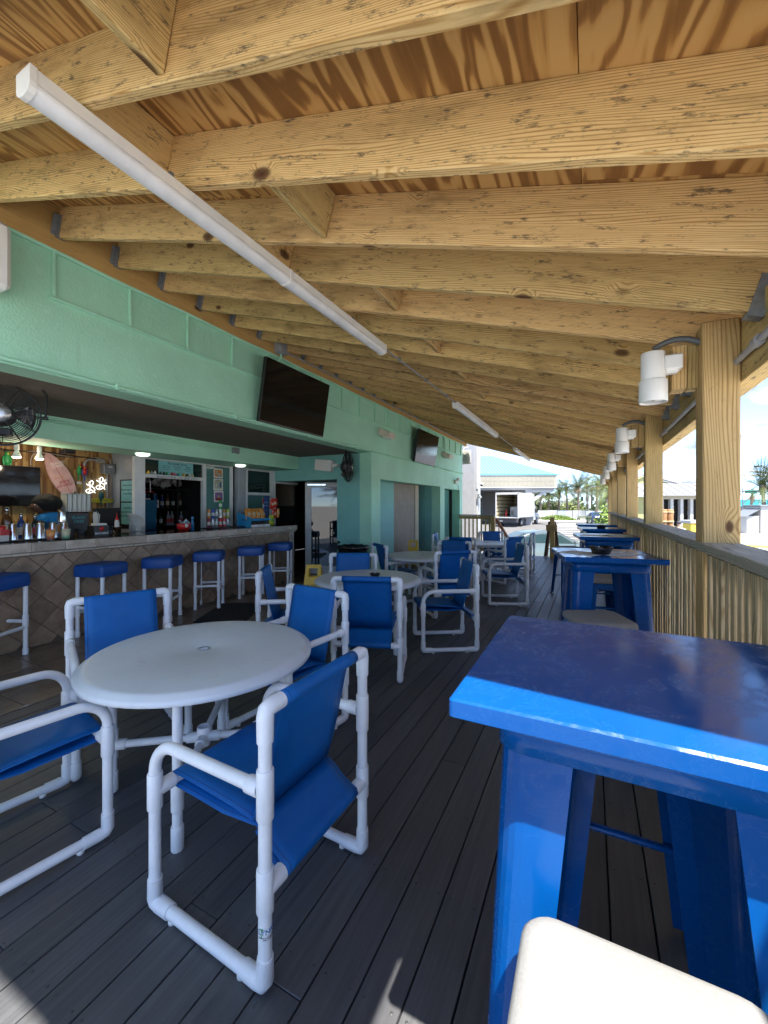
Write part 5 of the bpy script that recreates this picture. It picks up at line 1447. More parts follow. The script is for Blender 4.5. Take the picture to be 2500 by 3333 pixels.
# hanging lamps
for k, y in enumerate((2.38, 2.605)):
    t = thing('spot_lamp', ['lit white spot lamp hanging over the bar television', 'lit white spot lamp hanging left of the pink surfboard'][k], 'lamp', (-6.08, y, 2.03), 0, 'white spot lamps over the bar')
    mk('socket', MB().lathe([(0, .16), (.022, .16), (.024, .15), (.026, .09), (.02, .085)], (0, 0, 0), 18), WHITE, t); mk('stem', MB().tube([(0, 0, .15), (0, 0, .185)], .009, 8), WHITE, t)
    mk('bulb', MB().lathe([(.018, .09), (.022, .07), (.042, .02), (.044, .005)], (0, 0, 0), 20), WHITE, t)
    mk('lamp_face', MB().lathe([(.043, .005), (.03, -.008), (0, -.012)], (0, 0, 0), 20), emit('lamp_glow', (1, .86, .6), 3), t)
    ld = bpy.data.lights.new('lamp_beam', 'POINT'); ld.energy = .9; ld.color = (1, .82, .6); ld.shadow_soft_size = .04
    lo = bpy.data.objects.new('lamp_beam', ld); COL.objects.link(lo); lo.parent = t; lo.location = (0, 0, -.06)
sens = tag(mk('speaker_box', MB().bbox(-6.2, -6.05, 2.86, 3.0, 2.14, 2.19, .015), BLACK), 'small black device fixed under the beam over the pink surfboard', 'device')
# ducks on the transom ledge
DK = [YELLOW, mat('duck_grey', (.25, .3, .3)), WHITE, mat('duck_dark', (.03, .05, .04)), mat('duck_dark', (0, 0, 0)), GRN, RED, mat('duck_pink', (.5, .15, .25)), mat('duck_teal', (.02, .3, .3)), YELLOW, mat('duck_dark', (0, 0, 0)), WHITE, mat('duck_cream', (.6, .55, .3)), BLACK]
nm_ = ['yellow', 'grey', 'white', 'dark', 'dark', 'green', 'red', 'pink', 'teal', 'yellow', 'dark', 'white', 'cream', 'black']
dy_ = [3.925, 3.975, 4.03, 4.12, 4.185, 4.23, 4.32, 4.37, 4.43, 4.53, 4.59, 4.645, 4.70, 4.84]
pl = ['leftmost on the ledge', 'second from the left on the ledge', 'third from the left on the ledge', 'left of its green neighbour', 'fourth dark one along', 'under the left of the drinks board', 'under the middle of the drinks board', 'next to the red one', 'beside the pink one', 'right of the teal one', 'under the right of the drinks board', 'right of the dark one', 'under the right end of the drinks board', 'rightmost on the ledge']
for k, y in enumerate(dy_):
    d = thing('toy_duck', '%s toy duck, %s' % (nm_[k], pl[k]), 'toy duck', (-5.965, y, 1.9405), random.uniform(-30, 30), 'toy ducks on the ledge over the hatch')
    mk('body', MB().lathe([(0, 0), (.016, .002), (.022, .012), (.018, .024), (.008, .03)], (0, 0, 0), 12, sx=1.2), DK[k], d)
    mk('head', MB().lathe([(0, .024), (.010, .028), (.0125, .037), (.009, .047), (0, .05)], (.004, 0, 0), 10), DK[k], d)
    mk('beak', MB().lathe([(0, .0), (.004, .0), (0, .008)], (.017, 0, .036), 6), ORI, d)
# posters
def poster(label, y, z, w_, h_, bgc, bits):
    t = thing('poster', label, 'poster', (-6.010, y, z), 0, 'paper posters on the narrow window')
    mk('sheet', MB().box(-.0015, .0015, -w_ / 2, w_ / 2, -h_ / 2, h_ / 2), PAPER, t)
    mk('print', MB().box(.0016, .0022, -w_ / 2 * .8, w_ / 2 * .8, -h_ / 2 * .7, h_ / 2 * .75), bgc, t)
    for (yy_, z2, a, b, m) in bits: mk('print', MB().lathe([(0, 0), (1, 0), (1, .0006), (0, .0006)], (0, 0, 0), 18, axis='X'), m, t, (.0023, yy_, z2)).scale = (1, a, b)
    return t
ORP = mat('poster_orange', (.55, .22, .06), .5); PUR = mat('poster_purple', (.18, .08, .25), .5); KHK = mat('poster_khaki', (.36, .38, .27), .5)
poster('orange poster at the top of the narrow window beside the hatch', 5.27, 2.04, .20, .17, ORP, ((-.03, 0, .03, .045, LAB[2]), (.03, -.03, .04, .03, LAB[0])))
pz_ = poster('pale poster with bottles in the middle of the narrow window', 5.27, 1.835, .21, .21, KHK, ((.05, 0, .018, .06, BLU), (-.05, -.02, .035, .035, PAPER), (0, .0, .015, .035, GREYP)))
letters('lettering', 'WELLS', .035, INK, pz_, (.003, 0, .075), FACE_X, .0003)
poster('purple and red poster at the bottom of the narrow window', 5.28, 1.62, .21, .20, PUR, ((0, .0, .035, .03, LAB[2]), (0, -.05, .07, .025, REDI)))
# cans
can_me = {}
def can(label, y, z, m, tall=.15):
    c = thing('drink_can', label, 'can', (-5.60, y, z), random.uniform(0, 300), 'drink cans stacked before the narrow window')
    mk('can', MB().lathe([(0, 0), (.022, 0), (.027, .008), (.027, tall - .012), (.022, tall - .002), (.021, tall)], (0, 0, 0), 18), m, c)
    mk('band', MB().lathe([(.0274, tall * .25), (.0274, tall * .6)], (0, 0, 0), 18), LAB[0] if m is not LAB[0] else LAB[1], c)
    mk('lid', MB().lathe([(.021, tall - .001), (0, tall - .003)], (0, 0, 0), 14), STEEL, c)
cy = [4.72, 4.80, 4.875, 4.955, 5.035, 5.11]
SILV = mat('can_silver', (.45, .46, .48), .25, metal=.6)
cm = [mat('can_plum', (.2, .03, .06), .3), SILV, mat('can_grey', (.3, .32, .34), .3, metal=.5), RED, mat('can_pink', (.55, .06, .08), .3), SILV]
cu_ = [mat('can_orange', (.5, .2, .05), .3), mat('can_blue', (.03, .08, .35), .3), SILV, WHITE, mat('can_bronze', (.4, .22, .05), .3), mat('can_lime', (.4, .5, .05), .3)]
wds = ['leftmost', 'second', 'third', 'fourth', 'fifth', 'rightmost']
ctray = tag(mk('serving_tray', MB().bbox(-5.68, -5.42, 4.62, 5.42, CTZ + .0005, CTZ + .012, .004), BLACK), 'flat black tray under the stacked cans at the bar end', 'tray')
for k in range(6):
    can('%s can of the lower row on the black tray' % wds[k], cy[k], CTZ + .013, cm[k]); can('%s can of the upper row on the black tray' % wds[k], cy[k] + .003, CTZ + .165, cu_[k])
can('single green can standing on top of the stacked cans', 4.958, CTZ + .317, GRN)
# kettle shaped red dish with blue spray
kt = thing('red_pail', 'round red pail with a white cloth and a blue bottle in it on the bar', 'pail', (-5.42, 4.12, CTZ), 0)
mk('pail', MB().lathe([(0, 0), (.05, .002), (.09, .03), (.10, .07), (.09, .11), (.083, .11), (.09, .07), (.05, .01)], (0, 0, 0), 24), RED, kt)
mk('cloth', MB().sheet([[(-.06 + .03 * i, -.05 + .028 * j, .12 + .03 * math.sin(i * 1.7) + .03 * math.cos(j * 1.3 + i)) for j in range(5)] for i in range(5)], .004), mat('pale_cloth', (.4, .5, .58), .9), kt)
mk('bottle', MB().lathe([(0, 0), (.028, 0), (.026, .12), (.012, .15), (.014, .17), (.03, .19), (0, .21)], (.02, .13, 0), 14), mat('blue_bottle', (.02, .14, .3), .2), kt)
tg = mk('tag', MB().lathe([(0, 0), (.03, 0), (.03, .002), (0, .002)], (.1, -.03, .08), 12, axis='X'), PAPER, kt)
# back room behind the hatch: shelves with bottles, bags, tank top
sh = thing('back_shelf', 'dark wire shelving full of bottles in the storeroom behind the hatch', 'shelf', (-7.3, 4.7, 0), 0, world=True)
for z in (1.08, 1.42, 1.78): mk('shelf_board', MB().bbox(-7.55, -7.15, 4.05, 6.6, z - .012, z, .003), mat('shelf_dark', (.02, .02, .022), .4), sh)
for y in (4.06, 5.3, 6.58): mk('upright', MB().bbox(-7.17, -7.14, y - .012, y + .012, 0, 2.1, .002), STEEL if y < 5 else BLACK, sh)
ORD = ['first', 'second', 'third', 'fourth', 'fifth', 'sixth', 'seventh', 'eighth', 'ninth', 'tenth', 'eleventh', 'twelfth', 'thirteenth']
pos_l = ['lower', 'upper']; random.seed(6)
for r_, z in enumerate((1.0805, 1.4205)):
    for k in range(13):
        y = 4.55 + k * .13 + random.uniform(-.015, .015)
        bottle('%s bottle from the left in the %s storeroom row behind the hatch' % (ORD[k], pos_l[r_]), -7.3 + random.uniform(-.05, .05), y, z, random.randrange(4), random.uniform(.8, 1.0), 'bottles in the %s row of the storeroom shelf' % pos_l[r_])
bgm = MB(); random.seed(31)
for k in range(40):
    cx, cy_, cz_, r_ = -7.35 + random.uniform(-.1, .15), 4.5 + random.random() * 1.9, 1.82 + random.random() * .2, random.uniform(.05, .1)
    bm = bmesh.new(); bmesh.ops.create_icosphere(bm, subdivisions=1, radius=r_)
    for v in bm.verts: v.co = Vector((cx, cy_, cz_)) + v.co * random.uniform(.7, 1.2)
    bgm.frombm(bm)
bgs = tag(mk('plastic_bags', bgm, glassy('bag_plastic', (.75, .75, .74), .25, .8)), 'heap of clear plastic bags on the top storeroom shelf', 'bags'); bgs['kind'] = 'stuff'
tt = thing('tank_top', 'dark blue tank top on a hanger in the serving hatch', 'shirt', (-6.45, 4.28, 1.05), 0)
rows = []
for z, a, b in ((0, -.17, .13), (.2, -.165, .12), (.4, -.14, .11), (.5, -.12, .10)):
    rows.append([(.03 * math.sin(6 * f + z * 5), a + (b - a) * f / 6, z) for f in range(7)])
mk('cloth', MB().sheet(rows, .004), mat('navy_cloth', (.01, .09, .17), .9), tt)
for a, b in ((-.12, -.08), (.06, .10)):
    mk('strap', MB().sheet([[(0, a, .5), (0, b, .5)], [(0, a * .8, .6), (0, b * .8 + .0, .6)]], .004), MATS['navy_cloth'], tt)
mk('hanger', MB().tube([(0, -.11, .6), (0, 0, .66), (0, .09, .6)], .006, 6), RED, tt); mk('pole', MB().tube([(0, .0, .62), (0, .0, .82)], .008, 6), WHITE, tt)
for q, y in enumerate((4.62, 4.78)):
    f_ = thing('boxed_shirt_print', ['left', 'right'][q] + ' small white box with a dark picture on the storeroom shelf', 'box', (-7.05, y, 1.4205))
    mk('card', MB().bbox(-.01, .01, -.06, .06, 0, .17 - q * .03, .002), PAPER, f_); mk('picture', MB().lathe([(0, 0), (1, 0), (1, .001), (0, .001)], (0, 0, 0), 14, axis='X'), INK, f_, (.0105, 0, .08)).scale = (1, .03, .045)
# snack rack
sn = thing('snack_rack', 'blue cardboard display of snacks on the far end of the bar', 'snack display', (-5.45, 5.58, CTZ), 0)
CB = mat('card_blue', (.02, .25, .5), .5); CN = mat('card_navy', (.015, .06, .2), .5)
mk('base_shelf', MB().bbox(-.16, .16, -.24, .24, 0, .015, .003).bbox(.150, .165, -.24, .24, .0, .035, .002), WHITE, sn)
mk('side_panel', MB().add([(-.16, -.245, 0), (.17, -.245, 0), (.17, -.245, .16), (-.16, -.245, .26), (-.16, -.240, 0), (.17, -.240, 0), (.17, -.240, .16), (-.16, -.240, .26)], [(0, 1, 2, 3), (7, 6, 5, 4), (0, 4, 5, 1), (1, 5, 6, 2), (2, 6, 7, 3), (3, 7, 4, 0)]), CB, sn)
mk('front_band', MB().bbox(.158, .168, -.24, .24, .115, .145, .002), CB, sn); mk('middle_shelf', MB().bbox(-.16, .16, -.24, .24, .105, .112, .002), CB, sn)
letters('lettering', 'CHIPS AND CHEWS', .022, INK, sn, (.1655, 0, .017), FACE_X, .0004)
letters('lettering', 'SNACKS', .05, INK, sn, (.02, -.2455, .12), FACE_MY, .0004)
def bag(label, loc, rz, m1, m2, tilt=0, s=1.0):
    b = thing('snack_bag', label, 'snack bag', loc, rz, 'snack bags on the bar end'); b.scale = (s,) * 3
    rows = []
    for i in range(7):
        z = -.11 + .22 * i / 6; pu = .028 * math.sin(PI * i / 6) ** .6 + .001
        rows.append([(pu * math.sqrt(max(0, 1 - (f / 3.2) ** 2)), f / 3 * .075 * (1 - .08 * math.sin(PI * i / 6)), z) for f in range(-3, 4)] + [(-pu * math.sqrt(max(0, 1 - (f / 3.2) ** 2)), f / 3 * .075 * (1 - .08 * math.sin(PI * i / 6)), z) for f in range(3, -4, -1)])
    n = 14; vs = [p for r in rows for p in r]
    mb = MB().add(vs, [(i * n + k, i * n + (k + 1) % n, (i + 1) * n + (k + 1) % n, (i + 1) * n + k) for i in range(6) for k in range(n)], True)
    mb.add(rows[0], [tuple(reversed(range(n)))]); mb.add(rows[-1], [tuple(range(n))])
    mk('bag', mb, m1, b, (0, 0, 0), (0, R(tilt), 0))
    mk('print', MB().lathe([(0, .001), (.02, .0015), (.035, -.002)], (.0285, 0, 0), 16, axis='X'), m2, b, (0, 0, 0), (0, R(tilt), 0))
OB = mat('bag_orange', (.6, .25, .05), .25); RBG = mat('bag_red', (.5, .03, .02), .2); YG = mat('bag_yellowgreen', (.45, .5, .03), .25)
for k in range(4): bag(['leftmost', 'second', 'third', 'rightmost'][k] + ' orange snack bag in the blue display', (-5.40, 5.40 + k * .115, CTZ + .22), 8 * (k - 1.5), OB, LAB[2], -14, .95)
for k in range(4):
    q_ = thing('snack_pack', ['leftmost', 'second', 'third', 'rightmost'][k] + ' dark small snack pack on the lower shelf of the blue display', 'snack pack', (-5.38, 5.41 + k * .11, CTZ + .03), 0, 'small packs in the snack display')
    mk('pack', MB().bbox(-.05, .05, -.045, .045, 0, .03, .01), mat('pack_brown', (.12, .05, .05), .3), q_, (0, 0, 0), (0, R(12), 0))
kr = thing('clip_rack', 'navy carded clip rack hung with red and yellow snack bags', 'snack rack', (-5.50, 5.98, CTZ), 0)
mk('header_card', MB().bbox(0, .008, -.10, .02, .16, .56, .002), CN, kr)
for z, sz, tx in ((.43, .045, 'GRAB A'), (.37, .045, 'BIG BAG'), (.29, .018, 'snack time')): letters('lettering', tx, sz * .7, mat('card_text', (.35, .5, .65)), kr, (.0085, -.04, z), FACE_X, .0004)
mk('wire_frame', MB().tube([(0, .03, 0), (0, .03, .55), (0, .16, .55), (0, .16, 0)], .005, 6).tube([(-.1, -.08, .004), (.1, .16, .004)], .005, 6).tube([(0, .1, 0), (0, .1, .55)], .003, 6), BLACK, kr)
for k, (dy, dz, m, rr_, nm) in enumerate(((.06, .40, RBG, 5, 'upper left red'), (.12, .42, RBG, -10, 'upper right red'), (.10, .22, RBG, 8, 'lower left red'), (.2, .23, OB, 25, 'lower right orange and red'), (.0, .10, YG, -5, 'yellow green'))):
    bag(nm + ' snack bag clipped on the navy rack', (-5.44 + .01 * k, 5.98 + dy, CTZ + dz), rr_, m, LAB[2] if k != 4 else GRN, 4, .85)
ns = thing('notice', 'red and white notice on the lower window behind the snack display', 'notice', (-6.0, 6.42, 1.5)); mk('sheet', MB().box(0, .002, -.04, .04, -.12, .12), PAPER, ns); mk('print', MB().box(.0022, .003, -.038, .038, -.01, .115), RED, ns)
fr_ = thing('storeroom_fridge', 'tall black fridge in the dark doorway past the bar end', 'fridge', (-7.0, 7.2, 0)); mk('cabinet', MB().bbox(-.35, .35, -.35, .35, 0, 1.66, .01), BLACK, fr_); mk('handle', MB().tube([(.37, -.1, 1.1), (.37, -.1, 1.5)], .01, 8), STEEL, fr_)

# ------------------------------------------------------------------ people
def skin_body(name, joints, edges, m, parent, root=0):
    me = bpy.data.meshes.new(name); me.from_pydata([j[0] for j in joints], edges, [])
    o = bpy.data.objects.new(name, me); COL.objects.link(o)
    sk = o.modifiers.new('skin', 'SKIN'); sk.use_smooth_shade = True
    for i, v in enumerate(me.skin_vertices[0].data):
        r_ = joints[i][1]; v.radius = r_ if isinstance(r_, tuple) else (r_, r_); v.use_root = (i == root)
    sb = o.modifiers.new('sub', 'SUBSURF'); sb.levels = 2; sb.render_levels = 2
    dg = bpy.context.evaluated_depsgraph_get(); dg.update()
    m2 = bpy.data.meshes.new_from_object(o.evaluated_get(dg)); bpy.data.objects.remove(o)
    m2.name = name; m2.materials.clear(); m2.materials.append(m)
    m2.polygons.foreach_set('use_smooth', [True] * len(m2.polygons))
    return mk(name, m2, None, parent)
SKIN = mat('dark_skin', (.10, .045, .025), .5); SKIN2 = mat('light_skin', (.5, .3, .22), .5)
def blob(name, c, r3, m, parent, rough=.0, sub=3, seed=0):
    bm = bmesh.new(); bmesh.ops.create_icosphere(bm, subdivisions=sub, radius=1)
    for v in bm.verts:
        n = 1 + rough * noise.noise(v.co * 3.1 + Vector((seed, 0, 0))) + rough * .6 * noise.noise(v.co * 9 + Vector((seed, 3, 0)))
        v.co = Vector((v.co.x * r3[0] * n + c[0], v.co.y * r3[1] * n + c[1], v.co.z * r3[2] * n + c[2]))
    return mk(name, MB().frombm(bm, smooth=True), m, parent)
# bartender bending over behind the bar, head towards the left, shirt back turned to the deck
bp_ = thing('person', 'bartender with a big black afro bending over behind the bar in a blue T-shirt', 'person', (-6.12, 2.76, -.03), 0)
J = [((0, .12, .95), (.15, .13)), ((0, .08, 1.10), (.15, .14)), ((.02, .0, 1.26), (.16, .12)), ((.03, -.05, 1.36), (.14, .09)), ((.05, -.13, 1.42), .055), ((.06, -.18, 1.47), (.075, .085)), ((.07, -.21, 1.53), (.08, .08)),
     ((.12, -.15, 1.33), .055), ((.17, -.22, 1.20), .042), ((.20, -.26, 1.08), .03), ((.21, -.29, 1.04), .028),
     ((.05, .17, 1.34), .055), ((.12, .26, 1.24), .042), ((.19, .18, 1.12), .03), ((.21, .14, 1.08), .028),
     ((-.0, .05, .80), .09), ((0, .05, .45), .065), ((0, .06, .09), .045), ((.10, .06, .05), .035), ((-.0, .24, .80), .09), ((0, .24, .45), .065), ((0, .24, .09), .045), ((.10, .24, .05), .035)]
E_ = [(0, 1), (1, 2), (2, 3), (3, 4), (4, 5), (5, 6), (3, 7), (7, 8), (8, 9), (9, 10), (3, 11), (11, 12), (12, 13), (13, 14), (0, 15), (15, 16), (16, 17), (17, 18), (0, 19), (19, 20), (20, 21), (21, 22)]
skin_body('body', J, E_, SKIN, bp_)
JS = [((0, .12, .92), (.165, .15)), ((0, .08, 1.10), (.165, .155)), ((.02, .0, 1.26), (.175, .135)), ((.03, -.05, 1.37), (.15, .09)), ((.12, -.15, 1.335), .07), ((.15, -.19, 1.27), .066), ((.05, .17, 1.345), .07), ((.085, .22, 1.285), .066)]
skin_body('shirt', JS, [(0, 1), (1, 2), (2, 3), (3, 4), (4, 5), (3, 6), (6, 7)], mat('shirt_blue', (.02, .22, .50), .85, bmp=.1), bp_)
blob('hair', (.05, -.08, 1.52), (.14, .155, .115), mat('black_hair', (.004, .004, .004), .9, bmp=.8, bscale=140), bp_, .10, 4)
mk('shirt_print', MB().lathe([(0, .0), (.05, -.002), (.052, -.006)], (.162, .02, 1.20), 20, axis='X'), ORI, bp_); mk('shirt_print', MB().lathe([(.056, -.004), (.066, -.008)], (.162, .02, 1.20), 24, axis='X'), PAPER, bp_)
for q in (-1, 1):    # eyes, nose side barely seen
    mk('eye', MB().lathe([(0, -.008), (.008, 0), (0, .008)], (.13, -.21 + q * .03, 1.50), 10), WHITE, bp_)
def stroller(label, loc, rz, shirt, cap_, trousers):
    p = thing('person', label, 'person', loc, rz)
    Jb = [((0, 0, .95), (.14, .10)), ((0, 0, 1.12), (.13, .095)), ((0, 0, 1.30), (.15, .10)), ((0, 0, 1.42), (.12, .08)), ((0, 0, 1.51), .05), ((0, .01, 1.58), (.07, .08)), ((0, .015, 1.67), (.072, .085)),
          ((-.19, 0, 1.40), .05), ((-.24, -.02, 1.15), .04), ((-.22, .14, .98), .03), ((.19, 0, 1.40), .05), ((.24, -.02, 1.15), .04), ((.23, .10, .94), .03),
          ((-.09, 0, .82), .085), ((-.10, .02, .48), .06), ((-.10, -.02, .08), .042), ((-.10, .1, .04), .035), ((.09, 0, .82), .085), ((.10, .02, .48), .06), ((.10, -.02, .08), .042), ((.10, .1, .04), .035)]
    Eb = [(0, 1), (1, 2), (2, 3), (3, 4), (4, 5), (5, 6), (3, 7), (7, 8), (8, 9), (3, 10), (10, 11), (11, 12), (0, 13), (13, 14), (14, 15), (15, 16), (0, 17), (17, 18), (18, 19), (19, 20)]
    skin_body('body', Jb, Eb, SKIN2, p)
    skin_body('shirt', [((0, 0, .92), (.155, .12)), ((0, 0, 1.12), (.15, .115)), ((0, 0, 1.30), (.165, .115)), ((0, 0, 1.43), (.13, .085)), ((-.19, 0, 1.405), .065), ((-.225, -.01, 1.24), .062), ((.19, 0, 1.405), .065), ((.225, -.01, 1.24), .062)], [(0, 1), (1, 2), (2, 3), (3, 4), (4, 5), (3, 6), (6, 7)], shirt, p)
    skin_body('trousers', [((0, 0, .93), (.15, .12)), ((-.09, 0, .80), .10), ((-.10, .02, .5), .08), ((.09, 0, .80), .10), ((.10, .02, .5), .08)], [(0, 1), (1, 2), (0, 3), (3, 4)], trousers, p)
    blob('cap', (0, .01, 1.70), (.092, .105, .07), cap_, p, 0); mk('cap_peak', MB().bbox(-.06, .06, .08, .17, 1.68, 1.69, .004), cap_, p)
    for q in (-1, 1): blob('ear', (q * .078, .01, 1.63), (.01, .02, .03), SKIN2, p, 0, 2)
    blob('nose', (0, .10, 1.62), (.012, .02, .022), SKIN2, p, 0, 2)
stroller('man in a pale shirt and dark cap seen from behind beyond the railing', (3.32, 20.7, GZ), 0, mat('pale_shirt', (.62, .52, .45), .9), mat('cap_dark', (.06, .06, .07), .8), mat('shorts', (.15, .14, .12), .9))

# ------------------------------------------------------------------ beyond the deck
# tall grey column with speaker and cameras
cl = thing('porch_column', 'tall pale grey square column standing just past the end of the teal wall', 'column', (-4.15, 15.6, GZ), 0, world=True)
PALE = mat('pale_render', (.30, .30, .31), .7, var=.06)
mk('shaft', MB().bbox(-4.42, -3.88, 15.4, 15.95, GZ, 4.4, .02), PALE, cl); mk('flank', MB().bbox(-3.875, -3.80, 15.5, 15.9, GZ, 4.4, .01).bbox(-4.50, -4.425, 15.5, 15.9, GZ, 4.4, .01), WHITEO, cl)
sp2 = thing('wall_speaker', 'beige outdoor speaker with round grille at the top of the wall end', 'speaker', (-3.74, 13.6, 3.08), 0)
mk('cabinet', MB().bbox(-.16, .16, -.12, .12, -.22, .23, .03), mat('beige_cabinet', (.42, .40, .34), .6), sp2); mk('cone', MB().lathe([(0, 0), (.08, 0), (.085, -.004), (.088, 0)], (0, -.1215, -.03), 20, axis='Y'), mat('grille_beige', (.33, .31, .26), .8), sp2)
mk('bracket', MB().bbox(-.17, -.14, -.05, .05, -.30, .26, .006).tube([(-.1, 0, .24), (-.05, .02, .34), (.05, .1, .36)], .012, 6), WHITEO, sp2)
dc = thing('dome_camera', 'small dome camera on an arm on the grey column', 'camera', (-3.80, 15.4, 2.25), 0)
mk('arm', MB().tube([(0, 0, .08), (.14, 0, .08), (.16, 0, .04)], .015, 8), WHITEO, dc); mk('hood', MB().lathe([(0, .06), (.05, .05), (.085, .0), (.08, -.01), (0, -.01)], (.16, 0, 0), 20), WHITEO, dc); mk('dome', MB().lathe([(.055, -.01), (.045, -.05), (0, -.07)], (.16, 0, 0), 18), BLACK, dc)
fl = thing('flood_light', 'small white flood light tilted on the side of the grey column', 'light', (-3.80, 15.45, 1.83), 0)
mk('head', MB().bbox(0, .20, -.05, .06, -.02, .02, .006), WHITEO, fl, (.02, 0, .08), (0, R(55), 0)); mk('back_box', MB().bbox(-.0, .08, -.05, .05, -.1, .06, .008), GALV, fl)

# hotel with canopy
ho = thing('hotel_building', 'cream hotel entrance building with teal standing seam roof and wide canopy', 'building', (-14, 62, GZ), 0, world=True)
import math as _m
ax = Vector((0.893, 0.449, 0)).normalized()      # canopy front runs nearly square to the view
CREAM = mat('cream_render', (.32, .30, .245), .7, var=.06); CREAM2 = mat('cream_tile', (.27, .25, .20), .6, var=.08)
o0 = Vector((-11.7, 50.1, 0)); ux = (Vector((-3.64, 54.14, 0)) - o0).normalized(); uy = Vector((-ux.y, ux.x, 0)); Lc = (Vector((-3.64, 54.14, 0)) - o0).length
FM = Matrix((ux, uy, Vector((0, 0, 1)))).transposed().to_4x4(); FM.translation = o0     # canopy frame: x along front, y back, z up
def hp(name, m, *bs, c=None):
    for b in bs: o = mk(name, MB().bbox(*b, c, FM) if c else MB().box(*b, FM), m, ho)
    return o
hp('canopy_fascia', CREAM, (-6, Lc, 0, 11, 3.6, 5.15), c=.03)
hp('canopy_soffit', PALE, (-6, Lc - .2, .2, 10.8, 3.35, 3.6))
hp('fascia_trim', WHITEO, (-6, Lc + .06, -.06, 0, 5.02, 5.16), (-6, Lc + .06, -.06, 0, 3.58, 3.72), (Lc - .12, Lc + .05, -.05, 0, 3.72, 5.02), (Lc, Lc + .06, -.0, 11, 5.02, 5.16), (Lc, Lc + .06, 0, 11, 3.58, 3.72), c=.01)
for i in range(16):
    for j in range(2):
        hp('fascia_tile', CREAM2, (Lc - .25 - (i + 1) * .56, Lc - .25 - i * .56 - .03, -.025, -.001, 3.80 + j * .6, 4.37 + j * .6), c=.008)
hp('canopy_beam', WHITEO, (Lc - 2.9, Lc - .3, .3, .7, 3.08, 3.38), (Lc - 2.9, Lc - .3, 5.3, 5.7, 3.08, 3.38), c=.02)
for yy_ in (.35, 5.35):
    M_ = FM
    mk('brace', MB().add([M_ @ Vector(p) for p in ((Lc - 2.9, yy_, 1.7), (Lc - 2.9, yy_, 2.25), (Lc - 1.65, yy_, 3.09), (Lc - 1.1, yy_, 3.09), (Lc - 2.9, yy_ + .3, 1.7), (Lc - 2.9, yy_ + .3, 2.25), (Lc - 1.65, yy_ + .3, 3.09), (Lc - 1.1, yy_ + .3, 3.09))],
       [(0, 1, 2, 3), (7, 6, 5, 4), (0, 4, 5, 1), (1, 5, 6, 2), (2, 6, 7, 3), (3, 7, 4, 0)]), WHITEO, ho)
hp('pillar', PALE, (Lc - 3.7, Lc - 2.9, .2, 1.1, GZ, 3.36), (Lc - 3.7, Lc - 2.9, 5.2, 6.1, GZ, 3.36), c=.02)
hp('front_wall', mat('taupe_wall', (.27, .25, .23), .8), (-9.5, Lc - 3.8, 10.2, 10.8, GZ, 3.36))
hp('glass_bay', GLASSD, (Lc - 3.75, Lc - 2.2, 9.0, 9.1, GZ, 3.3)); hp('window_frame', WHITEO, *[(Lc - 3.75 + k * .5, Lc - 3.68 + k * .5, 8.93, 8.99, GZ, 3.3) for k in range(4)])
for (a, b, z0, z1) in ((.0, 2.4, 1.9, 3.1), (.0, 2.4, .0, 1.4), (4.6, 6.6, 1.6, 3.0)):
    f_ = hp('window', WHITEO, (a, b, 10.12, 10.19, z0, z1)); g_ = MB().box(a + .1, b - .1, 10.08, 10.115, z0 + .1, z1 - .1, FM); mk('pane', g_, GLASST, f_, (0, 0, 0))
hp('side_block', CREAM, (-6.5, -.15, 2.0, 9, 1.4, 3.59), (-6.5, -.2, -.02, 2.0, GZ, .1), c=.02)
hp('bay_window', WHITEO, (-1.5, -.3, 1.6, 1.99, 1.35, 3.3)); hp('bay_pane', GLASST, (-1.2, -.6, 1.55, 1.59, 1.5, 3.1))
hp('passage', mat('passage_grey', (.2, .2, .2), .8), (-3.5, -.2, 2.01, 2.1, GZ, 1.39))
TROOF = mat('teal_metal_roof', (.15, .27, .25), .35, var=.06)
rv = [FM @ Vector(p) for p in ((-10, -.04, 5.2), (Lc + .4, -.04, 5.2), (Lc - 5.5, 9, 8.6), (-10, 9, 8.6), (Lc + .4, 12, 5.2), (Lc - 5.5, 12, 8.6), (-10, 12, 5.15))]
mk('roof', MB().add(rv, [(0, 1, 2, 3), (1, 4, 5, 2), (3, 2, 5)]), TROOF, ho)
sm_ = MB()
for i in range(50):
    x = -9.8 + i * .42
    if x > Lc + .3: break
    f1 = 1.0 if x < Lc - 5.5 else max(.02, (Lc + .4 - x) / 5.9)
    a = FM @ Vector((x, -.04, 5.2)); b = FM @ Vector((x, -.04 + 9.04 * f1, 5.2 + 3.4 * f1))
    sm_.tube([a + Vector((0, 0, .03)), b + Vector((0, 0, .03))], .035, 4, smooth=False)
mk('roof_seams', sm_, mat('seam_teal', (.07, .17, .155), .4), ho)['kind'] = 'stuff'
hp('gutter', mat('gutter_teal', (.08, .30, .27), .4), (-10, Lc + .42, -.12, -.062, 5.17, 5.27))

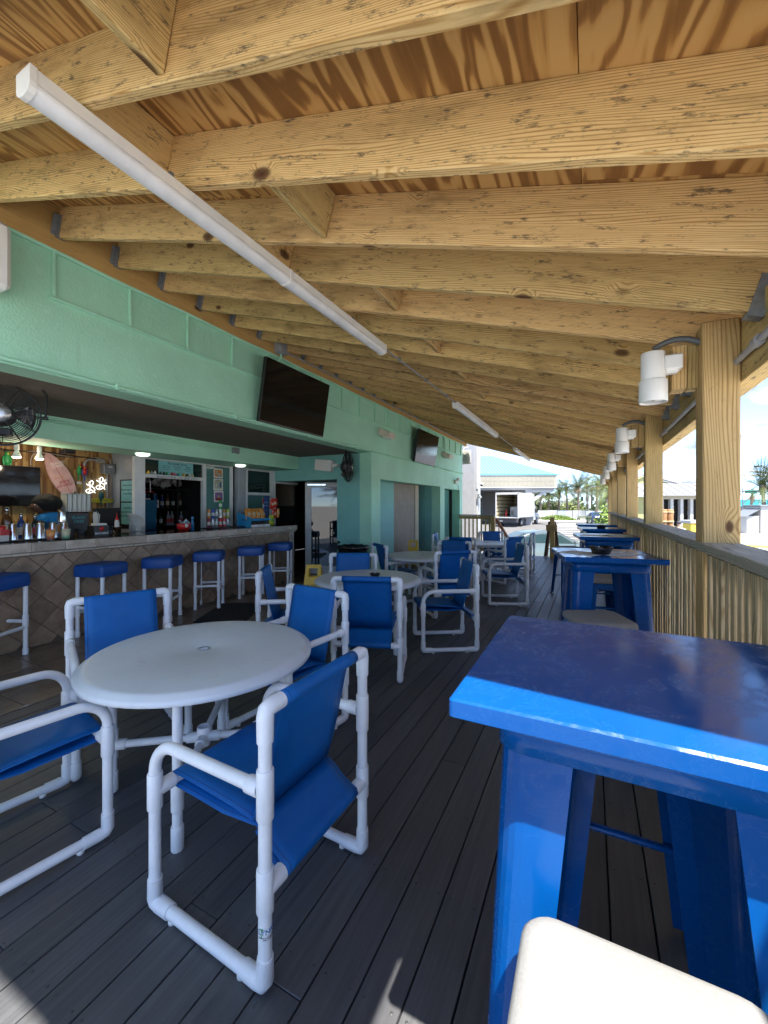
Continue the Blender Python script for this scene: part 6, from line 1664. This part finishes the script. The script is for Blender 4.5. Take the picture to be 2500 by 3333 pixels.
# box truck, rear doors open
tr = thing('box_truck', 'white box truck with its rear open showing a slatted cargo bay', 'truck', (-8.3, 47.2, GZ), -8)
TW, TL_ = 1.3, 6.6
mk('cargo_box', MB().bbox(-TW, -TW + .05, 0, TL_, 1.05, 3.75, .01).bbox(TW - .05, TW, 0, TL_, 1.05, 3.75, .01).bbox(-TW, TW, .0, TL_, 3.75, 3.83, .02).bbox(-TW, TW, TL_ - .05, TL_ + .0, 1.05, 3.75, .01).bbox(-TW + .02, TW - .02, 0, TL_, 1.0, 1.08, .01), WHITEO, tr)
mk('door_frame', MB().bbox(-TW - .02, -TW + .12, -.06, .0, .95, 3.82, .01).bbox(TW - .12, TW + .02, -.06, .0, .95, 3.82, .01).bbox(-TW - .02, TW + .02, -.06, 0, 3.62, 3.85, .01), WHITEO, tr)
ply = mat('cargo_ply', (.55, .48, .30), .7)
for x in (-TW + .06, TW - .08): mk('lining', MB().box(x, x + .02, .02, TL_ - .06, 1.1, 3.7), ply, tr)
mk('lining', MB().box(-TW + .08, TW - .09, TL_ - .09, TL_ - .06, 1.1, 3.7), ply, tr)
for k in range(6):
    mk('slat', MB().box(-TW + .085, -TW + .11, .02, TL_ - .1, 1.25 + k * .42, 1.36 + k * .42).box(TW - .11, TW - .085, .02, TL_ - .1, 1.25 + k * .42, 1.36 + k * .42).box(-TW + .11, TW - .12, TL_ - .13, TL_ - .1, 1.25 + k * .42, 1.36 + k * .42), mat('slat_brown', (.16, .11, .06), .7), tr)
mk('tail_lift', MB().bbox(-TW + .1, TW - .1, -.9, -.07, .93, 1.02, .01).bbox(-TW + .05, TW - .05, -.25, -.07, .55, .9, .01), mat('dark_steel', (.06, .06, .065), .5), tr)
mk('chassis', MB().box(-.45, .45, .1, 8.2, .6, .95).bbox(-TW + .1, TW - .1, -.1, .05, .45, .6, .02), mat('dark_steel', (.05, .05, .05)), tr)
mk('number_plate', MB().box(-.75, -.4, -.27, -.255, .6, .75), PAPER, tr)
cab = MB().prism([(6.8, .6), (9.4, .6), (9.45, 1.25), (8.6, 1.45), (8.0, 2.35), (6.8, 2.45)], -1.1, 1.1, Matrix(((0, 0, 1, 0), (1, 0, 0, 0), (0, 1, 0, 0), (0, 0, 0, 1))))
mk('cab', cab, WHITEO, tr); mk('side_window', MB().box(1.1, 1.115, 7.1, 8.1, 1.5, 2.2), GLASSD, tr); mk('mirror', MB().bbox(1.15, 1.35, 7.9, 8.0, 1.5, 2.0, .02), BLACK, tr)
WHL = [(.0, -.12), (.25, -.12), (.42, -.14), (.48, -.10), (.48, .10), (.42, .14), (.25, .12), (0, .12)]
for (x, y) in ((-1.02, 1.7), (1.02, 1.7), (-.98, 8.4), (.98, 8.4)):
    wh = mk('wheel', MB().lathe(WHL, (0, 0, 0), 24, axis='X'), RUBBER, tr, (x, y, .48)); mk('rim', MB().lathe([(0, .13), (.2, .14), (.24, .145), (.24, .12)], (0, 0, 0), 20, axis='X'), GALV, wh); mk('rim', MB().lathe([(0, -.13), (.2, -.14), (.24, -.145), (.24, -.12)], (0, 0, 0), 20, axis='X'), GALV, wh)
mk('mudguard', MB().bbox(1.05, 1.32, 1.1, 2.3, 1.0, 1.06, .01), BLACK, tr)
# load in the truck
ap_ = thing('appliance', 'pale cabinet standing in the back of the open truck', 'cabinet', (-7.9, 50.3, GZ + 1.09), -8); mk('cabinet', MB().bbox(-.5, .35, -.3, .3, 0, 1.15, .03), PAPER, ap_); mk('panel', MB().bbox(-.4, -.05, -.32, -.3, .2, .7, .01), mat('grille_beige', (.3, .3, .3)), ap_)
hc = thing('hand_truck', 'dark furniture trolley and wrapped goods beside the cabinet in the truck', 'trolley', (-7.3, 49.6, GZ + 1.09), -8); mk('frame', MB().tube([(-.2, 0, 0), (-.2, .1, 1.3), (.2, .1, 1.3), (.2, 0, 0)], .03, 8), BLACK, hc); mk('goods', MB().bbox(-.15, .45, -.1, .4, .1, .7, .08), mat('blanket', (.3, .27, .22), .9), hc)
rdp = thing('red_post', 'small red post standing at the left inside the truck rear', 'post', (-8.6, 48.4, GZ + 1.09), 0); mk('shaft', MB().lathe([(0, 0), (.09, 0), (.09, .5), (.06, .6), (.06, .8), (0, .82)], (0, 0, 0), 14), RED, rdp)

# parked car beyond the deck end
CARP = mat('car_paint', (.13, .165, .16), .18, metal=.5, var=.03, coat=.8)
def car(label, loc, rz, paint, s=1.0):
    t = thing('parked_car', label, 'car', loc, rz, None); t.scale = (s, s, s)
    # x forward ; half width .9
    side = [(-2.25, .45), (-2.28, .75), (-2.2, 1.0), (-1.75, 1.06), (-1.05, 1.40), (-.45, 1.47), (.15, 1.44), (1.0, 1.02), (1.75, .93), (2.15, .80), (2.28, .62), (2.28, .35), (2.1, .24), (-2.15, .24)]
    S = []
    for f, inset in ((-1, .0), (-.96, .0), (0, 0), (.96, 0), (1, 0)): pass
    rows = []
    sp = [(Vector((x, 0, z))) for x, z in side]
    for yv, k in ((-.90, 0), (-.86, 1), (-.5, 2), (0, 3), (.5, 2), (.86, 1), (.90, 0)):
        r_ = []
        for x, z in side:
            up_ = max(0, z - .95) / .5
            yy_ = yv * (1 - .20 * up_)
            zz2 = z + (0 if z < .9 else (.0, .01, .03, .035)[k]) - (.03 if k == 0 and z > .5 else 0)
            r_.append((x * (1 - (.02 if k == 0 else 0)), yy_, zz2))
        rows.append(r_)
    n = len(side); vs = [p for r in rows for p in r]
    fs = [(i * n + k, i * n + (k + 1) % n, (i + 1) * n + (k + 1) % n, (i + 1) * n + k) for i in range(6) for k in range(n)]
    mb = MB().add(vs, fs, True); mb.add(rows[0], [tuple(reversed(range(n)))]); mb.add(rows[-1], [tuple(range(n))])
    mk('body', mb, paint, t)
    for q in (-1, 1):
        def sd(pts, nm, m, th=.004):
            vs = []
            for x, z in pts:
                up_ = max(0, z - .95) / .5; vs.append((x, q * (.905 * (1 - .20 * up_) + .004), z))
            o = mk(nm, MB().add(vs, [tuple(range(len(vs))) if q < 0 else tuple(reversed(range(len(vs))))]), m, t); return o
        sd([(-1.0, 1.06), (-.12, 1.03), (-.12, 1.36), (-.45, 1.385), (-.85, 1.34)], 'side_window', GLASSD); sd([(-.04, 1.03), (.78, 1.01), (.28, 1.33), (-.04, 1.355)], 'side_window', GLASSD); sd([(-1.6, 1.05), (-1.08, 1.06), (-.95, 1.30), (-1.15, 1.27)], 'side_window', GLASSD)
        for x in (-.08, .82, -1.02): mk('door_seam', MB().box(x - .004, x + .004, q * .9 - .006, q * .9 + .006, .35, 1.0), BLACK, t)
        mk('door_handle', MB().bbox(-.35, -.18, q * .915 - .012, q * .915 + .012, .85, .88, .004), STEEL, t); mk('door_handle', MB().bbox(.5, .67, q * .915 - .012, q * .915 + .012, .84, .87, .004), STEEL, t)
        mk('sill', MB().bbox(-1.3, 1.2, q * .90 - .02, q * .90 + .012, .22, .32, .01), BLACK, t)
        mk('headlight', MB().bbox(1.98, 2.24, q * .72 - .12, q * .72 + .14, .66, .80, .03), mat('lamp_clear', (.6, .62, .62), .08), t)
        mk('mirror', MB().bbox(.72, .86, q * 1.0 - .07, q * 1.0 + .07, 1.0, 1.12, .03), paint, t)
        for x in (-1.42, 1.42):
            mk('wheel_arch', MB().lathe([(0, 0), (.38, 0), (.38, q * .012), (0, q * .012)], (x, q * .895, .33), 24, axis='Y'), BLACK, t)
            wh = mk('wheel', MB().lathe([(0, -.09), (.24, -.1), (.32, -.09), (.325, 0), (.32, .09), (.24, .1), (0, .09)], (0, 0, 0), 24, axis='Y'), RUBBER, t, (x, q * .83, .325)); mk('rim', MB().lathe([(0, q * .103), (.2, q * .112), (.22, q * .10)], (0, 0, 0), 20, axis='Y'), STEEL, wh)
    mk('windscreen', MB().add([(.98, -.72, 1.06), (.98, .72, 1.06), (.22, .6, 1.475), (.22, -.6, 1.475)], [(0, 1, 2, 3)]), GLASSD, t)
    mk('rear_window', MB().add([(-1.72, -.70, 1.10), (-1.72, .70, 1.10), (-1.1, .62, 1.43), (-1.1, -.62, 1.43)], [(3, 2, 1, 0)]), GLASSD, t)
    return t
car('grey green parked car just beyond the end of the deck, pointing right', (-1.65, 18.55, GZ - .13), 27, CARP)
car('dark blue car parked far off beside the bright green bush', (.75, 62, GZ), 100, mat('navy_paint', (.02, .03, .09), .2, coat=.6))

# palms
def leafmat(name, a, b_):
    m, t, b = _new(name); v = objcoord(t); n = noise_(t, v, 2.2, 3)
    L(t, ramp(t, n, [(.3, a), (.7, b_)]), b.inputs['Base Color']); b.inputs['Roughness'].default_value = .5
    return m
FROND = leafmat('palm_frond', (.05, .078, .022), (.10, .13, .04)); FROND2 = leafmat('palm_frond_yellow', (.09, .125, .028), (.16, .19, .05)); DRY = leafmat('dry_frond', (.18, .12, .06), (.26, .19, .10))
TRK = mat('palm_trunk', (.19, .155, .12), .9, var=.35, nscale=12, bmp=.6, bscale=30)
BUSHM = leafmat('bush_leaf', (.09, .16, .022), (.18, .25, .045)); DKLEAF = leafmat('shrub_leaf', (.04, .075, .02), (.09, .13, .04))
def crown_mesh(name, n, ln, seed, m, droop=1.0, lw=.035):
    random.seed(seed); mb = MB()
    for i in range(n):
        az = random.uniform(0, 2 * PI); el = random.uniform(-.55, 1.35); l_ = ln * random.uniform(.75, 1.05)
        d = Vector((math.cos(az) * math.cos(el), math.sin(az) * math.cos(el), math.sin(el)))
        pts = []; p = Vector((0, 0, 0)); v = d.copy()
        for k in range(9):
            pts.append(p.copy()); p = p + v * l_ / 8; v = (v + Vector((0, 0, -.13 * droop))).normalized()
        for k in range(1, 9):
            a, b = pts[k - 1], pts[k]; t = (b - a).normalized(); sd_ = t.cross(Vector((0, 0, 1)))
            if sd_.length < .05: sd_ = Vector((1, 0, 0))
            sd_.normalize(); up_ = sd_.cross(t)
            mb.add([a - sd_ * .012, a + sd_ * .012, b + sd_ * .01, b - sd_ * .01], [(0, 1, 2, 3)])
            w_ = l_ * .20 * math.sin(PI * min(1, (k + .5) / 9.5)) ** .7
            for q in (-1, 1):
                for f in (0, .33, .66):
                    c = a.lerp(b, f); tip = c + sd_ * q * w_ * random.uniform(.8, 1.1) + t * w_ * .75 + up_ * (-.15 * w_) + Vector((0, 0, -.12 * w_))
                    mb.add([c, c + t * lw * l_ * .5, tip], [(0, 1, 2)])
    return mb.mesh(name, m)
cm_ = [crown_mesh('crown', 46, 2.6, 1, FROND, 1.0), crown_mesh('crown', 42, 2.3, 2, FROND2, 1.2), crown_mesh('crown', 50, 2.9, 3, FROND, .8)]
dry_ = crown_mesh('dry_fronds', 12, 1.3, 7, DRY, 2.6)
def palm(label, x, y, h, s, k=0, r=.16, grp='palms beyond the parking lot'):
    t = thing('palm_tree', label, 'palm tree', (x, y, GZ), random.uniform(0, 360), grp)
    bend = random.uniform(-.25, .25)
    mk('trunk', MB().tube([(bend * (i / 6) ** 2, 0, h * i / 6) for i in range(7)], [r * (1.25 - .35 * i / 6) for i in range(7)], 12), TRK, t)
    c = mk('crown', cm_[k % 3], None, t, (bend, 0, h)); c.scale = (s, s, s); c.rotation_euler = (0, 0, random.uniform(0, 6))
    d = mk('dry_fronds', dry_, None, t, (bend, 0, h - .05)); d.scale = (s, s, s * .9)
    mk('boot', MB().lathe([(r * .9, -.9), (r * 1.7, -.3), (r * 1.5, .1), (0, .3)], (bend, 0, h), 12), TRK, t)
random.seed(17)
PL = [('palm beside the canopy corner, left of the middle palm', -3.69, 82.1, 5.6, 1.35, 0), ('middle palm with full round crown over the white barriers', -1.74, 77.5, 5.4, 1.45, 2), ('bright yellowish palm just left of the roof edge', .95, 73.2, 5.5, 1.35, 1),
      ('slim palm between the middle palm and the yellowish palm', -.5, 100, 6.8, 1.3, 0), ('palm partly hidden behind the canopy corner', -5.1, 81.4, 4.8, 1.3, 2), ('palm seen beneath the canopy brace', -6.7, 80.6, 4.5, 1.3, 0),
      ('slim palm just right of the middle palm, far back', .3, 97, 6.2, 1.2, 0), ('far palm behind the yellowish palm', 2.1, 95, 6.3, 1.2, 2), ('short palm nearest to the posts, drooping fronds', 1.75, 41, 3.5, .95, 1),
      ('tall palm behind the white downlights', 2.2, 68, 5.6, 1.3, 1), ('tall palm whose crown shows left of the second post', 3.05, 40, 3.9, 1.0, 1), ('date palm by the street lamp at the right edge', 15.4, 52.9, 4.3, 1.25, 2), ('rounded far palm behind the street sign', 21.1, 77.8, 3.6, .8, 1),
      ('palm under the canopy near the glass doors', -8.0, 79, 4.4, 1.2, 2), ('leftmost palm seen through the canopy', -9.4, 84, 4.6, 1.2, 0)]
for lb, x, y, h, s, k in PL: palm(lb, x, y, h, s, k)
def bush(name, label, c, r3, n, m, seed, ls=.1, cat='bush'):
    random.seed(seed); mb = MB()
    for _ in range(n):
        d = Vector((random.gauss(0, 1), random.gauss(0, 1), random.gauss(0, 1))).normalized(); rr = random.uniform(.55, 1.0)
        bump_ = 1 + .3 * noise.noise(d * 2.3 + Vector((seed, 0, 0)))
        p = Vector((d.x * r3[0], d.y * r3[1], abs(d.z) * r3[2])) * rr * bump_
        a = Vector((random.gauss(0, 1), random.gauss(0, 1), random.gauss(0, 1))).normalized(); b = a.orthogonal().normalized(); b2 = d.cross(b).normalized() if d.cross(b).length > .1 else a
        l_ = ls * random.uniform(.7, 1.3)
        mb.add([p - b * l_ * .5, p + b2 * l_ * .35, p + b * l_ * .5, p - b2 * l_ * .35], [(0, 1, 2, 3)])
    t = thing(name, label, cat, c)
    mk('foliage', mb, m, t)
    mk('stems', MB().tube([(0, 0, 0), (.1, 0, r3[2] * .5), (.2, .1, r3[2] * .8)], .03, 6).tube([(0, 0, 0), (-.15, .1, r3[2] * .7)], .03, 6), TRK, t)
bush('sea_grape_bush', 'bright yellow green bush beside the far railing posts', (1.25, 34.0, GZ), (1.15, 1.1, 2.3), 2600, BUSHM, 3, .2)
bush('shrub', 'green shrub mass behind the white barriers left of the middle palm', (-6.8, 86, GZ), (3.2, 2, 3.6), 2600, FROND2, 5, .38)
bush('shrub', 'dark shrub mass seen through the canopy opening', (-10.2, 84, GZ), (2.6, 2, 4.2), 2200, DKLEAF, 6, .38)
bush('shrub', 'yellowish tree clump right behind the middle palm trunk', (-3.2, 96, GZ), (3.2, 2, 4.2), 2200, FROND2, 7, .4)
bush('shrub', 'green shrub clump beyond the yellowish palm', (2.6, 92, GZ), (3, 2, 4.0), 2200, DKLEAF, 8, .4)
bush('hedge_plant', 'low grassy planting at the foot of the white barriers', (-4.6, 72.5, GZ), (2.8, .8, .9), 2200, BUSHM, 9, .2)
bush('hedge_plant', 'low planting in front of the glass doors of the hotel', (-8.2, 66.5, GZ), (1.4, .6, 1.0), 1200, DKLEAF, 10, .2)
bush('hedge_plant', 'small green planting by the white gatehouse', (11.8, 47.5, GZ + .5), (1.5, .8, .7), 900, BUSHM, 11, .16)
# barriers, fence panels, bench
br_ = thing('barrier_fence', 'row of white site barriers and screens beyond the parking lot', 'fence', (-2, 77, GZ), 0, world=True)
SCRN = mat('blue_screen', (.50, .55, .72), .7)
for (x0, x1, z1, m, n_) in ((-10.5, -6.6, .55, mat('grey_screen', (.45, .5, .48), .7), 'screen_panel'), (-6.5, -5.1, .6, WHITEO, 'screen_panel'), (-5.0, -2.75, .55, SCRN, 'screen_panel'), (-2.6, -1.75, .6, WHITEO, 'screen_panel'), (-1.7, -.7, .6, WHITEO, 'screen_panel'), (-.6, .75, .52, SCRN, 'screen_panel'), (.85, 2.2, .58, WHITEO, 'screen_panel'), (2.3, 4.2, .55, WHITEO, 'screen_panel')):
    mk(n_, MB().bbox(x0, x1, 77, 77.06, GZ + .35, z1, .01), m, br_); mk('post', MB().box(x0 - .06, x0, 77, 77.1, GZ, z1 + .05), GALV, br_)
bn_ = thing('park_bench', 'dark green bench beneath the white barriers', 'bench', (-.55, 66.9, GZ), 4)
for k in range(3): mk('back_slat', MB().bbox(-1, 1, .2, .24, .45 + k * .13, .55 + k * .13, .01), DKLEAF, bn_)
for k in range(3): mk('seat_slat', MB().bbox(-1, 1, -.25 + k * .14, -.13 + k * .14, .38, .41, .01), DKLEAF, bn_)
for x in (-.8, .8): mk('leg', MB().bbox(x - .03, x + .03, -.22, .24, 0, .38, .01), BLACK, bn_)
for k, (x, y, h) in enumerate(((-.2, 88, 6.0), (-1.0, 110, 5.0), (1.5, 90, 5.0))):
    t = thing('street_lamp', ['grey street pole with curved arm over the barriers', 'distant bent lamp pole among the palms', 'thin lamp pole near the yellowish palm'][k], 'street lamp', (x, y, GZ))
    mk('pole', MB().tube([(0, 0, 0), (0, 0, h - .8), (.15, 0, h - .3), (.6, 0, h), (1.4, 0, h + .05)], .07, 8), GALV, t); mk('lamp_head', MB().bbox(1.2, 1.8, -.12, .12, h, h + .12, .03), GALV, t)
# pale far buildings
for k, (x0, x1, z1, y, lb, m) in enumerate(((-4, 1.2, 5.6, 128, 'pale blue beach building glimpsed between the palm trunks', mat('pale_blue', (.45, .60, .66), .7)), (2, 8, 5.0, 130, 'pale teal low building behind the palms at the roof edge', mat('pale_teal', (.35, .58, .55), .7)), (-24, -12, 9, 110, 'distant pale apartment building behind the hotel', PALE))):
    b_ = thing('far_building', lb, 'building', ((x0 + x1) / 2, y, GZ), 0, world=True)
    mk('walls', MB().bbox(x0, x1, y, y + 8, GZ, z1, .05), m, b_); mk('roof', MB().bbox(x0 - .3, x1 + .3, y - .3, y + 8.3, z1, z1 + .3, .05), WHITEO, b_)
    for q in range(int((x1 - x0) / 1.3)):
        for r2 in range(2): mk('window', MB().box(x0 + .4 + q * 1.3, x0 + 1.1 + q * 1.3, y - .04, y - .005, .6 + r2 * 2.1, 1.8 + r2 * 2.1), GLASSD, b_)

# kiosk right of the deck
ki = thing('kiosk_building', 'yellow gift kiosk with pale metal hipped roof and arched gift shop front', 'building', (5.2, 30.6, GZ), 0, world=True)
kx = (Vector((5.788, 30.896, 0)) - Vector((2.578, 29.281, 0))).normalized(); ky = Vector((-kx.y, kx.x, 0))
KM = Matrix((kx, ky, Vector((0, 0, 1)))).transposed().to_4x4(); KM.translation = Vector((2.4, 29.2, 0))
YWALL = mat('yellow_wall', (.36, .35, .15), .7, var=.05)
def kp(name, m, *bs, c=None):
    for b in bs: o = mk(name, MB().bbox(*b, c, KM) if c else MB().box(*b, KM), m, ki)
    return o
kp('wall', YWALL, (.3, 2.0, .6, 1.39, GZ, 2.0), (1.2, 6.5, 1.4, 2.6, GZ, 2.0)); kp('parapet', YWALL, (2.0, 6.4, .62, .9, GZ, .15))
kp('pillar', WHITEO, *[(2.05 + k * .62, 2.25 + k * .62, .6, .85, .15, 2.0) for k in range(6)], c=.02)
kp('lintel', CREAM, (1.95, 6.5, .55, .95, 1.85, 2.08), c=.02)
for k in range(5):
    for q in range(5):
        kp('goods', [MINT, RED, PAPER, ORI, BLU, PAPER][(k * 2 + q) % 6], (2.3 + k * .62, 2.6 + k * .62, 1.1, 1.2, .2 + q * .33, .42 + q * .33))
kp('shop_dark', DARK, (2.0, 6.4, 1.3, 1.39, GZ, 1.9))
rp = [(.1, .1, 2.05), (7, .1, 2.05), (6.2, 1.8, 2.85), (.9, 1.8, 2.85)]
PMR = mat('pale_metal_roof', (.26, .26, .265), .4, var=.05)
mk('roof', MB().add([KM @ Vector(p) for p in rp + [(x, y, z + .06) for x, y, z in rp]], [(3, 2, 1, 0), (4, 5, 6, 7), (0, 1, 5, 4), (1, 2, 6, 5), (2, 3, 7, 6), (3, 0, 4, 7)]), PMR, ki)
rsm = MB()
for k in range(10):
    x = 1.0 + k * .55; rsm.tube([KM @ Vector((x, .1, 2.13)), KM @ Vector((x, 1.8, 2.93))], .02, 4)
mk('roof_seam', rsm, GALV, ki)['kind'] = 'stuff'
gv = [(-1.2, 2, 2.6), (1.55, 2, 3.65), (6.3, 2, 2.2)]
mk('gable', MB().add([KM @ Vector(p) for p in ((.6, 1.9, 2.7), (1.9, 1.9, 3.4), (4.4, 1.9, 2.7), (.6, 2.4, 2.7), (1.9, 2.4, 3.4), (4.4, 2.4, 2.7))], [(0, 2, 1), (3, 4, 5), (0, 1, 4, 3), (1, 2, 5, 4)]), YWALL, ki)
mk('gable_trim', MB().tube([KM @ Vector(p) for p in ((.7, 1.8, 2.9), (1.7, 1.8, 3.5), (6.2, 1.8, 2.35))], .09, 4, smooth=False), PMR, ki)
# carved totem stools, yellow planter
TOT = mat('carved_wood', (.33, .17, .07), .6, var=.3, nscale=14, bmp=.6); 
for k, (x, y, lb) in enumerate(((3.55, 26.4, 'left of two tall carved wooden totem drums by the kiosk'), (3.85, 26.5, 'right of two tall carved wooden totem drums by the kiosk'))):
    t = thing('totem_drum', lb, 'totem', (x, y, GZ), 0, 'carved totem drums by the kiosk')
    mk('trunk', MB().lathe([(0, 0), (.15, 0), (.16, .4), (.14, .7), (.16, .9), (.13, 1.3), (.15, 1.75), (.16, 2.15), (.14, 2.2), (0, 2.2)], (0, 0, 0), 16), TOT, t)
    for z in (.5, 1.05, 1.5, 2.0): mk('ring', MB().lathe([(.13, 0), (.175, .02), (.175, .07), (.13, .09)], (0, 0, z), 16), mat('carved_pale', (.5, .36, .2), .7), t)
    mk('face', MB().lathe([(0, 0), (.09, 0), (.07, -.02), (0, -.03)], (0, -.15, 1.15), 12, axis='Y'), PAPER, t)
yp = thing('planter_pier', 'bright yellow masonry pier with white top at the right of the kiosk', 'pier', (4.5, 24.3, GZ), 24); mk('pier', MB().bbox(-.3, .9, -.2, .4, 0, 1.55, .02), mat('bright_yellow', (.70, .50, .06), .6), yp); mk('cap', MB().bbox(-.35, .95, -.25, .45, 1.55, 1.7, .02), WHITEO, yp)
slt = thing('slatted_gate', 'dark slatted gates under the kiosk counter', 'gate', (3.9, 27.5, GZ), 26)
for k in range(8): mk('slat', MB().box(-.5 + k * .22, -.38 + k * .22, -.02, .02, 0, 1.25), mat('slat_dark', (.04, .035, .04), .6), slt)
# arch sign seen from behind
ar = thing('arched_sign', 'white arched street sign with raised letters seen from behind, spanning the road', 'sign', (18, 77, GZ), 0, world=True)
c0 = Vector((20.8, 77.6, 0)); adx = Vector((.893, .449, 0)); Rr = 17.5; zc = 6.45 - Rr
def apt(a, dr=0, dn=0): 
    return c0 + adx * ((Rr + dr) * math.sin(a)) + Vector((-adx.y, adx.x, 0)) * dn + Vector((0, 0, zc + (Rr + dr) * math.cos(a)))
for dr in (0, -.55):
    mk('arch_tube', MB().tube([apt(-.75 + 1.5 * i / 30, dr) for i in range(31)], .16, 8), WHITEO, ar)
lt_ = MB()
for i in range(46): lt_.tube([apt(-.72 + i * .032, -.0), apt(-.72 + (i + .5) * .032, -.55), apt(-.72 + (i + 1) * .032, -.0)], .04, 4)
mk('lattice', lt_, WHITEO, ar)['kind'] = 'stuff'
for s_ in (-1, 1):
    b = apt(.75 * s_); mk('leg', MB().tube([b, Vector((b.x, b.y, GZ))], .3, 10), WHITEO, ar)
for k, ch in enumerate('DAYTONA'):
    a = .13 - k * .075
    me = text_mesh(ch, .95, .06); me.materials.clear(); me.materials.append(WHITEO)
    o = mk('letter', me, None, ar); p = apt(a, .55, 0)
    o.matrix_local = Matrix.Translation(p - ar.location) @ Matrix((-adx, Vector((0, 0, 1)), Vector((-adx.y, adx.x, 0)))).transposed().to_4x4() @ Matrix.Rotation(a, 4, 'Z')
# street furniture at the right edge
sl = thing('street_lamp', 'dark street lamp with a single arm at the right edge of the picture', 'street lamp', (15.65, 52.6, GZ), 0, world=True)
mk('pole', MB().tube([(15.65, 52.6, GZ), (15.65, 52.6, 5.2)], .11, 10), mat('dark_pole', (.05, .05, .055), .5), sl); mk('arm', MB().tube([(15.65, 52.6, 4.9), (15.1, 52.35, 5.28), (14.6, 52.1, 5.3)], .05, 8), mat('dark_pole', (0, 0, 0)), sl); mk('lamp_head', MB().bbox(14.35, 14.9, 51.95, 52.2, 5.22, 5.34, .03), mat('dark_pole', (0, 0, 0)), sl)
sg = thing('street_name_sign', 'green street name sign on a long horizontal mast arm', 'sign', (14, 51.8, 2.8), 0, world=True)
mk('mast_arm', MB().tube([(15.6, 52.45, 2.83), (11.5, 50.4, 2.83)], .05, 8), mat('dark_pole', (0, 0, 0)), sg)
sgp = mk('panel', MB().bbox(-.6, .6, -.02, .02, -.16, .16, .02), mat('sign_green', (.01, .28, .14), .4), sg); sgp.location = Vector((14.02, 51.72, 2.8)) - sg.location; sgp.rotation_euler = (0, 0, R(26.7))
letters('lettering', 'Atlantic Av', .22, WHITEO, sgp, (0, -.022, 0), FACE_MY, .002)
bl_ = thing('blue_roof_pavilion', 'low pavilion with bright turquoise roof across the road', 'building', (24, 92, GZ), 0, world=True)
kk = Matrix.Translation((24.6, 90.8, 0)) @ Matrix.Rotation(R(26.7), 4, 'Z')
mk('roof', MB().add([kk @ Vector(p) for p in ((-6, -2, 1.3), (6, -2, 1.3), (5, 1, 2.5), (-5, 1, 2.5), (-6, 4, 1.3), (6, 4, 1.3))], [(0, 1, 2, 3), (3, 2, 5, 4), (0, 3, 4), (1, 5, 2)]), mat('turquoise_roof', (.01, .22, .30), .4), bl_)
mk('wall', MB().box(-5.5, 5.5, -1, 3.5, GZ, 1.3, kk), mat('shade_wall', (.15, .16, .17), .8), bl_)
bo = thing('gatehouse', 'small white gatehouse with grey roof across the road', 'building', (13.1, 46, GZ), 0, world=True)
kk = Matrix.Translation((13.0, 46.2, 0)) @ Matrix.Rotation(R(26.7), 4, 'Z')
mk('wall', MB().bbox(-.2, 1.5, -.5, 1, GZ, 1.35, .02, kk), WHITEO, bo); mk('lean_to', MB().bbox(-1.3, -.25, -.4, .8, GZ, .55, .02, kk), WHITEO, bo)
mk('roof', MB().add([kk @ Vector(p) for p in ((-1.5, -.6, .5), (-.2, -.6, 1.2), (-.2, 1, 1.2), (-1.5, 1, .5))], [(0, 1, 2, 3)]).bbox(-.35, 1.65, -.65, 1.15, 1.35, 1.5, .03, kk), GALV, bo)
sw_ = thing('sandwich_board', 'small white A-frame sandwich board on the sunny pavement', 'sign', (14.2, 42.5, GZ), 20)
for q in (-1, 1): mk('panel', MB().add([(-.3, q * .22, 0), (.3, q * .22, 0), (.26, q * .02, .95), (-.26, q * .02, .95), (-.3, q * .25, 0), (.3, q * .25, 0), (.26, q * .05, .95), (-.26, q * .05, .95)], [(0, 1, 2, 3), (7, 6, 5, 4), (0, 4, 5, 1), (1, 5, 6, 2), (2, 6, 7, 3), (3, 7, 4, 0)]), WHITEO, sw_)
rp_ = thing('pavement_rail', 'pale grey metal rail leaning beside the yellow kerb outside the railing', 'rail', (9.6, 29.2, GZ), 0)
mk('rail', MB().tube([(0, 0, 0), (-.2, -.4, 1.0), (-.6, -1.0, 1.05), (-.6, -1.1, 0)], .04, 8).tube([(-.1, -.2, .5), (-.6, -1.0, .55)], .03, 8), GALV, rp_)
ykb = struct(mk('yellow_kerb', MB().tube([(6.5, 24, GZ), (9.0, 27.6, GZ), (10.3, 29.3, GZ), (9.6, 30.4, GZ), (7, 31, GZ)], .13, 8), mat('kerb_yellow', (.65, .48, .08), .7)))
struct(mk('pavement', MB().box(5.4, 60, 31, 44, GZ, GZ + .06), mat('pale_pavement', (.30, .285, .25), .85, var=.12, nscale=.5)))
bl2 = thing('sign_post', 'thin white pole with a small blue sign across the road', 'sign', (14.0, 54, GZ)); mk('pole', MB().tube([(0, 0, 0), (0, 0, 4.2)], .05, 8), WHITEO, bl2); mk('panel', MB().bbox(-1.0, -.45, -.03, .03, 1.5, 2.1, .02), mat('sign_blue', (.03, .15, .6), .4), bl2)

# palms on the beach side behind the viewer, mirrored in the televisions and the glass door
for lb, x, y, h, s_, k in (('tall palm on the beach side behind the near end of the deck', -2.5, -14, 5.5, 1.2, 0), ('second palm on the beach side, left of the tall one', -7.5, -20, 6.5, 1.3, 2), ('third palm on the beach side, farthest right', 9, -22, 6.0, 1.3, 1), ('short palm on the beach side near the deck corner', 4.5, -13, 4.2, 1.1, 0)):
    palm(lb, x, y, h, s_, k, grp='palms on the beach side')
